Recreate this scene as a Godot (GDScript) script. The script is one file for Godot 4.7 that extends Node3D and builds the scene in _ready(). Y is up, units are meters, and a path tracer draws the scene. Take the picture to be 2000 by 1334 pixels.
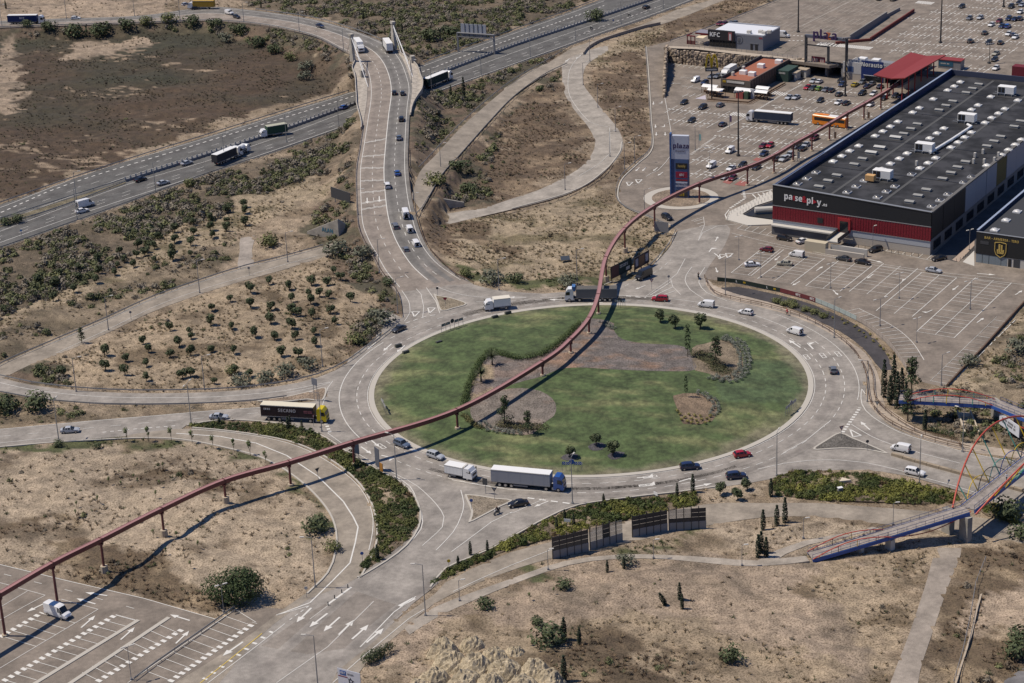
extends Node3D
# An aerial view of a dry suburban road junction: a large planted roundabout, a red elevated beamway,
# ramps, a motorway bridge, a retail park with car parks, olive groves and scrub. Units are metres,
# the origin is the middle of the roundabout, x runs to the right of the picture and z towards the viewer.

const GX := -285.0
const GZ := -525.0
const GS := 1.5
const GW := 381
const GH := 471
var HG := PackedFloat32Array()      # terrain heights
var PV := PackedByteArray()         # 1 where something is paved
var ZN := PackedByteArray()         # land cover
var rng := RandomNumberGenerator.new()
var names := {}
var M := {}
var T := {}
var noise := FastNoiseLite.new()
var warp := FastNoiseLite.new()


class MB:
	var v := PackedVector3Array()
	var n := PackedVector3Array()
	var c := PackedColorArray()
	var uv := PackedVector2Array()
	var col := Color.WHITE
	func tri(a: Vector3,b: Vector3,d: Vector3) -> void:
		v.append(a); v.append(b); v.append(d)
		c.append(col); c.append(col); c.append(col)
	func quad(a: Vector3,b: Vector3,d: Vector3,e: Vector3) -> void:
		tri(a,b,d); tri(a,d,e)
	func quadc(a: Vector3,b: Vector3,d: Vector3,e: Vector3,ca: Color,cb: Color,cd: Color,ce: Color) -> void:
		v.append(a); v.append(b); v.append(d); v.append(a); v.append(d); v.append(e)
		c.append(ca); c.append(cb); c.append(cd); c.append(ca); c.append(cd); c.append(ce)
	func box(p: Vector3,s: Vector3,b := Basis.IDENTITY,bev := .0) -> void:
		var h := s * .5
		if bev > .0:
			# an eight-sided plan with a chamfered top
			var k := minf(bev,minf(h.x,h.z) * .9)
			var pl := [Vector2(-h.x + k,-h.z),Vector2(h.x - k,-h.z),Vector2(h.x,-h.z + k),Vector2(h.x,h.z - k),Vector2(h.x - k,h.z),Vector2(-h.x + k,h.z),Vector2(-h.x,h.z - k),Vector2(-h.x,-h.z + k)]
			var f := Vector2((h.x - k) / h.x,(h.z - k) / h.z)
			for i in 8:
				var a: Vector2 = pl[i]
				var d: Vector2 = pl[(i + 1) % 8]
				var a0 := p + b * Vector3(a.x,-h.y,a.y)
				var d0 := p + b * Vector3(d.x,-h.y,d.y)
				var a1 := p + b * Vector3(a.x,h.y - k,a.y)
				var d1 := p + b * Vector3(d.x,h.y - k,d.y)
				var a2 := p + b * Vector3(a.x * f.x,h.y,a.y * f.y)
				var d2 := p + b * Vector3(d.x * f.x,h.y,d.y * f.y)
				quad(a0,d0,d1,a1); quad(a1,d1,d2,a2)
				tri(a2,d2,p + b * Vector3(0,h.y,0)); tri(d0,a0,p - b * Vector3(0,h.y,0))
			return
		var q := []
		for i in 8:
			q.append(p + b * Vector3(h.x if i & 1 else -h.x,h.y if i & 2 else -h.y,h.z if i & 4 else -h.z))
		quad(q[0],q[1],q[3],q[2]); quad(q[5],q[4],q[6],q[7]); quad(q[4],q[0],q[2],q[6])
		quad(q[1],q[5],q[7],q[3]); quad(q[2],q[3],q[7],q[6]); quad(q[4],q[5],q[1],q[0])
	func bar(p: Vector3,q: Vector3,w: float,h: float) -> void:
		var d := q - p
		if d.length() < .001: return
		var x := d.normalized()
		var z := x.cross(Vector3.UP)
		z = Vector3.FORWARD if z.length() < .01 else z.normalized()
		box((p + q) * .5,Vector3(d.length(),h,w),Basis(x,z.cross(x),z))
	func cyl(p: Vector3,q: Vector3,r0: float,r1: float,k := 8,caps := true) -> void:
		var x := (q - p).normalized()
		var a := x.cross(Vector3.UP)
		a = Vector3.RIGHT if a.length() < .01 else a.normalized()
		var b := x.cross(a)
		for i in k:
			var t := TAU * i / k
			var u := TAU * (i + 1) / k
			var e := a * cos(t) + b * sin(t)
			var f := a * cos(u) + b * sin(u)
			quad(p + e * r0,p + f * r0,q + f * r1,q + e * r1)
			if caps:
				tri(p,p + f * r0,p + e * r0); tri(q,q + e * r1,q + f * r1)
	func prism(pts: PackedVector2Array,y0: float,y1: float) -> void:   # a flat outline with thickness
		var ix := Geometry2D.triangulate_polygon(pts)
		for i in range(0,ix.size(),3):
			var a := pts[ix[i]]
			var b := pts[ix[i + 1]]
			var d := pts[ix[i + 2]]
			tri(Vector3(a.x,y1,a.y),Vector3(b.x,y1,b.y),Vector3(d.x,y1,d.y))
		for i in pts.size():
			var a := pts[i]
			var b := pts[(i + 1) % pts.size()]
			quad(Vector3(a.x,y0,a.y),Vector3(b.x,y0,b.y),Vector3(b.x,y1,b.y),Vector3(a.x,y1,a.y))
	func mesh() -> ArrayMesh:
		var m := ArrayMesh.new()
		if v.is_empty(): return m
		var a := []
		a.resize(Mesh.ARRAY_MAX)
		a[Mesh.ARRAY_VERTEX] = v
		a[Mesh.ARRAY_COLOR] = c
		if n.size() == v.size(): a[Mesh.ARRAY_NORMAL] = n
		if uv.size() == v.size(): a[Mesh.ARRAY_TEX_UV] = uv
		m.add_surface_from_arrays(Mesh.PRIMITIVE_TRIANGLES,a)
		return m


func V2(a: Array) -> PackedVector2Array:
	var r := PackedVector2Array()
	for i in range(0,a.size() - 1,2): r.append(Vector2(a[i],a[i + 1]))
	return r

func V3(a: Array) -> PackedVector3Array:
	var r := PackedVector3Array()
	for i in range(0,a.size() - 2,3): r.append(Vector3(a[i],a[i + 1],a[i + 2]))
	return r

func crom(a: Vector3,b: Vector3,d: Vector3,e: Vector3,t: float) -> Vector3:
	return .5 * (2.0 * b + (d - a) * t + (2.0 * a - 5.0 * b + 4.0 * d - e) * t * t + (3.0 * b - a - 3.0 * d + e) * t * t * t)

func smooth3(p: PackedVector3Array,step: float,closed := false) -> PackedVector3Array:
	var r := PackedVector3Array()
	var k := p.size()
	for i in (k if closed else k - 1):
		var a := p[(i - 1 + k) % k] if closed or i > 0 else p[0] * 2.0 - p[1]
		var b := p[i]
		var d := p[(i + 1) % k]
		var e := p[(i + 2) % k] if closed or i + 2 < k else d * 2.0 - b
		var m := maxi(1,int(b.distance_to(d) / step))
		for j in m: r.append(crom(a,b,d,e,float(j) / m))
	if not closed: r.append(p[k - 1])
	return r

func up3(p: PackedVector2Array,y := .0) -> PackedVector3Array:
	var r := PackedVector3Array()
	for q in p: r.append(Vector3(q.x,y,q.y))
	return r

func smooth2(p: PackedVector2Array,step: float,closed := false) -> PackedVector2Array:
	var r := PackedVector2Array()
	for q in smooth3(up3(p),step,closed): r.append(Vector2(q.x,q.z))
	return r

func arc(r: float,a0: float,a1: float,step := 3.0,c := Vector2.ZERO) -> PackedVector2Array:   # degrees,clockwise from +x seen from above
	var p := PackedVector2Array()
	var k := int(absf(a1 - a0) / step) + 1
	for i in k + 1:
		var t := deg_to_rad(lerpf(a0,a1,float(i) / k))
		p.append(c + Vector2(cos(t),sin(t)) * r)
	return p

func resample(p: PackedVector3Array,step: float) -> PackedVector3Array:
	var r := PackedVector3Array([p[0]])
	var left := step
	for i in p.size() - 1:
		var a := p[i]
		var l := a.distance_to(p[i + 1])
		var at := left
		while at <= l:
			r.append(a.lerp(p[i + 1],at / l))
			at += step
		left = at - l
	return r

func numbered(called: String) -> String:
	var k: int = names.get(called,0)
	names[called] = k + 1
	return called if k == 0 else "%s_%03d" % [called,k]

func tag(o: Node,label: String,category := "",group := "",kind := "") -> Node:
	if label: o.set_meta("label",label)
	if category: o.set_meta("category",category)
	if group: o.set_meta("group",group)
	if kind: o.set_meta("kind",kind)
	return o

func thing(called: String,label: String,category: String,at := Vector3.ZERO,yaw := .0,group := "") -> Node3D:
	var o := Node3D.new()
	o.name = numbered(called)
	add_child(o,true)
	o.position = at
	o.rotation.y = yaw
	tag(o,label,category,group)
	return o

func part(called: String,m: Mesh,mt: Material,parent: Node,label := "") -> MeshInstance3D:
	var o := MeshInstance3D.new()
	var nm := called
	if parent == self:
		nm = numbered(called)
	else:
		var k := 0
		while parent.has_node(nm):
			k += 1
			nm = "%s_%03d" % [called,k]
	o.name = nm
	o.mesh = m
	o.material_override = mt
	parent.add_child(o,true)
	if label: o.set_meta("label",label)
	return o

func struct(called: String,m: Mesh,mt: Material,kind := "structure") -> MeshInstance3D:
	var o := part(called,m,mt,self)
	o.set_meta("kind",kind)
	return o

func dup(o: Node3D,at: Vector3,yaw: float,label: String,group := "") -> Node3D:
	var r: Node3D = o.duplicate()
	r.name = numbered(base_name(o.name))
	add_child(r,true)
	r.position = at
	r.rotation.y = yaw
	if label: r.set_meta("label",label)
	if group: r.set_meta("group",group)
	return r

func base_name(s: String) -> String:
	return s.substr(0,s.length() - 4) if s.length() > 4 and s[s.length() - 4] == "_" and s.right(3).is_valid_int() else s

func ordinal(i: int) -> String:
	var w := ["first","second","third","fourth","fifth","sixth","seventh","eighth","ninth","tenth","eleventh","twelfth","thirteenth","fourteenth","fifteenth","sixteenth","seventeenth","eighteenth","nineteenth","twentieth"]
	return w[i] if i < w.size() else "%dth" % (i + 1)

func mat(r: float,g: float,b: float,rough := .85,metal := .0) -> StandardMaterial3D:
	var m := StandardMaterial3D.new()
	m.albedo_color = Color(r,g,b).linear_to_srgb()
	m.roughness = rough
	m.metallic = metal
	return m

func vmat(rough := .9) -> StandardMaterial3D:
	var m := StandardMaterial3D.new()
	m.vertex_color_use_as_albedo = true
	m.roughness = rough
	return m

func hgt(x: float,z: float) -> float:
	var fx := clampf((x - GX) / GS,.0,GW - 1.01)
	var fz := clampf((z - GZ) / GS,.0,GH - 1.01)
	var i := int(fx)
	var j := int(fz)
	fx -= i
	fz -= j
	var k := j * GW + i
	return lerpf(lerpf(HG[k],HG[k + 1],fx),lerpf(HG[k + GW],HG[k + GW + 1],fx),fz)

func cell(x: float,z: float) -> int:
	var i := int((x - GX) / GS + .5)
	var j := int((z - GZ) / GS + .5)
	return j * GW + i if i >= 0 and j >= 0 and i < GW and j < GH else -1

func fill(pts: PackedVector2Array,grid: PackedByteArray,val: int) -> PackedByteArray:
	var lo := 1e9
	var hi := -1e9
	for p in pts:
		lo = minf(lo,p.y)
		hi = maxf(hi,p.y)
	for j in range(maxi(0,int((lo - GZ) / GS)),mini(GH,int((hi - GZ) / GS) + 2)):
		var z := GZ + j * GS
		var xs := []
		for i in pts.size():
			var a := pts[i]
			var b := pts[(i + 1) % pts.size()]
			if (a.y > z) != (b.y > z): xs.append(a.x + (z - a.y) / (b.y - a.y) * (b.x - a.x))
		xs.sort()
		for q in range(0,xs.size() - 1,2):
			for i in range(maxi(0,int(ceil((xs[q] - GX) / GS))),mini(GW,int((xs[q + 1] - GX) / GS) + 1)):
				grid[j * GW + i] = val
	return grid

func noise_bytes(sd: int,freq: float,size: int,kind := FastNoiseLite.TYPE_SIMPLEX_SMOOTH,oct := 4) -> PackedByteArray:
	var f := FastNoiseLite.new()
	f.seed = sd
	f.noise_type = kind
	f.frequency = freq
	f.fractal_octaves = oct
	var im := f.get_seamless_image(size,size,false,false,.1)
	im.convert(Image.FORMAT_L8)
	return im.get_data()

func grain_texture(size: int,sd: int,fs: Array,ws: Array,speck := .0,scol := Color(.5,.5,.4),cut := 170) -> ImageTexture:
	var layers := []
	for i in fs.size(): layers.append(noise_bytes(sd + i,fs[i],size))
	var sp := noise_bytes(sd + 9,.06,size,FastNoiseLite.TYPE_SIMPLEX,2) if speck > .0 else PackedByteArray()
	var o := PackedByteArray()
	o.resize(size * size * 3)
	for k in size * size:
		var t := 205.0
		for i in layers.size(): t += (layers[i][k] - 128) * ws[i]
		var r := t
		var g := t
		var b := t
		if speck > .0 and sp[k] > cut:
			var q := minf(1.0,(sp[k] - cut) / 22.0) * speck
			r *= lerpf(1.0,scol.r,q)
			g *= lerpf(1.0,scol.g,q)
			b *= lerpf(1.0,scol.b,q)
		o[k * 3] = clampi(int(r),0,255)
		o[k * 3 + 1] = clampi(int(g),0,255)
		o[k * 3 + 2] = clampi(int(b),0,255)
	var im := Image.create_from_data(size,size,false,Image.FORMAT_RGB8,o)
	im.generate_mipmaps()
	return ImageTexture.create_from_image(im)

func tri_mat(tex: Texture2D,tile: float,rough := .95) -> StandardMaterial3D:
	var m := vmat(rough)
	m.albedo_texture = tex
	m.uv1_triplanar = true
	m.uv1_world_triplanar = true
	m.uv1_scale = Vector3.ONE / tile
	return m

func materials() -> void:
	var tg := grain_texture(1024,11,[.008,.03,.12],[.3,.2,.36],.45,Color(.42,.40,.34),158)
	var ta := grain_texture(512,31,[.006,.03,.2],[.19,.11,.2])
	var tl := grain_texture(1024,51,[.006,.02,.1],[.35,.3,.3])
	M.ground = tri_mat(tg,41.0)
	M.asphalt = tri_mat(ta,23.0,.9)
	M.lawn = tri_mat(tl,37.0)
	M.concrete = tri_mat(ta,7.0)
	M.leaf = vmat(.8)
	M.leaf.backlight = Color(.12,.14,.06)
	M.dry = vmat(.95)
	M.bark = mat(.09,.07,.05)
	M.paint = mat(.62,.605,.565,.75)
	M.faint = mat(.36,.33,.29,.85)
	M.yellow_paint = mat(.55,.40,.08,.7)
	M.kerb = mat(.43,.40,.35)
	M.steel = mat(.30,.31,.32,.5,.4)
	M.dark_steel = mat(.05,.05,.055,.5,.3)
	M.rust = mat(.12,.075,.05,.8)
	M.white = mat(.74,.74,.73,.45)
	M.pale = mat(.50,.48,.44,.8)
	M.black = mat(.018,.018,.02,.5)
	M.rubber = mat(.02,.02,.02,.9)
	M.glass = mat(.015,.018,.022,.12)
	M.rim = mat(.45,.45,.46,.35,.7)
	M.lamp = mat(.75,.75,.72,.2)
	M.tail = mat(.35,.02,.02,.25)
	M.beam = mat(.145,.042,.042,.5)
	M.red = mat(.30,.02,.025,.5)
	M.roof_red = mat(.235,.035,.03,.55)
	M.navy = mat(.012,.03,.11,.4)
	M.blue = mat(.03,.10,.35,.4)
	M.grey = mat(.22,.22,.23,.6)
	M.dark = mat(.05,.052,.058,.7)
	M.sign_white = mat(.62,.64,.70,.5)
	M.arch_yellow = mat(.62,.42,.02,.45)
	M.arch_red = mat(.45,.07,.04,.45)
	M.arch_teal = mat(.06,.30,.24,.45)
	M.arch_blue = mat(.03,.09,.33,.45)
	M.gold = mat(.50,.36,.10,.5)
	M.orange = mat(.70,.22,.02,.35)
	M.wood = mat(.14,.085,.05,.85)
	M.green_dark = mat(.012,.05,.045,.5)
	M.screen_dark = mat(.03,.035,.045,.2)
	M.screen_clear = mat(.25,.27,.28,.1)
	M.screen_clear.transparency = BaseMaterial3D.TRANSPARENCY_ALPHA
	M.screen_clear.albedo_color.a = .35
	M.screen_base = mat(.25,.24,.235,.8)
	M.skin = mat(.45,.25,.17,.6)
	var paints := {"white": [.72,.72,.72],"black": [.014,.014,.017],"dark blue": [.015,.025,.07],"blue": [.02,.08,.30],"silver": [.40,.42,.45],"grey": [.13,.14,.16],"dark grey": [.04,.043,.05],"red": [.34,.012,.02],"dark red": [.13,.012,.018],"beige": [.36,.34,.27],"green": [.12,.26,.02],"yellow": [.42,.32,.02],"pale blue": [.10,.13,.19]}
	for k in paints:
		var q: Array = paints[k]
		var m := mat(q[0],q[1],q[2],.3,.0)
		m.clearcoat_enabled = true
		m.clearcoat = .6
		m.clearcoat_roughness = .08
		M["car " + k] = m

func words(text: String,size: float,at: Vector3,basis: Basis,mt: Material,parent: Node,bold := true,depth := .04,called := "lettering") -> MeshInstance3D:
	var t := TextMesh.new()
	var f := SystemFont.new()
	f.font_names = PackedStringArray(["Droid Sans"])
	f.font_weight = 700 if bold else 400
	t.font = f
	t.text = text
	t.font_size = 32
	t.pixel_size = size / 32.0
	t.depth = depth
	t.curve_step = 2.0
	var o := part(called,t,mt,parent)
	o.transform = Transform3D(basis,at)
	return o

func facing(d: Vector2) -> Basis:   # a basis whose z looks along d on the plan
	var z := Vector3(d.x,0,d.y).normalized()
	return Basis(Vector3.UP.cross(z),Vector3.UP,z)


func _ready() -> void:
	rng.seed = 7
	var cam := Camera3D.new()
	cam.name = "camera"
	var th := 0.37834
	var ro := 0.04421
	var rt := Vector3.RIGHT
	var upv := Vector3(0,cos(th),-sin(th))
	cam.transform = Transform3D(Basis(rt * cos(ro) - upv * sin(ro),rt * sin(ro) + upv * cos(ro),Vector3(0,sin(th),cos(th))),Vector3(-18.65786,197.18055,466.64400))
	cam.fov = 18.75492
	cam.near = 1.0
	cam.far = 20000.0
	add_child(cam)
	cam.current = true
	var we := WorldEnvironment.new()
	we.name = "world"
	var env := Environment.new()
	var sky := Sky.new()
	var sm := ProceduralSkyMaterial.new()
	sm.sky_top_color = Color(.30,.46,.72)
	sm.sky_horizon_color = Color(.66,.72,.78)
	sm.sky_curve = .12
	sm.ground_bottom_color = Color(.30,.26,.22)
	sm.ground_horizon_color = Color(.55,.54,.52)
	sky.sky_material = sm
	env.background_mode = Environment.BG_SKY
	env.sky = sky
	env.background_energy_multiplier = .6
	env.tonemap_mode = Environment.TONE_MAPPER_LINEAR
	env.tonemap_exposure = 1.1
	env.sdfgi_enabled = true
	env.ssao_enabled = true
	env.ssil_enabled = true
	we.environment = env
	add_child(we)
	var sun := DirectionalLight3D.new()
	sun.name = "sun"
	sun.light_energy = 1.3
	sun.light_color = Color(1.0,.955,.89)
	sun.light_angular_distance = .5
	sun.shadow_enabled = true
	var dirn := Vector3(.577,-1.0,.075).normalized()
	add_child(sun)
	sun.look_at_from_position(Vector3(0,100,0),Vector3(0,100,0) + dirn,Vector3.UP)

	noise.seed = 5
	noise.frequency = .02
	noise.fractal_octaves = 4
	warp.seed = 6
	warp.frequency = .045
	warp.fractal_octaves = 3
	materials()
	lay_out()
	terrain()
	paving()
	markings()
	island()
	spoil_heaps()
	bridge()
	buildings()
	beamway()
	footbridges()
	barriers()
	signs()
	lamps()
	vehicles()
	trees()
	scrub()


# ---- the ground -------------------------------------------------------------------------------
var ramp_l := PackedVector3Array()
var ramp_r := PackedVector3Array()
var lane_l := PackedVector3Array()
var lane_r := PackedVector3Array()
var paved := []          # [name,outline,y,tint]
var zones := []          # [id,outline]
const ZC := {            # land cover: colour a,colour b,patch threshold,patch scale
	0: [.367,.287,.202,.245,.186,.124,.15,1],
	1: [.098,.066,.041,.37,.28,.195,.45,.9],
	2: [.408,.317,.232,.275,.216,.158,.2,1],
	3: [.204,.159,.11,.148,.116,.078,.05,1.2],
	4: [.173,.125,.087,.107,.093,.059,0,1.2],
	5: [.398,.317,.217,.204,.166,.098,.22,1.5],
	6: [.385,.30,.205,.19,.142,.09,.2,1.3],
	7: [.168,.119,.077,.306,.226,.148,.25,1.1],
	8: [.428,.342,.247,.204,.155,.104,.22,.8],
	9: [.153,.111,.069,.306,.231,.148,.2,1.4],
	10: [.102,.111,.045,.204,.166,.098,.2,1.4],
	11: [.275,.216,.148,.153,.121,.079,.1,1.4],
	12: [.063,.059,.061,.092,.083,.077,.3,1],
}

func add_paved(called: String,outline: PackedVector2Array,y: float,tint: Color) -> void:
	paved.append([called,outline,y,tint])
	PV = fill(outline,PV,1)

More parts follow.
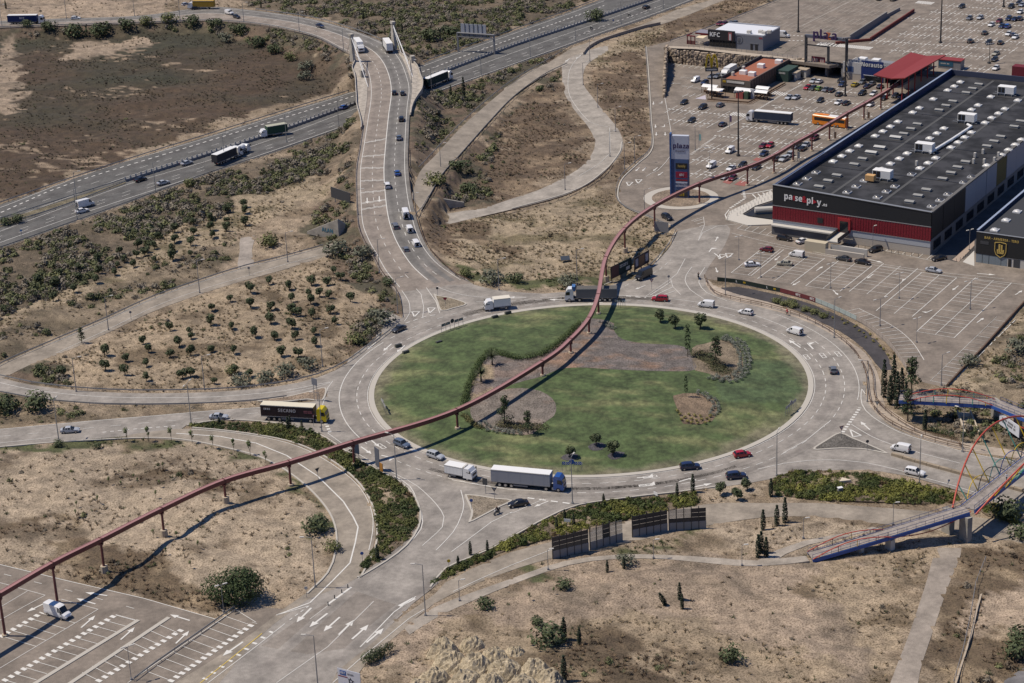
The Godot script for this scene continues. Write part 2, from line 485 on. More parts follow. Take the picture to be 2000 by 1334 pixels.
func lay_out() -> void:
	PV.resize(GW * GH)
	ZN.resize(GW * GH)
	HG.resize(GW * GH)
	var warm := Color(.345,.312,.278)
	var tan_ := Color(.345,.295,.24)
	var lot := Color(.255,.215,.178)
	var dk := Color(.138,.132,.126)
	# land cover, later ones over earlier ones
	zones = [
		[2,[-268.9,-512.3,-167.4,-491,-164.6,-445.1,-185.8,-435,-215.9,-439,-252.9,-442.2]],
		[1,[-252.4,-420.4,-218.8,-408.2,-197.5,-411.8,-160.4,-414.2,-124.6,-388.4,-95.9,-351,-80.1,-321.5,-74.4,-297,-83.4,-286.6,-105,-271.4,-124.7,-248.4,-146.9,-214.9,-167.9,-187.5,-192.8,-163.9]],
		[2,[-231.2,-408.7,-221.8,-401.3,-198.8,-287.1,-206.3,-279,-217.8,-314.2]],
		[3,[-136.9,-484.7,29.5,-449.8,9.4,-407.2,-12.9,-380,-34.1,-353.4,-50,-330.8,-56.4,-340.3,-66.8,-368.3,-79.7,-392.9,-96.5,-417.4,-114.6,-433,-130.6,-446.6]],
		[5,[-108.1,-396.5,-92.3,-373.2,-83.6,-352.1,-76.2,-328.9,-74.6,-300.9,-81.8,-321.8,-93.2,-342,-105.8,-370.3]],
		[3,[-180,-108.7,-171,-123.1,-154.5,-142.1,-134.5,-167.2,-116,-190.6,-92.8,-216.3,-71.4,-243.1,-66.8,-189.5,-76.5,-182.4,-83.5,-186.3,-89.1,-173.1,-101.4,-164,-107.5,-146.6,-121.7,-133.6,-130.7,-111.2,-137.6,-90,-145,-82.5,-151.4,-71.1,-167.2,-53.6]],
		[5,[-166.3,-49.7,-151.4,-71.1,-145,-82.5,-137.6,-90,-130.7,-111.2,-121.7,-133.6,-107.5,-146.6,-101.4,-164,-89.3,-175.9,-79.9,-182.9,-75.5,-168.3,-78.1,-158,-87,-148.8,-95.2,-134.8,-98.8,-124.6,-111.4,-114.1,-121.6,-101,-132.4,-85.1,-145.1,-68.3,-164.5,-42.1]],
		[11,[-163.6,-38.4,-144.9,-67.1,-132.3,-84.2,-121.4,-99.2,-111,-111.3,-99.6,-124.7,-96.7,-97.7,-105.2,-87.9,-117.9,-74.9,-129.4,-58.5,-140.4,-43.6,-159.5,-20.6]],
		[6,[-142.2,-25.4,-135.8,-33.4,-127.1,-45,-116,-61.9,-103.6,-75.2,-94.5,-83.6,-82.2,-92.7,-71.1,-101.9,-64.7,-93.5,-54.9,-71,-50,-54.5,-49.6,-43,-55.7,-29.2,-60.5,-20,-67.7,-11.7,-77.5,-7.2,-88.8,-5.2,-101.4,-5.4,-114.3,-6.8,-127.7,-10.3,-136.2,-14.5]],
		[4,[-160,-34.4,-142.8,-28.2,-134.2,-24.4,-128.6,-15.3,-136,-13.9,-148.8,-19.3,-157.6,-23.7]],
		[4,[-79.4,-132.6,-75.2,-162.9,-68.5,-189.8,-62.6,-125.4,-54.8,-86.1,-49.2,-58.3,-48.8,-48.6,-53.3,-36.1,-58.2,-26,-60.5,-44.4,-57.1,-59.3,-60.8,-75.9,-68.2,-102.8,-74.5,-108.2]],
		[11,[-154.5,-10,-146.5,-8.5,-135.2,-2.7,-121.8,1.6,-109,3.6,-93.9,4.7,-81.5,4.5,-74,3.8,-69.1,3.4,-73.8,6.6,-81.2,6.7,-105.7,8.9,-129.9,11.5,-149.2,13]],
		[10,[-147,22.6,-140,21.6,-128.3,20,-110.3,19,-100.2,22.1,-91.3,25.7,-82.4,30.6,-74.7,37,-68.1,46.4,-62.8,56.1,-60,65.2,-65.2,54.6,-73.1,41.9,-82.1,34,-90.8,29.7,-103.1,26.7,-115.5,24.2,-127.1,26.5,-145.6,28.8]],
		[8,[-146,27.3,-127.2,25.9,-115.4,24.8,-103.1,26.7,-90.8,30.3,-82,34.6,-73.1,42.7,-65.1,55.9,-59.9,66.5,-57.7,75.2,-57.6,84.5,-60,95.4,-63.7,101.5,-71.3,107.1,-78.5,110.1,-94.4,100.8,-127,82.5,-134.3,78.3]],
		[9,[-119.6,87.7,-115.8,74.3,-103.6,75.5,-91.1,88.1,-82.3,99.8,-78.5,110.1,-94.5,100.4]],
		[4,[-51.3,-236.5,-51.8,-285.6,-47,-284.8,-23.9,-303.6,-1.6,-330.3,24.2,-358.3,49.7,-390.4,77.1,-424,59,-397.4,28.4,-359.3,6.4,-330.5,-12.5,-286.3,-22.3,-257.6,-33.2,-222,-43.1,-187.1,-48.1,-163.2]],
		[4,[-43.7,-154,-41.1,-173.2,-33.9,-197.4,-24.3,-227,-14.9,-259.1,-4.8,-288,5.4,-314.3,7,-306,4.5,-290.9,4.2,-274.5,-3.1,-280.9,-13,-260.9,-19.8,-231.5,-22.7,-200.5,-24.6,-171.8,-26,-142.6,-31.8,-140.9,-37.5,-146.9]],
		[7,[4.5,-290.9,5.6,-261.3,8.9,-233.4,10.8,-212.4,10.2,-199,5.9,-181.4,-3.3,-165.9,-16.7,-151.7,-26,-141.1,-24.6,-171.8,-22.4,-200.5,-19.8,-231.5,-13,-260.9,-3.2,-278.7]],
		[7,[15.2,-304.5,16.4,-328.6,25.4,-344,41.5,-362.2,39.3,-332.8,36.8,-285.3,33.6,-236,30.7,-198.2,24.1,-182.7,18.3,-165.4,15.6,-153.9,15.2,-174.8,21.3,-196.1,22.1,-208.8,20.9,-224.9,18.8,-239.8,15.1,-266.8]],
		[5,[16.4,-328.6,25.5,-345.7,41.2,-364,60.5,-390.2,75.4,-408.9,99.5,-424.6,97.6,-410.5,76.7,-381.3,50,-344.6,39.8,-339.6,26.4,-326.8,17.1,-304.2]],
		[7,[51,-379.7,75.4,-408.9,92,-436.7,113.9,-432.1,92.3,-403.5,71.7,-374.7,50.2,-346.3,41.8,-344.4]],
		[7,[-46.1,-143,-42.3,-150.2,-31.8,-133.4,-23.2,-132.2,-23.4,-110.5,-32.3,-93.6,-38.3,-98.8,-43.2,-117.9]],
		[5,[-31.8,-133.4,-16.9,-137.8,-.7,-148.8,9.5,-160.2,15.9,-147,17.6,-136.4,24.6,-125.4,30.1,-117.3,31.1,-111.5,28.6,-101.1,23,-86.2,16.2,-72.2,8.8,-68.6,-6.8,-65.7,-18,-68.4,-29.3,-78.1,-36.8,-96.4,-32.4,-111.7]],
		[10,[-35.2,-89.6,-27.9,-77.9,-18,-69.6,-6.8,-66.5,7.4,-68.8,7.8,-75.4,-17.9,-76.6,-27.9,-86.4]],
		[5,[84.9,12.5,113.7,-37.9,137,-66.9,119.4,-1.6,104,9.6,93.1,19.4,84.9,18.4]],
		[11,[99.3,-7.4,112.1,-23.3,128.7,-36.1,111.1,28.9,100.3,24.7,95.4,15]],
		[11,[73.9,18.7,84.6,13.8,112.7,23.1,103.8,56.2,85.7,51.7,77.8,45.9,72.3,39.2,70.5,30.3]],
		[8,[22,63.4,35.8,59.2,36.2,64.9,34.3,70.9,21,73.3]],
		[8,[20.2,80.4,33.4,77.4,44.1,78.4,54.1,82.3,64.2,85.2,73.2,92.5,66.3,95.2,64.8,92.6,51.9,94.9,39.3,96,29,95.4,10.7,91,.3,90,-10.2,91.7,-12.3,92.2]],
		[2,[-44.7,117.5,-36,110.3,-20.8,101.2,-9.3,94.5,.2,92.7,10.5,94.1,20.5,97.3,39,98.1,51.7,96,65.5,94,59.1,110.7,52.7,128.1,45.9,149.3,-43.7,141.8]],
		[6,[45,98.7,65.5,94,59.1,110.7,52.7,128.1,45.9,149.3,41.4,148.9,44.5,131.2,41.3,121.2,35.4,108.5]],
		[6,[-40.4,129.4,-34.9,116.4,-25,113.3,-15.2,118.2,-1.2,115.4,17.5,125,30.4,129.9,36.9,148.5,-41.9,142]],
		[9,[-12.3,144.4,-13.7,131.7,-7.5,122.8,3,125.6,9.9,133.8,13.3,146.6]],
		[9,[71.1,94.5,94.1,92.2,91.1,103,75.7,108,64.5,131,57.5,150.3,50.3,149.7,58.4,128.6,65.4,109.2]],
		[2,[73.2,107.8,92,99.9,82.7,134.5,65.2,128.2]],
		[9,[64.7,130.1,82.6,134.9,78,152,57.5,150.3]],
		[2,[-198.7,-366.4,-199.7,-380.7,-195.8,-389.9,-185.5,-392.6,-172.1,-392.8,-165,-388.7,-165.3,-378.8,-173.2,-369.6,-184.4,-363.8,-192.7,-361]],
		[4,[-248.7,-423.6,-212,-418.4,-174,-416.9,-149.6,-416,-135.8,-411.4,-121.7,-402.9,-107.6,-390.7,-96.6,-375.8,-88.2,-358.2,-81.2,-339.8,-75.3,-312.7,-74.7,-295.6,-80.9,-307.4,-86.2,-329.1,-95.7,-347.5,-109.8,-367.5,-123.6,-379.1,-142.9,-397.5,-171.9,-403.1,-209,-402.6,-244.6,-405.6]],
		[10,[-4.9,90.2,2.6,87.5,10.2,84.6,20.6,81.4,20.6,83,10,87.1,-2.9,92.4]],[10,[-19.6,94.4,-12.3,92,-11.8,93.1,-18.9,97.3]],
		[2,[-40.8,116.3,-30.9,111.9,-19.9,108,-8.8,106.5,3.4,105.6,15.5,105.8,27.2,109.8,34,117.8,37.9,130.6,38.3,145.2,42,145.5,43.5,131.1,40.4,115.1,35.7,106.4,26.2,101.3,14.2,98.4,-.3,100.1,-12.7,103.2,-24.9,107.1,-34.9,112.4]],
		[9,[-111,47.3,-105.7,40.9,-97.7,40.1,-89.2,43.2,-80.5,48.9,-76.6,54,-79.9,54.7,-88.5,48.6,-98.2,44.9,-107.1,46.7]],[9,[-132.3,67.9,-128.8,63.9,-121.1,63.7,-113.9,60.4,-112.2,63.5,-119.3,67.3,-126.4,69.9,-131.5,71.8]],[9,[-107.7,73.2,-102.5,75.6,-95.2,81.4,-88.7,90.1,-86.8,95.1,-90.3,93.9,-96.5,87.1,-103.8,81]],
		[10,[-67.2,43.3,-62.9,54.8,-58.7,67.8,-57.5,77.5,-58.7,84.4,-61,79.6,-61.4,67.6,-64.4,56.2]],
		[9,[-34.1,-131.2,-27.1,-125.3,-20.4,-110.1,-16.1,-95.9,-19.1,-92.7,-24.9,-105.2,-31.7,-120.2]],
	]
	for i in zones.size():
		zones[i][1] = V2(zones[i][1])
		ZN = fill(zones[i][1],ZN,zones[i][0])

	# the ramp to the motorway bridge and on to the far left: pairs of edge points
	var rl := V3([-49.6,-.1,-69.1,-54.5,1,-83.3,-57.9,2,-96.6,-60.7,3,-106.8,-62.9,4.2,-117.7,-64.2,5.2,-134.6,-66,6.2,-166.8,-66.1,6.6,-190.9,-66.2,7,-220.6,-66.6,7,-254.5,-68.5,7,-284.2,-71.8,7,-304.2,-76.6,6.9,-321,-83.1,6.7,-334.7,-92.7,6.3,-355.7,-105.8,5.6,-374.8,-119.9,5,-389.5,-134,4.5,-399.2,-147.8,4,-405,-171.8,4,-404.9,-209.4,4,-407.4,-244.9,4,-409.5,-289.6,4,-412.4])
	var rr := V3([-28.6,-.1,-73.8,-36.9,1,-87.4,-41.4,2,-98.9,-44.1,3,-111.6,-45.8,4.2,-124.1,-47.5,5.2,-139.9,-49.1,6.2,-164.2,-50.1,6.6,-197.4,-50.7,7,-236.6,-50.7,7,-262.5,-52.2,7,-281.3,-55.5,7,-306.9,-60,6.9,-327.1,-66.3,6.7,-342.8,-77.6,6.3,-363.6,-94.1,5.6,-388.4,-111.9,5,-407.2,-127.5,4.5,-420.5,-145.5,4,-431.5,-174.1,4,-420.1,-212.1,4,-421.6,-247.9,4,-422.7,-293.5,4,-426.7])
	for i in rl.size() - 1:
		for j in 12:
			var t := j / 12.0
			var a0 := rl[maxi(i - 1,0)]
			var a3 := rl[mini(i + 2,rl.size() - 1)]
			var b0 := rr[maxi(i - 1,0)]
			var b3 := rr[mini(i + 2,rr.size() - 1)]
			ramp_l.append(crom(a0,rl[i],rl[i + 1],a3,t))
			ramp_r.append(crom(b0,rr[i],rr[i + 1],b3,t))

	# the service road that comes down from the ramp
	lane_l = smooth3(V3([-47.7,4.9,-141.3,-45.7,4.4,-168.5,-41.2,3.6,-188.8,-33.1,2.4,-225.1,-24.1,1.2,-258.3,-14.4,.3,-289.8,-2,-.1,-319.4]),6.0)
	var lr := smooth3(V3([-44.3,4.9,-126.7,-42.2,4.4,-141.6,-38.8,3.6,-166.7,-33.7,2.4,-191.1,-24.2,1.2,-232.5,-14.7,.3,-270.6,-2.5,-.1,-302]),2.0)
	for i in lane_l.size(): lane_r.append(lr[int(i * (lr.size() - 1.0) / (lane_l.size() - 1.0))])

	# paved surfaces that lie level
	var c := PackedVector2Array()
	c = smooth2(V2([-195.7,-148.8,-180.5,-167.4,-167.4,-184.6,-147.7,-209,-123.2,-236.3,-97,-265.8,-73.2,-292.3,-50,-327.5,-34,-349,-13,-376.3,9.4,-405.3,28.4,-431.9,63.7,-473.7]),6.0)
	var c2 := smooth2(V2([-185.1,-104.9,-171,-123.1,-154.7,-143.1,-134.7,-168.3,-116.1,-191.8,-92.9,-217.6,-71.5,-244.5,-45.9,-278.7,-23.9,-306,-1.5,-333.6,24.6,-365.4,50.3,-397.1,70.5,-425.3,99.9,-463.6]),6.0)
	c2.reverse()
	c.append_array(c2)
	add_paved("motorway",c,.02,dk)
	add_paved("road",arc(64.5,0,358,2.5),.02,warm)
	for q in [
		["road",.03,warm,[-53.6,-56.9,-47.8,-50,-49.4,-68.7,-54.7,-86.1,-37,-90.2,-28.6,-73.4,-23,-68.6,-13.9,-65,-4.1,-62.9,7.1,-63.1,6.4,-51.3,-18.5,-39.2,-50.1,-21.5]],
		["road",.04,warm,[7.3,-66.3,16.2,-72.2,23.4,-86.2,28.8,-99.7,31.4,-111.4,46.6,-115,43.8,-96.8,40.6,-88.3,37.6,-80,35.6,-73,35.9,-65.1,37.3,-57.7,42.3,-53.1,49.8,-46.7,56.8,-39,63.1,-27.5,66.4,-16.1,67.7,-1,59.4,10.9,34.6,-32.8,6.2,-47.5]],
		["road",.035,warm,[68.1,-7.7,64.9,14.6,65.8,27.5,68.3,35.3,73,41.5,78.7,47.1,85.6,52.2,104.4,62.1,98.3,84.5,86.7,79.8,79.8,72.3,74.5,66.7,68.8,62.1,60.8,57.3,52.1,55.6,43,56,35.9,58.9,26.6,61.3,16.5,62.4,28.9,19.8]],
		["road",.045,warm,[25.9,48.1,24.5,60.6,16.5,62.4,6.4,63.9,-5.9,66.7,-12.7,71.9,-19.4,78.9,-24.8,84.9,-29,88.4,-34.2,93,-36.7,99.3,-38.6,103.8,-43.8,114.6,-48.3,123.4,-53.6,132,-58.4,144.1,-79,142.4,-70.1,119.2,-65,109.7,-61.5,103.4,-51.7,95.7,-46.6,89.2,-42.7,82.3,-40.3,74.5,-40.2,67.2,-41.8,58.5,-45,51.4,-50.5,43.7,-56.1,36.2,-61.3,27.7,-65.3,22.1,-56.2,10.4,-31.4,42.1]],
		["road",.05,warm,[-156.2,14.6,-142,12.6,-130,11.2,-117.9,9.7,-105.8,8.6,-93.6,7.2,-81.3,6.4,-73.9,5.7,-66.6,4,-59.5,-2.6,-52.9,28.6,-65.2,22.9,-72.9,17.4,-80.5,14.1,-89.2,12.9,-96.9,15.1,-98.8,19.3,-110.1,20.2,-122,21.2,-139.7,23.1,-153.6,25.4]],
		["road",.055,tan_,[-99,17.2,-89.7,18.8,-79.6,22.8,-69.5,29.7,-61.7,38.9,-54.6,51.8,-51.1,62.4,-49.3,73.6,-49.4,83,-51.7,95.7,-61.4,104.2,-65,109.7,-70.1,119.2,-79,142.4,-88.4,141.6,-76.4,124.4,-70.5,115.6,-65.3,106.6,-60.8,99.7,-58.1,93.4,-57.1,84.5,-57.5,75.2,-59.3,66.5,-63.4,56.6,-68.7,46.9,-75.2,38.1,-82.9,31.7,-91.2,26.8,-100,23.3,-111.3,20.3]],
		["road",.06,warm,[-167.4,-31.8,-148.9,-20,-140,-14.3,-127.5,-9.3,-114.2,-6.2,-101.4,-4.7,-88.7,-4.6,-77.4,-6.2,-67.6,-10.7,-60.4,-19.3,-55.7,-29.2,-49.6,-43,-45.5,-42.5,-50.1,-21.5,-58.2,-2.4,-64.4,-1.5,-69.3,.2,-74.3,1.2,-81.7,2.3,-94.1,2.8,-109.3,1.7,-122.1,-.3,-135.5,-4.7,-146.9,-10.5,-164.7,-20.5]],
		["service_road",.03,tan_,[-63.1,-119.7,-71.9,-113.4,-83.3,-104.8,-94.5,-97.4,-105.2,-87.9,-117.9,-74.9,-129.4,-58.5,-140.4,-43.6,-150.9,-29.2,-162.8,-12.6,-159.6,.5,-148.6,-18.6,-142.8,-28.2,-136.2,-35.2,-127.4,-46.9,-116.2,-63.5,-103.8,-76.4,-94.6,-84.4,-82.3,-93.6,-76.8,-98.6,-69.8,-104.4,-62.7,-111.2]],
		["track",.04,Color(.40,.35,.30),[-98.7,-123.2,-94.7,-125,-94.1,-110.8,-92.3,-98,-96.5,-95.9,-97.7,-111.3]],
		["service_road",.02,tan_,[-17.3,-285.6,-14.4,-291.9,-7.8,-308.6,1.1,-323.2,11.1,-344.9,15.4,-349.3,23.1,-358.5,40.1,-377.2,58.5,-404.4,76.9,-423,99.1,-457.1,117,-453.2,83.6,-422.6,63,-394.6,51,-379.7,39.6,-370.7,28.3,-358.4,19.8,-347.6,14.8,-336.5,7.9,-318.6,-2.5,-301.4,-9.7,-285.8,-14.7,-271.9,-17.6,-266.7]],
		["service_road",.03,Color(.40,.36,.31),[6,-319,12.2,-332.8,25.1,-345.8,24.1,-335.7,15.2,-315.7,12.3,-289.5,14.3,-269.1,19,-238.4,21.2,-223.5,21.9,-207.6,20.8,-196.8,16.9,-182.6,14.4,-175,7.9,-160.9,-.7,-149.9,-16.9,-138.3,-27.9,-132.8,-38.7,-126.9,-38.9,-136.9,-31.8,-139.9,-26.3,-141.2,-16.7,-150.1,-8.5,-157.4,.1,-169.3,5.4,-178.6,8.1,-185.1,11.6,-200,12.3,-213.5,10.8,-229.8,7,-252.6,4.5,-277.4,4.8,-298.5]],
		["car_park",.025,lot,[39.4,-339.6,36.8,-292.9,33.3,-236,30.7,-198.2,24.3,-181.5,18.3,-165.4,15.9,-147,17.6,-136.4,24.6,-125.4,30.4,-117.3,31.7,-111.4,28.4,-98.9,35.8,-69.7,39.2,-68,53.9,-57.2,62.3,-48.2,71.7,-31.9,75.6,-17.1,77.5,-6.6,79.6,8.4,81.7,11.5,84.9,12.5,91.7,1.1,98.7,-10.2,113.6,-35.7,145.4,-87.5,168.3,-170.8,134.5,-182,170.7,-308.5,134.9,-349.6,97.5,-305.6,57.6,-338,50.3,-348]],
		["car_park",.03,lot,[-142.3,72.2,-126.9,82.9,-94.5,100.4,-78.5,110.5,-74.4,106.8,-71.4,106.2,-65.2,107.6,-62.5,104.1,-70.1,119.2,-75,128.3,-80.8,142.2,-126.3,138.4]],
		["service_road",.04,tan_,[-56.7,142.5,-51.1,126.6,-43.8,114.8,-36.1,104,-34.1,99.5,-29,94.4,-20.6,87.6,-12,83.8,-4.4,79.9,6.7,74.8,21.3,69.6,34.4,70.4,45.1,71.5,55.5,74.3,65.8,77.2,71.8,79.3,77.7,81.8,96.7,90.2,94.6,97.9,83.2,93.9,74,88.9,62.2,84.5,54.2,81.6,44.1,78,33.5,76.9,20.3,79.7,6,84.8,-11.7,90.7,-25.9,99,-36,107.8,-41.7,117.4,-48.1,128.7,-53,142.8]],
		["footpath",.05,Color(.42,.37,.31),[-41.7,117.4,-36,109.4,-20.8,99.1,-10.2,92.8,.3,90.9,10.7,91.9,20.9,94.2,28.9,96.1,38.8,95,39.1,97.3,28.6,98.5,20.6,96.8,10.5,93.7,.2,92.7,-9.3,94.5,-20.8,101.6,-34.9,112.8,-40.7,119.8]],
		["footpath",.055,Color(.42,.37,.31),[27.8,97.1,33.6,91.8,39.3,88.5,47.1,86.1,55.2,83.3,55.4,84.8,47.4,87.7,40.1,90.2,34.9,93.8,31.3,97.8]],
		["footpath",.06,Color(.46,.385,.31),[35.8,-69.7,35.1,-65.2,36.9,-56.1,42.1,-50.8,49.5,-44.4,56.5,-36.7,61.8,-27.6,65,-19.1,67,-10.5,67.6,-2.4,66.6,7,64.7,17.7,65.5,26.3,68,34.1,73.1,41,77.8,46.2,82.7,49.7,88.9,52.5,105.3,59,107,52.8,91.9,49.6,86.8,46.9,80.6,43.5,73.8,37.1,70.7,28.9,68.3,22.7,69.3,12,70.1,.9,69.4,-10.9,66.9,-18.8,61.4,-33.9,56,-42.5,50.2,-49.7,42.7,-56.6,37.9,-63.2]],
		["gravel_strip",.035,Color(.068,.062,.065),[38.9,-62.3,43.4,-62.5,47.8,-59.5,53.6,-54.8,58,-50.7,61.9,-45.9,65.4,-40.5,69.1,-33.3,72.1,-26.4,73.7,-19.4,74.4,-10.3,74.2,.4,71.4,.7,70.3,-8.8,68.7,-17.2,65.7,-26.1,61.4,-33.9,57.2,-41.9,51.4,-48.8,44,-55.6,40,-58.9]],
		["track",.045,Color(.36,.31,.26),[65.8,94,70.4,94.5,64,111.1,57.4,128.5,52.7,141.1,48.5,154.6,43.6,154.2,48.2,140.7,53.2,128.1,59.6,110.7]],
		["road",.02,Color(.20,.19,.19),[66.9,145.8,82.2,136.3,76.2,158.6,64.1,157.6]],
	]:
		add_paved(q[0],V2(q[3]),q[1],q[2])
	# the upper level of the retail park, five metres up behind a stone wall
	plateau = V2([45,-317.9,48.9,-329,57.6,-337.8,74.1,-358,94.1,-384.4,110.6,-409.3,138,-469.8,245.7,-391.2,200.6,-237.2,155.6,-252.4,146.5,-261.4,125.4,-257.7,120.3,-275.2,110.3,-281.6,102.9,-278.3,92.7,-286.4,73.5,-301.1,57.2,-313.1])
	for j in GH:
		for i in GW:
			var x := GX + i * GS
			var z := GZ + j * GS
			var k := j * GW + i
			var r := clampf(noise.get_noise_2d(x * .6,z * .6) * .5 + .5,.0,1.0)
			HG[k] = -.05 if PV[k] else -.05 - r * .5
	# flat verges next to what is paved
	var near := PackedByteArray()
	near.resize(GW * GH)
	for j in range(1,GH - 1):
		for i in range(1,GW - 1):
			var k := j * GW + i
			if PV[k] == 0 and (PV[k - 1] or PV[k + 1] or PV[k - GW] or PV[k + GW]): HG[k] = -.05
	# open ground swells and dips a little, the more the farther from any paving
	var spread := PV.duplicate()
	for s in 5:
		var nxt := spread.duplicate()
		for j in range(1,GH - 1):
			for i in range(1,GW - 1):
				var k := j * GW + i
				if spread[k] == 0:
					HG[k] += .16 * clampf(.55 + 1.5 * warp.get_noise_2d(GX + i * GS,(GZ + j * GS) * 1.3),.0,1.6)
					if spread[k - 1] or spread[k + 1] or spread[k - GW] or spread[k + GW]: nxt[k] = 1
		spread = nxt
	# the ramp's embankment, open where the motorway passes below
	var keep := PackedByteArray()
	keep.resize(GW * GH)
	var road_under := Geometry2D.offset_polygon(paved[0][1],3.0)[0] as PackedVector2Array
	keep = fill(road_under,keep,1)
	embank(ramp_l,ramp_r,keep)
	embank(lane_l,lane_r,keep)
	# the upper car park and its banks
	var up := PackedByteArray()
	up.resize(GW * GH)
	up = fill(Geometry2D.offset_polygon(plateau,-2.5)[0],up,1)
	up = fill(V2([91.3,-281.7,97,-307.3,113.5,-307.6,132,-291.4,151.6,-292.6,169,-284.8,163.8,-263,130.8,-247.1,114.4,-257]),up,0)
	for k in GW * GH:
		if up[k]:
			HG[k] = 4.95
			PV[k] = 1
	for s in 6:
		var lowered := HG.duplicate()
		for j in range(1,GH - 1):
			for i in range(1,GW - 1):
				var k := j * GW + i
				if up[k] or PV[k] or GX + i * GS > 45.0 and GZ + j * GS > -316.0 or GZ + j * GS > -290.0: continue
				var h := maxf(maxf(HG[k - 1],HG[k + 1]),maxf(HG[k - GW],HG[k + GW])) - .75
				if h > lowered[k] and h > .0: lowered[k] = h
		HG = lowered
var plateau := PackedVector2Array()

func embank(el: PackedVector3Array,er: PackedVector3Array,keep: PackedByteArray) -> void:   # earth below a raised road,sloping off on both sides
	for q in el.size():
		var a := el[q]
		var b := er[q]
		var m := (a + b) * .5
		var w := Vector2(a.x - b.x,a.z - b.z).length() * .5
		var reach := w + m.y * 1.9 + 3.0
		var ax := Vector2(b.x - a.x,b.z - a.z).normalized()
		for j in range(maxi(0,int((m.z - reach - GZ) / GS)),mini(GH,int((m.z + reach - GZ) / GS) + 2)):
			for i in range(maxi(0,int((m.x - reach - GX) / GS)),mini(GW,int((m.x + reach - GX) / GS) + 2)):
				var k := j * GW + i
				if keep[k]: continue
				var dx := GX + i * GS - m.x
				var dz := GZ + j * GS - m.z
				var across := absf(dx * ax.x + dz * ax.y)
				var along := absf(-dx * ax.y + dz * ax.x)
				if along > 4.0: continue
				var e := maxf(.0,across - w - .9)
				var h := m.y - .25 - e / 1.75
				if h > HG[k]: HG[k] = h
				if across < w: PV[k] = 1
	for q in el.size():
		for e in 17:
			var m := el[q].lerp(er[q],-.04 + e * 1.08 / 16.0)
			var k := cell(m.x,m.z)
			for o in [0,1,-1,GW,-GW]:
				if k + o >= 0 and k + o < HG.size() and HG[k + o] > m.y - .45: HG[k + o] = m.y - .45

func zone_colour(id: int,x: float,z: float) -> Color:
	var q: Array = ZC[id]
	var s: float = q[7]
	var t := noise.get_noise_2d(x * s * 1.4 + id * 91.0,z * s * 1.9) + .35 * warp.get_noise_2d(x * 3.0,z * 3.0)
	if id == 1:   # ploughed once: pale streaks run with the old rows,and the growth is greener in places
		t = noise.get_noise_2d(x * .4 + z * .3 + 700.0,z * .9 - x * .4) * 1.0 + .85 * warp.get_noise_2d(x * 1.5 + z * 1.1,z * 4.6 - x * 1.6) - .1
	var f := smoothstep(q[6] - .1,q[6] + .12,t)
	var v := 1.0 + .22 * noise.get_noise_2d(x * .5,z * .5 + 300.0) + .16 * warp.get_noise_2d(x * 6.0,z * 6.0)
	var c := Color(lerpf(q[0],q[3],f) * v,lerpf(q[1],q[4],f) * v,lerpf(q[2],q[5],f) * v)
	if id == 1 and f < .5: c = c.lerp(Color(.060,.055,.033),clampf(.35 + 1.3 * noise.get_noise_2d(x * .5 + 90.0,z * .7) - (z + 330.0) / 220.0,.0,1.0))
	return c

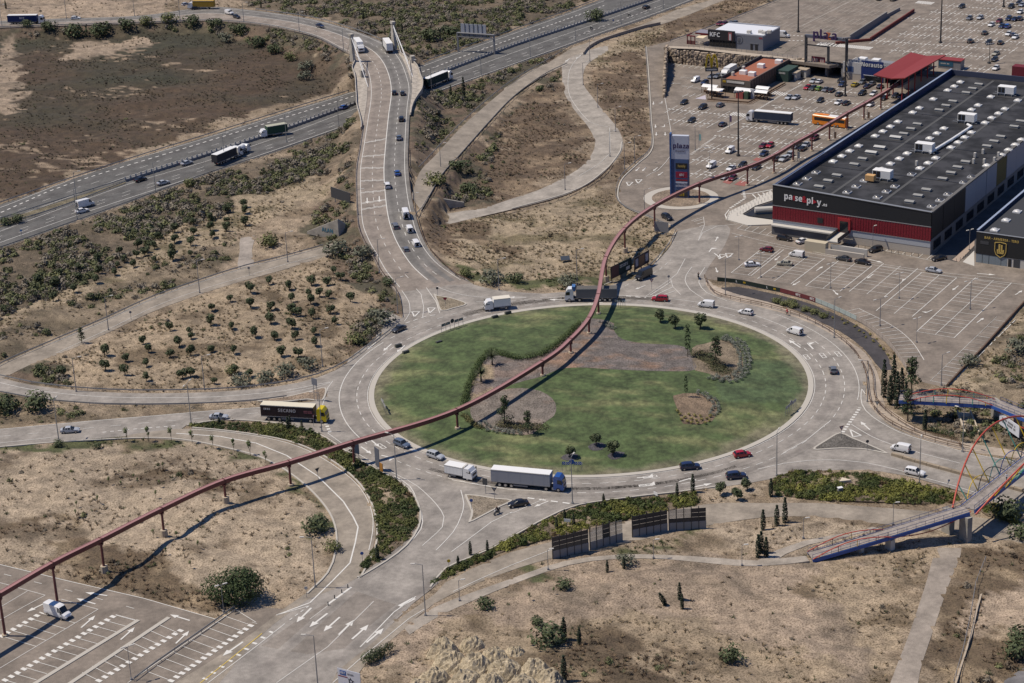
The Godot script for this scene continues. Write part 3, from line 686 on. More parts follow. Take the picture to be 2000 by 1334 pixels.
func terrain() -> void:
	var n := GW * GH
	var v := PackedVector3Array()
	var nn := PackedVector3Array()
	var c := PackedColorArray()
	v.resize(n)
	nn.resize(n)
	c.resize(n)
	for j in GH:
		for i in GW:
			var k := j * GW + i
			var x := GX + i * GS
			var z := GZ + j * GS
			v[k] = Vector3(x,HG[k],z)
			var l := HG[k - 1] if i > 0 else HG[k]
			var r := HG[k + 1] if i < GW - 1 else HG[k]
			var u := HG[k - GW] if j > 0 else HG[k]
			var d := HG[k + GW] if j < GH - 1 else HG[k]
			nn[k] = Vector3(l - r,2.0 * GS,u - d).normalized()
			var wx := x + warp.get_noise_2d(x,z) * 9.0
			var wz := z + warp.get_noise_2d(x + 500.0,z) * 9.0
			var q := cell(wx,wz)
			var col := zone_colour(ZN[q] if q >= 0 else 0,x,z)
			# steep banks are bare and stony
			var st := clampf((1.0 - nn[k].y) * 6.0 - .35,.0,1.0) * .6
			if st > .0: col = col.lerp(Color(.30,.225,.155),st * clampf(.5 + warp.get_noise_2d(x * 4.0,z * 4.0) * 1.6,.0,1.0))
			c[k] = Color(col.r * 1.22,col.g * 1.22,col.b * 1.22)
	var ix := PackedInt32Array()
	ix.resize((GW - 1) * (GH - 1) * 6)
	var o := 0
	for j in GH - 1:
		for i in GW - 1:
			var k := j * GW + i
			ix[o] = k; ix[o + 1] = k + 1; ix[o + 2] = k + GW + 1
			ix[o + 3] = k; ix[o + 4] = k + GW + 1; ix[o + 5] = k + GW
			o += 6
	var a := []
	a.resize(Mesh.ARRAY_MAX)
	a[Mesh.ARRAY_VERTEX] = v
	a[Mesh.ARRAY_NORMAL] = nn
	a[Mesh.ARRAY_COLOR] = c
	a[Mesh.ARRAY_INDEX] = ix
	var m := ArrayMesh.new()
	m.add_surface_from_arrays(Mesh.PRIMITIVE_TRIANGLES,a)
	struct("ground",m,M.ground)
	var far := MB.new()
	far.col = Color(.34,.27,.19)
	var x0 := GX + 2.0
	var x1 := GX + (GW - 1) * GS - 2.0
	var z0 := GZ + 2.0
	var z1 := GZ + (GH - 1) * GS - 2.0
	var e := 9000.0
	var y := -.65
	far.quad(Vector3(-e,y,-e),Vector3(e,y,-e),Vector3(e,y,z0),Vector3(-e,y,z0))
	far.quad(Vector3(-e,y,z1),Vector3(e,y,z1),Vector3(e,y,e),Vector3(-e,y,e))
	far.quad(Vector3(-e,y,z0),Vector3(x0,y,z0),Vector3(x0,y,z1),Vector3(-e,y,z1))
	far.quad(Vector3(x1,y,z0),Vector3(e,y,z0),Vector3(e,y,z1),Vector3(x1,y,z1))
	struct("plain",far.mesh(),M.ground)

func wear(path: PackedVector3Array,w: float,base: Color,dark: float) -> void:   # a darker band worn by tyres,fading at its sides
	var mb := MB.new()
	var cs := [.0,.35,.75,1.0,.75,.35,.0]
	var k := path.size()
	for i in k - 1:
		var a := path[i]
		var b := path[i + 1]
		var d := (b - a).normalized()
		var d2 := (path[mini(i + 2,k - 1)] - b).normalized() if i + 2 < k else d
		var s0 := Vector3(-d.z,0,d.x) if i == 0 else Vector3(-(d.z + (a - path[i - 1]).normalized().z),0,d.x + (a - path[i - 1]).normalized().x).normalized()
		var s1 := Vector3(-(d.z + d2.z),0,d.x + d2.x).normalized()
		var f0 := minf(1.0,minf(i,k - 1 - i) / 3.0)
		var f1 := minf(1.0,minf(i + 1,k - 2 - i) / 3.0)
		for q in 6:
			var u := (q / 6.0 - .5) * w
			var uu := ((q + 1) / 6.0 - .5) * w
			var n0 := 1.0 - dark * f0 * (1.0 + .25 * warp.get_noise_2d(a.x,a.z))
			var c0 := base * lerpf(1.0,n0,cs[q])
			var c1 := base * lerpf(1.0,n0,cs[q + 1])
			var n1 := 1.0 - dark * f1 * (1.0 + .25 * warp.get_noise_2d(b.x,b.z))
			mb.quadc(a + s0 * u,b + s1 * u,b + s1 * uu,a + s0 * uu,c0,base * lerpf(1.0,n1,cs[q]),base * lerpf(1.0,n1,cs[q + 1]),c1)
	struct("worn_lane",mb.mesh(),M.asphalt)

func paving() -> void:
	for q in paved:
		var mb := MB.new()
		var cc: Color = q[3]
		mb.col = cc * 1.25
		var outline: PackedVector2Array = q[1] if q[1].size() > 70 else smooth2(q[1],4.0,true) if q[0] != "car_park" and q[0] != "motorway" else q[1]
		mb.prism(outline,-.6,q[2])
		if mb.v.size() < outline.size() * 6 + 3:   # the smoothing crossed itself: keep the plain outline
			mb = MB.new()
			mb.col = cc * 1.25
			mb.prism(q[1],-.6,q[2])
		struct(q[0],mb.mesh(),M.asphalt)
	# the ramp
	var rb := MB.new()
	var down_c := Color(.315,.268,.228) * 1.25
	var up_c := Color(.225,.212,.196) * 1.25
	for i in ramp_l.size() - 1:
		var y := Vector3(0,.07,0)
		var dn := Vector3(0,-.6,0)
		var ma := ramp_l[i].lerp(ramp_r[i],.535)
		var mc := ramp_l[i + 1].lerp(ramp_r[i + 1],.535)
		rb.col = down_c
		rb.quad(ramp_l[i] + y,ramp_l[i + 1] + y,mc + y,ma + y)
		rb.quad(ramp_l[i] + dn,ramp_l[i + 1] + dn,ramp_l[i + 1] + y,ramp_l[i] + y)
		rb.col = up_c.lerp(down_c,clampf((20.0 - i) / 20.0,.0,1.0))
		rb.quad(ma + y,mc + y,ramp_r[i + 1] + y,ramp_r[i] + y)
		rb.quad(ramp_r[i + 1] + dn,ramp_r[i] + dn,ramp_r[i] + y,ramp_r[i + 1] + y)
	struct("ramp_road",rb.mesh(),M.asphalt)
	var lb := MB.new()
	lb.col = Color(.345,.295,.24) * 1.25
	for i in lane_l.size() - 1:
		var y := Vector3(0,.06,0)
		lb.quad(lane_l[i] + y,lane_l[i + 1] + y,lane_r[i + 1] + y,lane_r[i] + y)
	struct("service_road",lb.mesh(),M.asphalt)
	var pl := MB.new()
	pl.col = Color(.255,.215,.178) * 1.25
	pl.prism(plateau,3.9,5.0)
	struct("upper_car_park",pl.mesh(),M.asphalt)
	# the newer, darker patch of the road at the bottom
	var nb := MB.new()
	nb.col = Color(.285,.25,.215) * 1.25
	nb.prism(V2([-52.9,100.8,-48,104.6,-42.6,108.6,-50.3,123.3,-59.8,125.5,-68.9,121.6,-61.9,111]),.03,.052)
	struct("road_patch",nb.mesh(),M.asphalt)
	var ramp_c := down_c
	var warm := Color(.345,.312,.278) * 1.25
	for q in [[.63,2.6,.22],[.83,2.6,.14],[.2,2.6,.1]]:
		var path := PackedVector3Array()
		for i in range(4,ramp_l.size(),2): path.append(ramp_l[i].lerp(ramp_r[i],q[0]) + Vector3(0,.08,0))
		wear(path,q[1],up_c if q[0] > .535 else ramp_c,q[2])
	for q in [[58.9,2.8,.16,0,360],[63.2,2.4,.26,40,110],[59.5,3.2,.28,238,292],[55.9,2.4,.08,100,260],[60.5,3.0,.26,60,130]]:
		wear(up3(arc(q[0],q[3],q[4],3.0),.072),q[1],warm,q[2])
	for q in [[-62.9,-115.9,-52.8,-91.9,-42.3,-78.5,-32.2,-71.4,-20.9,-63.5,-9.8,-58.9],[57.9,20,58.9,32,63.8,41.1,71.8,47.5,79.6,53.7,90.7,58.9],[33.9,56.9,45.7,53.4,56.9,54,65.2,58,73.7,65.1,83.6,74.6],[-76,10.1,-66.2,9.3,-60.7,17.5,-55.5,25.4,-51.5,34.5,-46.4,44.6],[-32.4,55.3,-36.7,67.5,-42.9,81.3,-51.6,98.4,-60.5,116.1,-68.8,132.5],[-22,76.3,-31.1,89.3,-38.2,101.7,-46.8,115.4,-55.6,131.8]]:
		wear(smooth3(up3(V2(q),.066),4.0),2.6,warm,.2)
	for q in [[-174.6,-139.9,-141.5,-180.3,-103.8,-221.8,-72.2,-256.8,-47.1,-292.3,-13.7,-330.8,25.4,-379.1,51.7,-413.8],[-172.9,-131.9,-140.1,-171.3,-102.9,-213,-71.8,-249.2,-45.1,-284.5,-13.9,-321,24.8,-369,53,-403.5],[-178.7,-159.3,-145,-202.6,-106.4,-247.5,-73.7,-284.2,-47.7,-317.3,-13.2,-361.8,20.4,-406.1]]:
		wear(smooth3(up3(V2(q),.04),8.0),3.0,Color(.138,.132,.126) * 1.25,.16)

func spoil_heaps() -> void:
	var p := V2([-34.2,127.1,-28.7,125.7,-24.6,130.8,-20.8,129.6,-32.7,132.3,-28,134.2,-22.8,136.4,-17.1,136.6,-35.5,138.1,-29.8,140.3,-25.2,141.6,-19.6,142.4,-14.4,139.8,-38.2,141.4])
	var r := [3.0,2.4,2.9,2.2,3.3,3.6,3.4,3.2,3.2,3.6,3.6,3.4,3.0,3.0]
	for i in p.size():
		var o := thing("spoil_heap","pale heap of sandy soil at the bottom edge, %s from the left" % ordinal(rank_of(p,i)),"spoil heap",Vector3(p[i].x,-.3,p[i].y),.0,"spoil heaps at the bottom edge")
		var mb := MB.new()
		var g := []
		for a in 29:
			var ring := []
			for k in 13:
				var t := TAU * a / 28.0
				var u := k / 12.0
				var rr: float = r[i] * 1.12 * u * (1.0 + .22 * warp.get_noise_2d(cos(t) * 14.0 + i * 40.0,sin(t) * 14.0))
				var y: float = r[i] * 1.0 * (1.0 - pow(u,2.1)) * (1.0 + .3 * warp.get_noise_2d(cos(t) * rr * 9.0 + i * 70.0,sin(t) * rr * 9.0)) + .5 * warp.get_noise_2d(cos(t) * rr * 26.0,sin(t) * rr * 26.0 + i * 30.0) * minf(1.0,(1.0 - u) * 4.0)
				ring.append(Vector3(cos(t) * rr,y,sin(t) * rr))
			g.append(ring)
		for a in 28:
			for k in 12:
				var v: float = 1.2 + .25 * warp.get_noise_2d(a * 9.0 + i * 50.0,k * 12.0)
				mb.col = Color(.56,.47,.33) * v
				mb.quad(g[a][k],g[a][k + 1],g[(a + 1) % 28][k + 1],g[(a + 1) % 28][k])
		part("heap",mb.mesh(),M.ground,o)


# ---- painted markings -------------------------------------------------------------------------
func stripe(mb: MB,p: PackedVector3Array,w: float,dash := .0,gap := .0) -> void:
	if dash <= .0:
		for i in p.size() - 1:
			var d := (p[i + 1] - p[i]).normalized()
			var s := Vector3(-d.z,0,d.x) * w * .5
			var e := d * w * .2
			mb.quad(p[i] - s - e,p[i + 1] - s + e,p[i + 1] + s + e,p[i] + s - e)
		return
	var on := true
	var left := dash
	for i in p.size() - 1:
		var a := p[i]
		var l := a.distance_to(p[i + 1])
		var d := (p[i + 1] - a) / maxf(l,.0001)
		var s := Vector3(-d.z,0,d.x).normalized() * w * .5
		var at := .0
		while at < l:
			var run := minf(left,l - at)
			if on:
				var q := a + d * at
				var r := a + d * (at + run)
				mb.quad(q - s,r - s,r + s,q + s)
			at += run
			left -= run
			if left <= .0001:
				on = not on
				left = dash if on else gap

func arrow(mb: MB,at: Vector3,d: Vector3,l: float,turn := 0) -> void:
	d = d.normalized()
	var s := Vector3(-d.z,0,d.x)
	var w := .07 * l
	var a := at - d * l * .5
	var b := at + d * l * .15
	mb.quad(a - s * w * .5,b - s * w * .5,b + s * w * .5,a + s * w * .5)
	var hd := d
	if turn != 0:
		hd = (d * .3 + s * turn).normalized()
		b = at + d * l * .1
	var hs := Vector3(-hd.z,0,hd.x)
	mb.tri(b - hs * .125 * l,b + hd * l * .36,b + hs * .125 * l)

func yield_mark(mb: MB,at: Vector3,d: Vector3,l := 4.0) -> void:
	d = d.normalized()
	var s := Vector3(-d.z,0,d.x)
	var a := at - d * l * .5
	var p := at + d * l * .5 + s * l * .26
	var q := at + d * l * .5 - s * l * .26
	var path := PackedVector3Array([a,p,q,a])
	stripe(mb,path,.35)

func stalls(mb: MB,faint: MB,a: Vector2,b: Vector2,y: float,up: float,down: float,dashed := true,step := 2.55,sd := Vector2(.535,-.845)) -> void:
	var d := (b - a).normalized()
	var l := a.distance_to(b)
	var out := mb
	if dashed: stripe(mb,PackedVector3Array([Vector3(a.x,y,a.y),Vector3(b.x,y,b.y)]),.75,.8,.8)
	else: stripe(mb,PackedVector3Array([Vector3(a.x,y,a.y),Vector3(b.x,y,b.y)]),.16)
	var t := 1.2
	while t < l:
		var q := a + d * t
		var e := q + sd * up
		var f := q - sd * down
		out = faint if rng.randf() < .3 else mb
		stripe(out,PackedVector3Array([Vector3(f.x,y + .004,f.y),Vector3(e.x,y + .004,e.y)]),.2)
		t += step

func markings() -> void:
	var mb := MB.new()
	var y := .092
	stripe(mb,up3(arc(57.1,0,360,1.5),y),.17,2.0,1.85)
	stripe(mb,up3(arc(61.6,40,103,1.5),y),.17,2.0,1.85)
	stripe(mb,up3(arc(61.4,150,212,1.5),y),.2)
	stripe(mb,up3(arc(61.4,108,142,1.5),y),.17,1.5,1.6)
	stripe(mb,up3(arc(61.4,215,262,1.5),y),.17,2.0,2.4)
	stripe(mb,up3(arc(60.6,262,330,1.5),y),.17)
	stripe(mb,up3(arc(61.6,330,392,1.5),y),.17,2.0,1.9)
	stripe(mb,up3(arc(65.0,322,376,1.5),y),.15)
	stripe(mb,up3(arc(54.5,0,360,1.5),y),.14)
	for q in [
		[.17,0,0,[64.9,14.6,64.6,11.5,63.1,20.6,64.3,28.2,69,37.7,75.8,44.6,82.5,50.5,93.4,57.3]],
		[.17,0,0,[58.7,31.7,61.9,38.6,65.6,43.5,71.4,49.1,78.7,55]],
		[.17,0,0,[34.3,53.5,40.3,51.2,46.1,50.2,52.9,50.7,58.3,52.6,65.2,57.5,70,61.9,75.6,66.6,82.7,74]],
		[.17,0,0,[41.1,45.6,47.2,39.3,53.5,30.3]],
		[.8,.75,.7,[56,36,62.3,22.6]],
		[.17,0,0,[-141.9,12.9,-129.9,11.5,-117.9,10.1,-105.7,8.9,-93.5,7.5,-81.2,6.7,-73.8,6.3,-68.9,5.6]],
		[.15,2.5,4.0,[-141,17.1,-129.1,15.8,-117.2,14.1,-105.2,12.7,-90.6,11.2,-79.7,9.7]],
		[.15,0,0,[-140.2,21,-128.5,19.1]],
		[.3,.9,.9,[-116.6,17.4,-108.3,16.2,-99.3,15.4]],
		[.15,0,0,[-95.3,17.9,-85.9,20.7,-74.5,26.3,-66.9,32.8,-59.1,43.3,-53.4,54.5,-50.4,66.2,-49.8,75.9,-50.2,84.1]],
		[.3,0,0,[-98.7,19.9,-88.1,22.8,-79.2,27.5,-71.4,35.2,-63.5,46.9,-56.9,60.5,-54.3,68.3,-53,73.2,-53.2,80.3,-53.8,89.4,-56.9,96.8,-60.8,105.5,-67,109.9]],
		[.15,0,0,[-62.8,23.5,-57.4,32.4,-51.1,41.4,-45.6,48.2,-40.9,54.5,-36.6,63.8,-34.8,70.2,-35.1,75,-39.1,83.1]],
		[.17,0,0,[-46.2,48.7,-42.6,54.3,-40.4,63.5,-39.3,72.2,-40.8,79.2,-46.8,90,-51.7,96.2]],
		[.17,0,0,[-31.3,57.5,-30.6,64.4,-31.2,70.5,-32.8,77.6,-36.2,85.4]],
		[.17,0,0,[-20.3,69.4,-24.7,73.6,-29,80.3,-33,86.4]],
		[.17,0,0,[-33.3,52.1,-26.8,55.4,-20.1,58.4,-13.4,59.6,-9,60.8]],
		[.5,1.6,1.1,[-16.8,62.8,-7,66.8]],
		[.15,0,0,[-13.3,63.7,-19.7,69.5,-21.2,70.1]],
		[.8,.8,.8,[-63.6,17.8,-62.2,23.3]],
		[.17,0,0,[-148.2,-16.6,-139.4,-11.3,-127,-6.3,-113.8,-3.2,-97.1,-1.4,-87.1,-1.5,-74.7,-3.3,-67.3,-6.4,-64.1,-7.3]],
		[.15,0,0,[-65.1,6.9,-64.5,-4.1,-63.6,-7.9]],
		[.15,0,0,[-64.2,-7,-67.7,-4.5,-74.5,-1.7]],
		[.3,1.5,1.2,[-46.7,-45.7,-41.6,-50,-37.8,-51.4]],
		[.15,2.0,2.0,[-27.9,-59.6,-18.2,-59.1,-4.3,-59,4.1,-59.5]],
		[.15,0,0,[-63.3,-123.1,-58.7,-105.2,-53.4,-87.6,-47.7,-68.1,-46,-59.9,-45.7,-54,-47,-47.2]],
		[.17,0,0,[-46.2,-88.8,-42.3,-79.8,-37.6,-71.3,-31.4,-65.2,-23.7,-62.2,-15.4,-60]],
		[.15,0,0,[-47,-79.6,-43.1,-67.5,-42.1,-57.4,-42.2,-49.7]],
		[.15,0,0,[-42,-73.5,-38.8,-60.9,-37.7,-52.2]],
		[.15,0,0,[7.4,-68.8,10.4,-71.7]],
		[.15,2.0,2.0,[10.8,-63.5,16.1,-71,23,-77.6,27.4,-86.5]],
		[.15,0,0,[22.1,-82,26,-94.7,30.9,-110.1]],
		[.15,0,0,[31.5,-86.9,28.1,-74.8,26,-70.9]],
		[.15,0,0,[32.7,-79.8,30.5,-73.3,29.8,-69.2,30.5,-61.7,33.4,-54.2]],
		[.15,0,0,[36.3,-78.9,34,-72,33.4,-66.7,34.7,-58.8,39.4,-51.9]],
		[.12,0,0,[17.9,-57.7,26,-70.9,26,-64.8,27.6,-58.1]],
		[.2,0,0,[19.4,-58.8,26.1,-68.8]],[.2,0,0,[20.4,-58.2,26,-64.4]],[.2,0,0,[22.1,-58,26.2,-61.1]],
		[.4,1.4,1.2,[10.4,-59.9,18.1,-56.9]],
		[.15,0,0,[36.8,-102.3,38.7,-109,43.5,-114.5,49.7,-115.6]],
		[.15,0,0,[26.6,-167,28.1,-169.5,30.8,-173,36.5,-190.1,38.5,-209.3,40,-245.1,40.6,-262.5]],
		[.12,.6,.5,[19.4,-157.6,25.7,-159.9]],
		[.12,0,0,[36.5,-120.3,40.5,-123.7,40,-116,37.1,-104.1]],[.2,0,0,[37.3,-119.7,40.3,-121.7]],[.2,0,0,[38,-117.2,40.1,-118.8]],[.2,0,0,[38.4,-114.7,40,-116]],
		[.8,.8,.7,[55.4,-148,54.9,-139.7,49.1,-130.4]],[.5,0,0,[54.3,-144,57.9,-144.5,64.3,-147.3]],
		[.4,0,0,[57.7,-143.5,58.6,-138.2]],[.4,0,0,[59.4,-143.8,60.3,-139]],[.4,0,0,[61,-144.6,62.1,-140.2]],
		[.3,0,0,[48.8,-129.4,47.1,-124.7,47.1,-119.8]],
		# the bottom left car park
		[.18,0,0,[-126.9,83.2,-110.3,92.3,-94.5,100.6,-78.5,110.7]],
		[.15,2.0,6.0,[-125.1,87.6,-108.4,97,-93.7,105.9]],
		[.14,0,0,[-117.8,125.7,-110.5,115.3,-102.9,104.4,-111.1,99.5]],[.14,0,0,[-121.8,107.1,-118.6,102.6,-114.7,97.5,-125.1,91.3]],[.14,0,0,[-122.9,101.8,-118.7,95.4]],
		[.14,0,0,[-98.9,106.9,-94.5,109.5]],
		[.14,0,0,[-92.5,133.1,-75.4,106.9,-70.8,112.4]],
		[.16,0,0,[-81.1,140.4,-69.6,121.4,-65.1,113.5]],
		[1.1,.55,1.9,[-79.7,135.2,-69.6,119.6,-66.1,114.8]],
		[.2,0,0,[-67,109.9,-60.9,106.8]],[.2,.9,.9,[-60.9,106.8,-64.6,112.6]],
		[.22,0,0,[-49.9,123.7,-44,110.8,-39.9,104.9]],[.9,0,0,[-42.9,108.4,-40.3,105.7]],
		[.12,0,0,[-60.3,112.1,-57.2,107.1]],[.5,0,0,[-57.2,106.5,-53,99.9]],
		[.14,0,0,[-64.7,135.4,-56.1,123.1,-48.2,106.1]],[.15,0,0,[-54.3,136.3,-50,128.6,-40.9,113.5,-38,110.1]],
		[.14,0,0,[-32.5,103.5,-26.9,98.5,-20.7,93.4,-12.1,87.2]],
		# service roads
		[.13,0,0,[-137.5,-35.3,-126.7,-50.9,-115.5,-68.2,-104.2,-79.8,-93.6,-88.6,-82.7,-97.6,-74.2,-103.6]],[.13,0,0,[-140.2,-42.1,-129,-56.5,-117.6,-73.3,-105,-86.2,-91.6,-97.9,-77.5,-107.7]],
		[.13,0,0,[14.4,-333.2,11.6,-325.4,7.8,-305.8,6.3,-275.6,8.5,-252.4,12.4,-232.8,18,-226.6]],
		[.13,0,0,[18.4,-225.3,16.7,-194.4,12.4,-183.3,5.1,-170.2]],
	]:
		stripe(mb,smooth3(up3(V2(q[3]),y),3.0) if q[3].size() > 8 and q[0] < .3 else up3(V2(q[3]),y),q[0],q[1],q[2])
	# arrows: place, a point ahead of it, length, turn
	for q in [[[52.9,-19.1,52.2,-20.9],6,0],[[56.4,-18,55.8,-20.9],6,1],[[61.7,32.9,61.3,31.4],5,0],[[-55,-30.5,-56.2,-27.8],5,0],[[-50.8,-29,-52.2,-25.6],5,0],[[-47.3,-27.5,-48.5,-24.5],5,0],
			[[-42.6,32.6,-41.1,35.5],5,0],[[-53.2,34.3,-52.1,36.1],5,0],[[10,55.2,12.1,55.2],5,-1],[[10.1,59.1,12.3,59.1],5,-1],[[18.7,56.9,20.7,55.8],5,1],[[21.2,60.5,22.9,59.9],5,0],
			[[-43.1,34.8,-41.7,35.8],5,0],[[-47.5,38.8,-45.6,40.1],5,1],[[-51.4,30.5,-49.7,33.8],5,0],[[-13.9,66.1,-15.3,67.2],4,0],
			[[-61.6,110.4,-62.8,113.1],6,0],[[-58.6,112.7,-60,115],6,0],[[-55.9,114.5,-57.1,116.8],6,0],[[-53,116,-52,113.9],6,0],[[-50.2,118,-48.9,115.6],6,0],[[-47.3,119.6,-45.9,117.2],6,0],
			[[-115.4,102.3,-116.9,104],5,0],[[-104,109.2,-103.2,107.3],5,0],[[-95.4,114.6,-94.5,112.5],5,0],[[-84.5,117,-83.7,115.1],5,0],[[-74.2,122.3,-75.2,123.8],6,0],[[-104.3,98,-105.9,97.4],5,0],[[-105.9,100.8,-107.5,99.8],5,0],[[-86,109.2,-87.7,108.1],5,0],
			[[67.7,-73.9,69.6,-76.6],4,0],[[80.4,-65.9,78.6,-63.3],4,0],[[89.4,-62.7,87.5,-60.1],4,0],[[101.2,-53.9,99.4,-51.4],4,0],[[102.4,-29.6,104,-31.6],4,0],[[116.9,-48.3,118.8,-50.5],4,0],[[57.3,-83.9,55.4,-80.6],4,0],[[84,-78.1,85.5,-76.6],5,0],[[59.6,-62.9,58.4,-61.4],4,0],[[69,-54.4,69.6,-51.2],4,0],[[90.3,-37.1,88.4,-35.4],4,1],[[111.7,-63.5,113.2,-62.9],5,0],
			[[35.9,-254.8,35.3,-247.9],4,0],[[39,-255,38.4,-248.1],4,1],[[34.2,-224.7,33.7,-218.3],4,0],[[37.3,-224.1,36.8,-217.8],4,1],[[33.7,-215.1,33.3,-210.1],4,0],[[36.7,-214.6,36.3,-209.7],4,0],[[46.2,-281.3,44.9,-281.6],4,0],
			[[42.2,-102.9,43.6,-107.4],4,0],[[39.7,-94.2,41.1,-98],5,1],[[39.3,-76.3,39.4,-71.3],4,0],[[40.9,-88.2,41.8,-85.5],5,0],[[24.4,-175.1,23.1,-171.9],4,0],[[26.5,-174.8,25.3,-171.6],4,0],[[30.1,-174.3,29.1,-172.2],4,0],[[31.3,-169,30.2,-167],4,0],
			[[48.9,-238.8,47.7,-239.7],4,0],[[58.4,-233.9,59.6,-233],4,0],[[65.4,-222.2,64.1,-223],4,0],[[72.3,-217.8,71,-218.7],4,0],[[60.2,-209,61.6,-208.1],4,0],[[50.1,-197.6,48.5,-199.1],4,0],[[57.2,-194.1,58.3,-192.7],4,0],[[47.7,-183.1,49.1,-181.7],4,0],[[46.5,-168.4,47.6,-167.1],4,0],[[78.5,-244.1,77.3,-245],4,0],[[86,-240.1,84.8,-241.7],4,0],[[99.6,-248.9,101.1,-248],4,0],[[103.9,-230.4,105.2,-229.5],4,0],[[88.1,-206.4,89.3,-205.6],4,0],[[71.6,-216.7,70.5,-217.5],4,0],[[12.3,-327.7,10.6,-323.9],5,0],[[7.8,-323.6,6.4,-319.7],5,0],[[93.6,-276.8,92,-273.3],4,0],[[91.4,-274.2,89.7,-270.8],4,0],
			[[22,-57.2,23.3,-56.3],5,0],[[-16.7,-61.7,-18.1,-61.9],5,0],[[-5.7,-58.3,-7.1,-58.5],5,0],[[17.1,-65.1,15.5,-63.7],4,0],[[3.8,-54.4,2.4,-54.2],5,0]]:
		var p := V2(q[0])
		arrow(mb,Vector3(p[0].x,y,p[0].y),Vector3(p[1].x - p[0].x,0,p[1].y - p[0].y),q[1],q[2])
	for q in [[-44.3,-52.2,-44.5,-49.2],[-40.2,-54.4,-40.6,-51.4],[58.4,36.5,57.6,33.3],[20.6,-159.6,20.3,-157.5],[23.7,-161.9,23.4,-159.7],[41.8,-87.2,40.7,-84.8],[43.9,-87.8,43.2,-84.9]]:
		var p := V2(q)
		yield_mark(mb,Vector3(p[0].x,y,p[0].y),Vector3(p[0].x - p[1].x,0,p[0].y - p[1].y))
	# speed limit numerals as painted frames on the right of the ring
	for p in V2([54.6,-9.9,58.7,-10.5,62.6,-11,-53.5,28,-49.8,32.4,10.4,55,9.2,59.1]):
		var d := Vector2(-p.y,p.x).normalized()
		var s := p.normalized()
		var w := PackedVector3Array()
		for e in [[-1.5,-.5],[1.5,-.5],[1.5,.5],[-1.5,.5],[-1.5,-.5]]:
			var g: Vector2 = p + d * e[0] + s * e[1]
			w.append(Vector3(g.x,y + .004,g.y))
		stripe(mb,w,.22)
		stripe(mb,PackedVector3Array([(w[0] + w[1]) * .5,(w[2] + w[3]) * .5]),.22)
	struct("road_markings",mb.mesh(),M.paint)

	# the ramp's own lines
	var rm := MB.new()
	var up := Vector3(0,.1,0)
	for q in [[.09,.18,0,0,4],[.535,.25,0,0,6],[.93,.16,0,0,4],[.315,.15,2.5,3.5,8],[.735,.15,2.5,3.5,8]]:
		var path := PackedVector3Array()
		for i in range(q[4],ramp_l.size() - 12): path.append(ramp_l[i].lerp(ramp_r[i],q[0]) + up)
		stripe(rm,path,q[1],q[2],q[3])
	for i in [57,60,64,68,73,79,86]:
		for s in 2:
			for e in 6:
				var k: float = .1 + e * .072
				var o := (ramp_l[i + 1] - ramp_l[i]).normalized() * (s * .7 + (.35 if e & 1 else .0))
				stripe(rm,PackedVector3Array([ramp_l[i].lerp(ramp_r[i],k) + up + o,ramp_l[i].lerp(ramp_r[i],k + .068) + up + o]),.3)
	for s in [.2,.42]: arrow(rm,ramp_l[61].lerp(ramp_r[61],s) + up,ramp_l[58] - ramp_l[61],5.0)
	struct("ramp_markings",rm.mesh(),M.paint)

	# the motorway's lines
	var mm := MB.new()
	for q in [
		[.22,0,0,[-194.8,-145.2,-179.8,-164.1,-155.7,-200.1,-123,-234.4,-96.8,-263.7,-74,-289.4,-49.5,-323.3,-34,-344.7,-13.1,-371.7,9.2,-401.4,28.1,-426.8]],
		[.5,1.5,1.5,[-193.7,-140.6,-178.6,-158.7,-167.9,-178.6,-154.9,-195.3,-133.4,-218.3,-109.6,-244,-73.7,-283.4,-48.5,-315.9,-33.9,-336.2,-13.2,-363.6,8.9,-392.7,27.6,-417.6]],
		[.16,3.5,7,[-192.5,-135.5,-177.7,-154.5,-151.4,-189.6,-108.9,-236.6,-73.3,-276.8,-47.6,-310.2,-13.3,-356.5,27.1,-408.7]],
		[.2,0,0,[-191.3,-130.6,-176.6,-149.2,-144.8,-190.9,-120.8,-216.4,-95.3,-246.3,-73,-271.7,-48.6,-303.3,-13.4,-351.2,31.5,-408.8]],
		[.2,0,0,[-188.9,-120.8,-174.6,-139.9,-142.7,-182.7,-119.5,-205.8,-94.4,-235.6,-72.6,-264.6,-46.3,-296,-13.6,-339.2,25.9,-388.4,52.5,-423.8]],
		[.16,3.5,7,[-187.8,-116,-173.5,-134.9,-140.8,-175.7,-103.4,-217.4,-72.2,-256.1,-45.2,-290.5,-13.7,-331.7,25.4,-380,54,-415.3]],
		[.16,3.5,7,[-186.9,-112.3,-172.9,-131.9,-140.2,-172.4,-103,-213.6,-71.9,-252,-45.1,-286.7,-13.8,-327.5,25.2,-375.4,53.7,-411.3]],
		[.22,0,0,[-186.2,-109.5,-172.2,-128.9,-146.5,-160.4,-116.3,-193.6,-93.1,-220.7,-71.7,-247.2,-45.4,-281.6,-13.9,-321,24.8,-369.9,50.7,-402,70.9,-429.4]],
		[.3,1.5,2.0,[11.8,-361.5,30,-384.8,54,-415.3]],
	]:
		stripe(mm,smooth3(up3(V2(q[3]),.062),8.0),q[0],q[1],q[2])
	struct("motorway_markings",mm.mesh(),M.paint)

	# car park rows
	var pk := MB.new()
	var ft := MB.new()
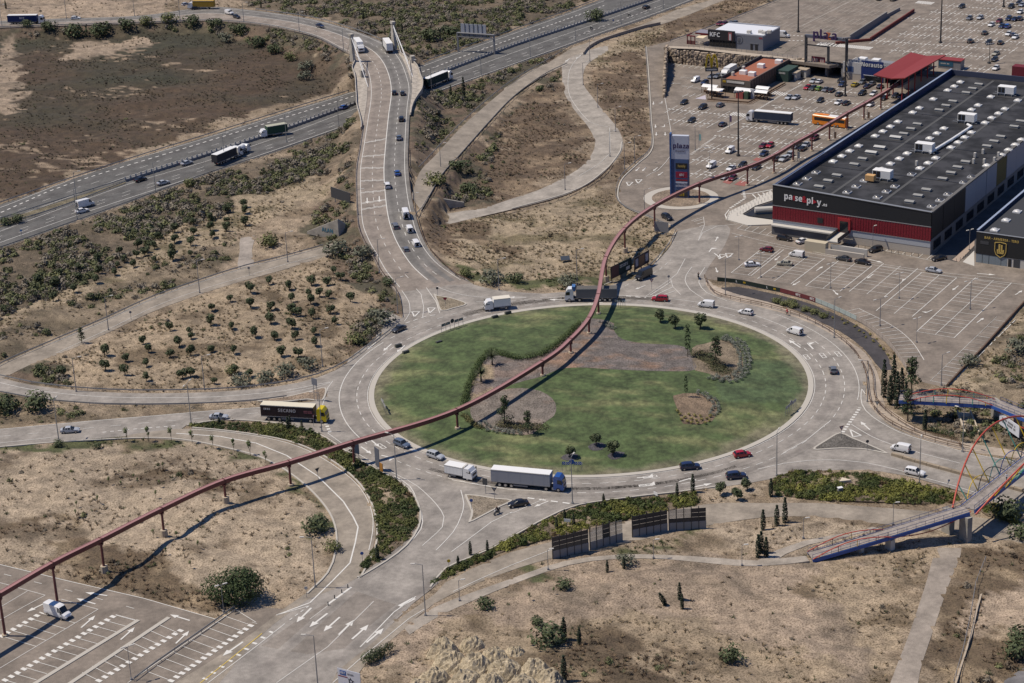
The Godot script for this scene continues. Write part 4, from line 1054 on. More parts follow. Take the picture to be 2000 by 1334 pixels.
	for q in [[[40.5,-246.4,61.8,-234],5,5],[[39.8,-232.3,54.1,-224],5,5],[[63.6,-219.9,95.1,-201.5],5,5],[[77.8,-242.2,109.9,-224.7],5,5],[[88.4,-252.2,117.5,-236.2],5,5],[[92,-266.7,112.4,-254.5],5,5],[[81,-223.6,101.7,-213.1],5,5],[[53,-210.1,86.9,-190],5,5],[[48.1,-196.7,79.6,-179.4],5,5],[[42.9,-183.3,71.5,-168],5,5],[[40.9,-168.1,63.1,-156.6],5,4]]:
		var p := V2(q[0])
		stalls(pk,ft,p[0],p[1],y,q[1],q[2])
	for q in [[54.8,-214.3,66,-231.3,83.3,-259.5,91.7,-271.2],[43.1,-189.1,53,-208.2]]:
		stripe(pk,up3(V2(q),y + .008),1.0,.5,.9)
	for q in [[[62.1,-236.6,66.2,-233.3],5],[[79.5,-263,83.9,-258.7],5],[[66.6,-169.9,69.8,-173.9],0],[[79.8,-174.1,83.1,-178.8],0],[[105.2,-215.1,108.2,-219.1],0]]:
		var p := V2(q[0])
		for i in 7: stripe(pk,PackedVector3Array([Vector3(p[0].x,y + .012,p[0].y).lerp(Vector3(p[1].x,y + .012,p[1].y),i / 6.0) + Vector3(.53,0,-.84) * s_len(q[1]),Vector3(p[0].x,y + .012,p[0].y).lerp(Vector3(p[1].x,y + .012,p[1].y),i / 6.0) - Vector3(.53,0,-.84) * s_len(q[1])]),.5)
	# small bays by the stone wall
	for q in [[48.7,-290,57.2,-284.7],[48.1,-277.3,55.3,-271.6],[47,-263.6,53.7,-263.1],[47.4,-310.7,60.8,-301.1]]:
		var p := V2(q)
		stalls(pk,ft,p[0],p[1],y,2.5,2.5,false)
	# the lower car park: long lines with bays across them
	var bay := V2([53.9,-65.3,66.2,-84.8])
	var along := (bay[1] - bay[0]).normalized()
	var acr := Vector2(-along.y,along.x)
	for q in [[[47.4,-71.1,59.2,-91.5],5,1],[[53.9,-65.3,66.2,-84.8],5,5],[[66.1,-58,78.1,-76.8],5,5],[[77,-52.2,90.1,-73.1],5,5],[[81.5,-37,99,-64.4],5,5],[[89,-21.1,112.5,-58.5],5,5],[[81.7,8.4,107.1,-31.6],0,5]]:
		var p := V2(q[0])
		var d := (p[1] - p[0]).normalized()
		var l := p[0].distance_to(p[1])
		var s := Vector2(-d.y,d.x)
		for e in [-q[1],.0,q[2]]:
			stripe(pk,up3(PackedVector2Array([p[0] + s * e,p[1] + s * e]),y),.2 if e else .15)
		var t := .0
		while t < l:
			stripe(pk if rng.randf() < .75 else ft,up3(PackedVector2Array([p[0] + d * t - s * q[1],p[0] + d * t + s * q[2]]),y + .004),.14)
			t += 2.5
	for q in [[[73.1,-41.9,79.2,-29.2,82.2,-17.4,82.9,-3.2],5.0],[[84.6,-89.5,100.6,-75.1],5.0],[[49.2,-111.3,59.9,-101.4],5.0]]:
		var p := resample(smooth3(up3(V2(q[0]),y),2.0),2.6)
		stripe(pk,p,.16)
		for i in p.size() - 1:
			var d := (p[i + 1] - p[i]).normalized()
			var s: Vector3 = Vector3(-d.z,0,d.x) * (q[1] if q[0].size() > 4 else -q[1])
			if q[0].size() == 4: s = Vector3(along.x,0,along.y) * 5.0
			stripe(pk,PackedVector3Array([p[i],p[i] + s]),.14)
	for q in [[53.5,-97.7,69.4,-85.3,89.7,-70.1,107.3,-60.4,123.4,-52.3],[47.2,-107.4,59.1,-95.6,74.8,-82.8,95.1,-69,115.5,-59.3]]:
		stripe(pk,smooth3(up3(V2(q),y + .008),4.0),.14)
	# bottom left: thick dashed footways beside the bays
	for q in [[[-120.3,113.8,-113.9,104.7],[-117.8,125.7,-102.9,104.4]],[[-116.1,130.5,-98.9,106.9],[-110.6,131.5,-94.1,109.5]],[[-98.3,132.2,-84.8,113.8],[-103.9,131.9,-88.2,109]],[[-84.7,133.4,-71,112.6],[-91.5,133,-75.2,106.1]]]:
		var p := V2(q[0])
		var e := V2(q[1])
		stripe(pk,PackedVector3Array([Vector3(p[0].x,y,p[0].y),Vector3(p[1].x,y,p[1].y)]),1.25,.8,.75)
		var d := (p[1] - p[0]).normalized()
		var l := p[0].distance_to(p[1])
		var g := (e[1] - e[0]).normalized()
		var t := .4
		while t < l:
			var a := p[0] + d * t
			# straight across to the other line
			var rel := a - e[0]
			var b := e[0] + g * rel.dot(g)
			stripe(pk,up3(PackedVector2Array([a,b + g * .6]),y + .006),.14)
			t += 2.6
	struct("car_park_markings",pk.mesh(),M.paint)
	struct("worn_car_park_markings",ft.mesh(),M.faint)
	var upk := MB.new()
	var uft := MB.new()
	for q in [[129.1,-297.3,167.2,-277.5],[124.7,-313.8,174.5,-288],[137.2,-322.5,186.9,-296.3],[144.6,-333.4,190.4,-309.8],[145.1,-348.6,193.5,-322.1],[156.5,-357.4,196.8,-334.8],[163.2,-368.4,199.9,-346.9],[178.5,-374.1,203.3,-360.3],[147.8,-267.9,159.5,-261.3],[168.2,-381.1,206.1,-371.3]]:
		var p := V2(q)
		stalls(upk,uft,p[0],p[1],5.03,5,5)
	for q in [[93.7,-329.1,100.8,-325.2],[93.6,-319.7,99.7,-317.7]]:
		var p := V2(q)
		stripe(upk,PackedVector3Array([Vector3(p[0].x,5.03,p[0].y),Vector3(p[1].x,5.03,p[1].y)]),.7,.8,.8)
	for q in [[89.6,-349.5,119.1,-329.5],[95.8,-364.9,129.3,-341.7],[106,-378.1,138.1,-356.4],[116.3,-389.8,146.5,-368],[84,-338,99,-329.8],[77.7,-353.6,87.1,-346.3]]:
		var p := V2(q)
		stalls(uft,uft,p[0],p[1],5.03,5,5,false)
	for q in [[[104.4,-312.6,122.8,-300.9],30],[[154.8,-376,160.8,-371.8],10],[[104.3,-311.8,111.5,-307.9],6]]:
		var p := V2(q[0])
		for i in q[1]:
			var a := p[0].lerp(p[1],i / float(q[1]))
			stripe(upk,up3(PackedVector2Array([a - Vector2(.53,-.84) * 2.2,a + Vector2(.53,-.84) * 2.2]),5.034),.5)
	stripe(uft,up3(V2([102.6,-343.3,127.2,-381.6]),5.034),.4)
	struct("upper_car_park_markings",upk.mesh(),M.paint)
	struct("worn_upper_car_park_markings",uft.mesh(),M.faint)
	var ye := MB.new()
	stripe(ye,up3(V2([-80.4,137,-70.2,118.8,-69.2,116.9]),y + .012),.2)
	struct("yellow_line",ye.mesh(),M.yellow_paint)
	var bays := MB.new()
	for q in [[49.9,-157.4,51.8,-155,53.9,-158.5,52.4,-160.9],[53.3,-154.2,56.2,-152.2,58.3,-155.6,55.7,-158.2],[62.2,-179.7,63.7,-178.3,65.4,-181,63.9,-182.4]]: bays.prism(V2(q),.02,.088)
	struct("red_painted_bay",bays.mesh(),mat(.28,.10,.085,.85))

func s_len(v: float) -> float:
	return 1.0 if v == 0 else 1.9


# ---- the roundabout's garden ------------------------------------------------------------------
var lawn_beds := []

func ring_mesh(r0: float,r1: float,y0: float,y1: float,mb: MB) -> void:
	var a := arc(r0,0,360,3.0)
	var b := arc(r1,0,360,3.0)
	for i in a.size() - 1:
		mb.quad(Vector3(a[i].x,y1,a[i].y),Vector3(b[i].x,y1,b[i].y),Vector3(b[i + 1].x,y1,b[i + 1].y),Vector3(a[i + 1].x,y1,a[i + 1].y))
		mb.quad(Vector3(b[i].x,y0,b[i].y),Vector3(b[i + 1].x,y0,b[i + 1].y),Vector3(b[i + 1].x,y1,b[i + 1].y),Vector3(b[i].x,y1,b[i].y))
		mb.quad(Vector3(a[i + 1].x,y0,a[i + 1].y),Vector3(a[i].x,y0,a[i].y),Vector3(a[i].x,y1,a[i].y),Vector3(a[i + 1].x,y1,a[i + 1].y))

func in_bed(p: Vector2) -> int:
	for i in lawn_beds.size():
		if Geometry2D.is_point_in_polygon(p,lawn_beds[i]): return i
	return -1

func island() -> void:
	var kb := MB.new()
	ring_mesh(52.9,54.2,-.3,.17,kb)
	struct("kerb",kb.mesh(),M.kerb)
	lawn_beds = [
		smooth2(V2([-24,-17.6,-20.8,-15.4,-18.2,-12.8,-15,-12.9,-11.1,-15.1,-7.7,-20.5,-4.1,-28.1,-1.1,-35.9,1.8,-41.1,6.4,-38.8,8.2,-36,7.7,-31.8,9.4,-23.7,15,-19.8,22.7,-18.2,25.6,-15.1,25.9,-8.7,25.9,-1.2,18.6,-.5,6.2,-2.5,-2.5,-4.8,-7.6,-4.1,-11.5,-.4,-17.9,2.8,-26.6,9.5,-28.4,14.3,-27.3,21.1,-29.1,10.6,-29.3,3.7,-27.9,-5,-25.9,-13.3]),2.0,true),
		smooth2(V2([-29.3,16.4,-27.2,9.4,-22.3,6.4,-16.7,6.1,-12.4,8.6,-9.7,13.2,-8.9,18.3,-9.6,23,-12.4,27,-14.9,32,-19,31.4,-24.3,28.4,-27.9,24.5]),2.0,true),
		smooth2(V2([26.6,-15.8,29.9,-18.8,34.7,-21.8,38.2,-17.6,38.4,-8.7,37.4,-.2,34.8,5.3,31.7,5.6,29,1.4,25.9,-.6]),2.0,true),
		smooth2(V2([19.1,14.4,21.7,13.1,25.4,13.2,28.2,15.6,28.9,21.1,27,28.5,23.6,30.5,20.1,29.9,19.6,23.6]),2.0,true),
		smooth2(V2([-8.9,44.3,-7.1,42.5,-5,43.2,-5.6,45.6,-7.5,45.9]),1.0,true),smooth2(V2([-2.5,39.6,-.5,37.8,1.6,39,.6,41.4,-1.5,41.7]),1.0,true),smooth2(V2([1.6,44.4,3.3,42.6,5.6,43.3,4.5,45.6,2.6,46.4]),1.0,true),
	]
	# lawn: a gently mounded sheet, mown in sweeps, drier at the edges
	var mb := MB.new()
	var nr := 54
	var na := 180
	var pts := []
	var cs := []
	for i in nr + 1:
		var r := 53.0 * i / nr
		for j in na:
			var t := TAU * j / na
			var p := Vector2(cos(t),sin(t)) * r
			var y := lawn_y(p)
			pts.append(Vector3(p.x,y,p.y))
			var q := noise.get_noise_2d(p.x * 1.1 + 50.0,p.y * 2.2) * .75 + warp.get_noise_2d(p.x * .9 + p.y * .7,p.y * 3.4 - p.x * 1.2) * .75
			var dry := smoothstep(.05,.75,q + .25 * smoothstep(35.0,53.0,r))
			var edge := smoothstep(48.5,52.5,r + 3.0 * warp.get_noise_2d(p.x * 3.0,p.y * 3.0)) * (.75 if p.y > 18.0 or p.x > 26.0 or absf(p.y) < 20.0 else .3)
			var c := Color(.082,.118,.044).lerp(Color(.185,.198,.088),dry)
			if p.x > 30.0 and p.y > -8.0 and p.y < 18.0: c = c.lerp(Color(.085,.125,.06),.5)
			c = c.lerp(Color(.235,.205,.14),edge)
			c *= 1.22
			cs.append(c)
	for i in nr:
		for j in na:
			var a := i * na + j
			var b := i * na + (j + 1) % na
			var d := (i + 1) * na + (j + 1) % na
			var e := (i + 1) * na + j
			mb.quadc(pts[a],pts[b],pts[d],pts[e],cs[a],cs[b],cs[d],cs[e])
	struct("lawn",mb.mesh(),M.lawn,"structure")
	# planting beds of grey and sandy gravel, laid on the lawn
	var tones := [Color(.20,.175,.162),Color(.25,.215,.185),Color(.27,.215,.15),Color(.24,.175,.12),Color(.11,.105,.115),Color(.11,.105,.115),Color(.11,.105,.115)]
	for q in lawn_beds.size():
		var g := MB.new()
		var pl: PackedVector2Array = lawn_beds[q]
		var lo := Vector2(1e9,1e9)
		var hi := -lo
		for p in pl:
			lo = lo.min(p)
			hi = hi.max(p)
		var s := .9
		for j in range(int((hi.y - lo.y) / s) + 1):
			for i in range(int((hi.x - lo.x) / s) + 1):
				var c0 := lo + Vector2(i,j) * s
				var cellp := Geometry2D.intersect_polygons(PackedVector2Array([c0,c0 + Vector2(s,0),c0 + Vector2(s,s),c0 + Vector2(0,s)]),pl)
				for poly in cellp:
					for e in range(1,poly.size() - 1):
						var vs := []
						for w: Vector2 in [poly[0],poly[e],poly[e + 1]]:
							vs.append(Vector3(w.x,lawn_y(w) + .03,w.y))
							var n2 := warp.get_noise_2d(w.x * 2.4,w.y * 4.0) + noise.get_noise_2d(w.x * 2.0,w.y * 2.0)
							var cc: Color = tones[q]
							if q < 2: cc = cc.lerp(Color(.27,.17,.115),clampf(n2 * 1.6,.0,1.0) * (.85 if w.x > -12.0 else .4))
							if q == 1 and w.x > -5.0 or q == 0 and w.x > 27.0: cc = cc.lerp(Color(.36,.28,.20),.75)
							if q == 0 and w.x < -24.0 and warp.get_noise_2d(w.x * 2.0,w.y * 2.0) > -.1: cc = cc.lerp(Color(.42,.33,.20),.6)
							g.c.append(cc * (1.2 + .25 * n2))
						g.v.append(vs[0]); g.v.append(vs[1]); g.v.append(vs[2])
		struct("gravel_bed",g.mesh(),M.ground)
	# splitter islands with their kerbs
	for q in [[[-39.6,-67.5,-38.5,-65.7,-34.9,-63.6,-30.4,-58.3,-34.1,-55.2,-37.4,-53.7,-38.7,-60.9],Color(.30,.25,.18)],[[-81.7,2.3,-74.3,.6,-69.5,-1.8,-65,-3.8,-65.3,4.1,-69.1,3.1,-75.3,3.9],Color(.34,.26,.19)],[[-30.4,59.7,-27.9,60.4,-23.5,62.4,-20,63.7,-23,66.9,-28.5,72.8,-29.6,73.6,-29,68.3],Color(.30,.25,.19)],[[47.9,44.7,51.1,40.3,55.3,36.2,57.7,39.3,61,43.6,64.1,48.6,59.4,45.9,53.9,44.8],Color(.16,.145,.13)]]:
		var o := smooth2(V2(q[0]),1.5,true)
		var k := MB.new()
		k.prism(o,-.3,.2)
		struct("kerb",k.mesh(),M.kerb)
		var inner := Geometry2D.offset_polygon(o,-.45)
		if inner.size():
			var f := MB.new()
			f.col = q[1] * 1.25
			f.prism(inner[0],.1,.225)
			struct("traffic_island",f.mesh(),M.ground)
	# the small roundabout with the tall sign
	var c := V2([35.5,-143.1])[0]
	var k := MB.new()
	k.prism(arc(11.6,0,354,6.0,c),-.3,.17)
	struct("kerb",k.mesh(),M.kerb)
	var f := MB.new()
	f.col = Color(.30,.235,.175) * 1.25
	f.prism(arc(9.0,0,354,6.0,c),.0,.2)
	struct("traffic_island",f.mesh(),M.ground)
	# kerbs beside the two aisles of the bottom left car park
	for q in [[-110.4,132.6,-94.1,109.5],[-103.8,133.2,-88.2,109]]:
		var p := V2(q)
		var s := MB.new()
		s.bar(Vector3(p[0].x,.06,p[0].y),Vector3(p[1].x,.06,p[1].y),.9,.22)
		struct("kerb",s.mesh(),M.kerb)
	# pale footways beside the frontage road and other kerb lines
	for q in [[-48.9,73.6,-48.9,83,-51.3,95.8,-52,95.7],[-95.4,17,-86,20.1,-74.6,25.4,-67,31.4,-59.3,41.4,-53.5,52.7,-50.3,63.7,-48.9,73.6],[-96.8,15.4,-89.2,13.2,-80.4,14.8,-72.8,18,-65.2,23.5,-60.5,30.1,-55.7,37.6,-50.2,45,-44.7,52.2,-41.6,59,-39.9,67.2,-40.1,74.7,-42.4,82.7,-46.4,89.4,-51.5,95.8],[-37.1,101.4,-34.2,93.7,-29,89.3,-24.8,85.8,-19.4,79.8,-12.7,72.6,-5.9,67.4,6.4,64.6,16.5,63.1,24.4,61.4],[-139.7,23.4,-121.9,21.8,-100.1,22.7,-82.9,31.4,-75.2,37.8,-68.7,46.6,-63.4,56.3,-59.4,66.3,-57.5,75.2,-57.1,84.5,-58.1,93.4,-61.6,101.7],[39.8,-339.6,37.2,-292.8,33.6,-236,31,-198.2,24.6,-180.3,18.5,-164.3,16.2,-146.9,17.9,-136.4,24.6,-125.4,30.6,-116.3],[-16.9,-139.8,-.9,-151.5,7.3,-161.6,13.6,-175.1,16.4,-182.7,20.1,-196.3,21.3,-207.1]]:
		var p := smooth3(up3(V2(q),.1),3.0)
		var s := MB.new()
		for i in p.size() - 1: s.bar(p[i],p[i + 1],.4,.3)
		struct("kerb",s.mesh(),M.kerb)

func lawn_y(p: Vector2) -> float:
	return .12 + 2.0 * maxf(.0,1.0 - p.length_squared() / 2809.0)


# ---- the motorway bridge ----------------------------------------------------------------------
const FD := Vector2(.845,.535)      # along the fronts of the retail park
const SD := Vector2(.535,-.845)     # away from the viewer,along its bays

func yaw_of(d: Vector2) -> float:
	return atan2(-d.y,d.x)

func bridge() -> void:
	var t := thing("road_bridge","pale concrete road bridge with two short pylons over the motorway","bridge")
	var i0 := 93
	var i1 := 138
	var deck := MB.new()
	deck.col = Color(.50,.45,.385) * 1.2
	var wl := PackedVector3Array()
	var wr := PackedVector3Array()
	for i in range(i0,i1 + 1):
		var f := float(i - i0) / (i1 - i0)
		var w := .6 + 4.2 * smoothstep(.0,.3,f) * smoothstep(1.0,.72,f) * .85
		var ax := Vector3(ramp_r[i].x - ramp_l[i].x,0,ramp_r[i].z - ramp_l[i].z).normalized()
		wl.append(ramp_l[i] - ax * w)
		wr.append(ramp_r[i] + ax * w)
	for i in wl.size() - 1:
		var k := i0 + i
		var y0 := Vector3(0,-1.3,0)
		var y1 := Vector3(0,.2,0)
		deck.quad(wl[i] + y1,wl[i + 1] + y1,ramp_l[k + 1] + y1,ramp_l[k] + y1)
		deck.quad(ramp_r[k] + y1,ramp_r[k + 1] + y1,wr[i + 1] + y1,wr[i] + y1)
		deck.quad(ramp_l[k + 1] - y1 * .1,ramp_l[k] - y1 * .1,ramp_l[k] + y1,ramp_l[k + 1] + y1)
		deck.quad(ramp_r[k] - y1 * .1,ramp_r[k + 1] - y1 * .1,ramp_r[k + 1] + y1,ramp_r[k] + y1)
		deck.quad(wl[i] + y0,wr[i] + y0,wr[i + 1] + y0,wl[i + 1] + y0)
		deck.quad(wl[i + 1] + y0,wl[i] + y0,wl[i] + y1,wl[i + 1] + y1)
		deck.quad(wr[i] + y0,wr[i + 1] + y0,wr[i + 1] + y1,wr[i] + y1)
	part("deck",deck.mesh(),M.concrete,t)
	for s in [wl,wr]:
		var pb := MB.new()
		pb.col = Color(.56,.51,.45) * 1.2
		for i in s.size() - 1: pb.bar(s[i] + Vector3(0,.55,0),s[i + 1] + Vector3(0,.55,0),.3,.9)
		part("parapet",pb.mesh(),M.concrete,t)
	var bases := V3([-74.7,7.1,-308.4,-59.5,7.1,-326.2])
	var feet := [V3([-71.2,7.2,-301,-68.7,7.2,-286.5,-66.9,7.2,-268.2,-77.7,7.2,-322.4]),V3([-56.4,7.2,-316,-53.4,7.2,-303.3,-51,7.2,-280.3,-62.5,7.2,-335.7])]
	for s in 2:
		var b := bases[s]
		var tb := MB.new()
		tb.col = Color(.56,.52,.46) * 1.2
		var hh := 10.0
		var ax := Vector3(.5,0,.86)
		var az := Vector3(-ax.z,0,ax.x)
		# a tapering slab with a block on top
		for e in [-1.0,1.0]:
			tb.quad(b + ax * 1.5 + az * .55 * e,b - ax * 1.5 + az * .55 * e,b - ax * .6 + az * .55 * e + Vector3.UP * hh,b + ax * .6 + az * .55 * e + Vector3.UP * hh)
			tb.quad(b + ax * 1.5 * e - az * .55,b + ax * 1.5 * e + az * .55,b + ax * .6 * e + az * .55 + Vector3.UP * hh,b + ax * .6 * e - az * .55 + Vector3.UP * hh)
		tb.box(b + Vector3.UP * (hh + .3),Vector3(1.9,.9,1.5),Basis(ax,Vector3.UP,az))
		part("pylon",tb.mesh(),M.concrete,t)
		for f in feet[s]:
			var st := MB.new()
			st.cyl(b + Vector3.UP * (hh - .3),f,.11,.11,6)
			part("stay",st.mesh(),M.white,t)
	for p in V3([-69.7,7.2,-283.6,-51.6,7.2,-302.2]):
		var pb := MB.new()
		pb.col = Color(.55,.51,.45) * 1.2
		pb.box(p + Vector3.UP * 1.3,Vector3(1.6,2.6,1.8),Basis(Vector3.UP,.4))
		part("pillar",pb.mesh(),M.concrete,t)
	for k in [96,134]:
		var ab := MB.new()
		ab.col = Color(.36,.33,.29) * 1.2
		var a := wl[k - i0] + Vector3(0,-1.3,0)
		var b := wr[k - i0] + Vector3(0,-1.3,0)
		var m := (a + b) * .5
		ab.box(Vector3(m.x,2.6,m.z),Vector3(a.distance_to(b),6.2,2.4),facing(Vector2(-(b.z - a.z),b.x - a.x)))
		part("abutment",ab.mesh(),M.concrete,t)
	var mid := (wl[25] + wr[25]) * .5
	var aw := (wr[25] - wl[25]).normalized()
	for e in [-7.0,.0,7.0]:
		var pb := MB.new()
		pb.col = Color(.36,.33,.29) * 1.2
		pb.box(Vector3(mid.x + aw.x * e,2.8,mid.z + aw.z * e),Vector3(1.6,6.0,.9))
		part("pier",pb.mesh(),M.concrete,t)
	# concrete wing walls of the underpass below the ramp
	for q in [[[-78.8,0,-124.3,-68.7,0,-116.7,-65.6,0,-120.1],6.6,"grey concrete underpass wing wall with blue graffiti lettering"],[[-41.3,0,-148.5,-37.7,0,-142.8,-31.7,0,-144],3.2,"low grey concrete underpass wall with dark graffiti"]]:
		var p := V3(q[0])
		var w := thing("underpass_wall",q[2],"wall",p[1])
		var mb := MB.new()
		mb.col = Color(.46,.425,.375) * 1.2
		var a := p[0] - p[1]
		var b := p[2] - p[1]
		var up: Vector3 = Vector3.UP * q[1]
		var th := Vector3(.2,0,-.5)
		for e in [Vector3.ZERO,th]:
			mb.quad(a + e,Vector3.ZERO + e,up + e,a + Vector3.UP * .7 + e)
			mb.quad(Vector3.ZERO + e,b + e,b + Vector3.UP * q[1] * .45 + e,up + e)
		mb.quad(a + Vector3.UP * .7,up,up + th,a + Vector3.UP * .7 + th)
		mb.quad(up,b + Vector3.UP * q[1] * .45,b + Vector3.UP * q[1] * .45 + th,up + th)
		part("wall_face",mb.mesh(),M.concrete,w)
		var d := Vector2(-a.x,-a.z).normalized()
		var nrm := Vector2(-d.y,d.x)
		var bs := facing(nrm if nrm.y > 0 else -nrm)
		words("ALAN",1.7,a * .34 + Vector3.UP * 2.6 + bs.z * .08,bs,mat(.05,.17,.24) if q[1] > 4 else M.dark,w,true,.03,"graffiti")


# ---- buildings --------------------------------------------------------------------------------
func lbox(called: String,o: Node3D,x0: float,x1: float,y0: float,y1: float,z0: float,z1: float,mt: Material,bev := .0) -> MeshInstance3D:
	var mb := MB.new()
	mb.box(Vector3((x0 + x1) * .5,(y0 + y1) * .5,(z0 + z1) * .5),Vector3(x1 - x0,y1 - y0,z1 - z0),Basis.IDENTITY,bev)
	return part(called,mb.mesh(),mt,o)

func window_unit(o: Node3D,x0: float,x1: float,y0: float,y1: float,z: float,bars := 2) -> void:
	var f := MB.new()
	var w := .12
	f.box(Vector3((x0 + x1) / 2,y0,z),Vector3(x1 - x0,w,.16)); f.box(Vector3((x0 + x1) / 2,y1,z),Vector3(x1 - x0,w,.16))
	for i in bars + 1:
		var x := lerpf(x0,x1,i / float(bars))
		f.box(Vector3(x,(y0 + y1) / 2,z),Vector3(w,y1 - y0,.16))
	var win := part("window",f.mesh(),M.dark_steel,o)
	var g := MB.new()
	g.box(Vector3((x0 + x1) / 2,(y0 + y1) / 2,z - .04),Vector3(x1 - x0 - .1,y1 - y0 - .1,.05))
	part("pane",g.mesh(),M.glass,win)

func skylight_mesh(kind: int) -> Array:
	var k := MB.new()
	var d := MB.new()
	if kind == 1:       # grey ridged smoke vent
		k.box(Vector3(0,.3,0),Vector3(2.6,.6,1.7))
		for e in [-1.0,1.0]: d.quad(Vector3(-1.4,.6,e * .95),Vector3(1.4,.6,e * .95),Vector3(1.4,.85,0),Vector3(-1.4,.85,0))
		d.tri(Vector3(-1.4,.6,-.95),Vector3(-1.4,.6,.95),Vector3(-1.4,.85,0)); d.tri(Vector3(1.4,.6,-.95),Vector3(1.4,.6,.95),Vector3(1.4,.85,0))
	else:
		var s := .98
		k.box(Vector3(0,.2,0),Vector3(s * 2.2,.4,s * 2.2))
		var n := 6
		for i in n:
			for j in n:
				var c := []
				for e in [[0,0],[1,0],[1,1],[0,1]]:
					var u: float = (i + e[0]) / float(n) * 2.0 - 1.0
					var w: float = (j + e[1]) / float(n) * 2.0 - 1.0
					c.append(Vector3(u * s,.41 + .5 * (1.0 - u * u) * (1.0 - w * w),w * s))
				d.quad(c[0],c[1],c[2],c[3])
	return [k.mesh(),d.mesh()]

func buildings() -> void:
	leisure_hall()
	bar_building()
	chicken_restaurant()
	burger_restaurant()
	station_hall()
	stone_wall()

func leisure_hall() -> void:
	var a := Vector3(59.1,0,-106.9)
	var t := thing("leisure_hall","long black and red leisure warehouse with a dark flat roof full of skylights","warehouse",a,yaw_of(FD))
	var w := 48.4
	var l := 146.0
	var roof := 12.2
	var dkroof := tri_mat(grain_texture(512,61,[.006,.016,.2],[.75,.5,.2]),47.0,.8)
	var mb := MB.new()
	mb.col = Color(.034,.034,.037) * 1.25
	mb.box(Vector3(w / 2,roof - .3,-l / 2),Vector3(w - .6,.6,l - .6))
	part("roof",mb.mesh(),dkroof,t)
	# seams on the roof: paler walkways along and across
	for x in [16.0,32.0]:
		lbox("roof_walkway",t,x - .45,x + .45,roof + .002,roof + .05,-l + 2.0,-1.0,mat(.075,.075,.075))
	for z in [-30.0,-62.0,-95.0,-124.0]:
		lbox("roof_seam",t,1.2,w - .8,roof + .003,roof + .09,z - .18,z + .18,M.black)
	# front wall in bands, its top rising to the left
	var black := mat(.012,.014,.018,.55)
	var fb := MB.new()
	fb.quad(Vector3(0,8.4,.3),Vector3(w,8.4,.3),Vector3(w,12.7,.3),Vector3(0,14.6,.3))
	fb.quad(Vector3(0,8.4,-.3),Vector3(w,8.4,-.3),Vector3(w,12.7,-.3),Vector3(0,14.6,-.3))
	fb.quad(Vector3(0,8.4,.3),Vector3(w,8.4,.3),Vector3(w,8.4,-.3),Vector3(0,8.4,-.3))
	part("fascia",fb.mesh(),black,t)
	var cp := MB.new()
	cp.bar(Vector3(-.1,14.65,0),Vector3(w + .1,12.75,0),.9,.12)
	part("coping",cp.mesh(),M.steel,t)
	var rd := MB.new()
	rd.col = Color(.235,.012,.022) * 1.25
	for i in 120:
		var x0 := w * i / 120.0
		rd.box(Vector3(x0 + w / 240.0,6.3,.12 + .06 * (i % 2)),Vector3(w / 120.0,4.2,.4))
	var rc := part("red_cladding",rd.mesh(),tri_mat(grain_texture(256,77,[.05,.2],[.5,.5]),5.0,.6),t)
	rc.set_meta("kind","stuff")
	lbox("cladding_edge",t,0,w,8.3,8.5,-.2,.42,M.grey)
	lbox("cladding_edge",t,0,w,4.05,4.2,-.2,.42,M.grey)
	lbox("plinth",t,.1,w - .05,2.3,4.05,-.3,.28,mat(.40,.42,.45))
	lbox("base_course",t,.1,w - .05,-.3,2.3,-.3,.22,mat(.42,.38,.33))
	# red door and black opening
	var dr := lbox("entrance",t,20.5,24.4,3.3,7.5,.2,.62,M.red)
	lbox("door",dr,21.2,23.7,3.4,6.6,.5,.68,M.glass)
	lbox("opening",t,14.2,15.9,5.0,6.6,.2,.50,M.black)
	# left wall, low parapet of dark blue sheet
	lbox("left_wall",t,0,.4,-.3,12.0,-l,-.3,mat(.03,.04,.07,.5))
	var lp := MB.new()
	lp.quad(Vector3(.42,12.0,-.3),Vector3(.42,12.0,-l),Vector3(.42,14.3,-l),Vector3(.42,14.5,-.3))
	lp.quad(Vector3(-.02,12.0,-.3),Vector3(-.02,12.0,-l),Vector3(-.02,14.3,-l),Vector3(-.02,14.5,-.3))
	lp.quad(Vector3(-.02,14.5,-.3),Vector3(-.02,14.3,-l),Vector3(.42,14.3,-l),Vector3(.42,14.5,-.3))
	part("parapet",lp.mesh(),mat(.018,.035,.10,.4),t)
	lbox("parapet_cap",t,-.12,.55,14.32,14.45,-l,-.4,mat(.28,.33,.43,.4))
	lbox("rear_wall",t,0,w,-.3,14.0,-l - .4,-l,mat(.05,.06,.10,.5))
	# right wall: black panels, then tall pale ones, over a grey ground floor with windows
	var x := w
	lbox("right_wall",t,x - .45,x,-.3,4.4,-l,-.3,mat(.20,.195,.19))
	var z := -.35
	for i in 16:
		var pw := 9.0
		var m: Material = black if i < 3 else mat(.34,.34,.36) if i % 4 != 2 else mat(.15,.12,.04)
		lbox("wall_panel",t,x - .5,x + (.06 if i % 2 else .0),4.5,12.3 if i < 3 else 12.6,z - pw + .25,z,m)
		if i < 9:
			var f := MB.new()
			f.box(Vector3(x + .05,2.2,z - pw / 2),Vector3(.12,2.6,5.6))
			var win := part("window",f.mesh(),M.dark_steel,t)
			for s in 3:
				var g := MB.new()
				g.box(Vector3(x + .12,2.2,z - pw / 2 - 1.85 + s * 1.85),Vector3(.05,2.3,1.65))
				part("pane",g.mesh(),M.glass,win)
		z -= pw
	lbox("roof_edge",t,x - .9,x + .1,12.2,12.62,-l,-.3,mat(.12,.115,.11))
	# lettering
	var letters := mat(.72,.72,.72,.5)
	var red := mat(.40,.015,.03,.5)
	var sx := 5.0
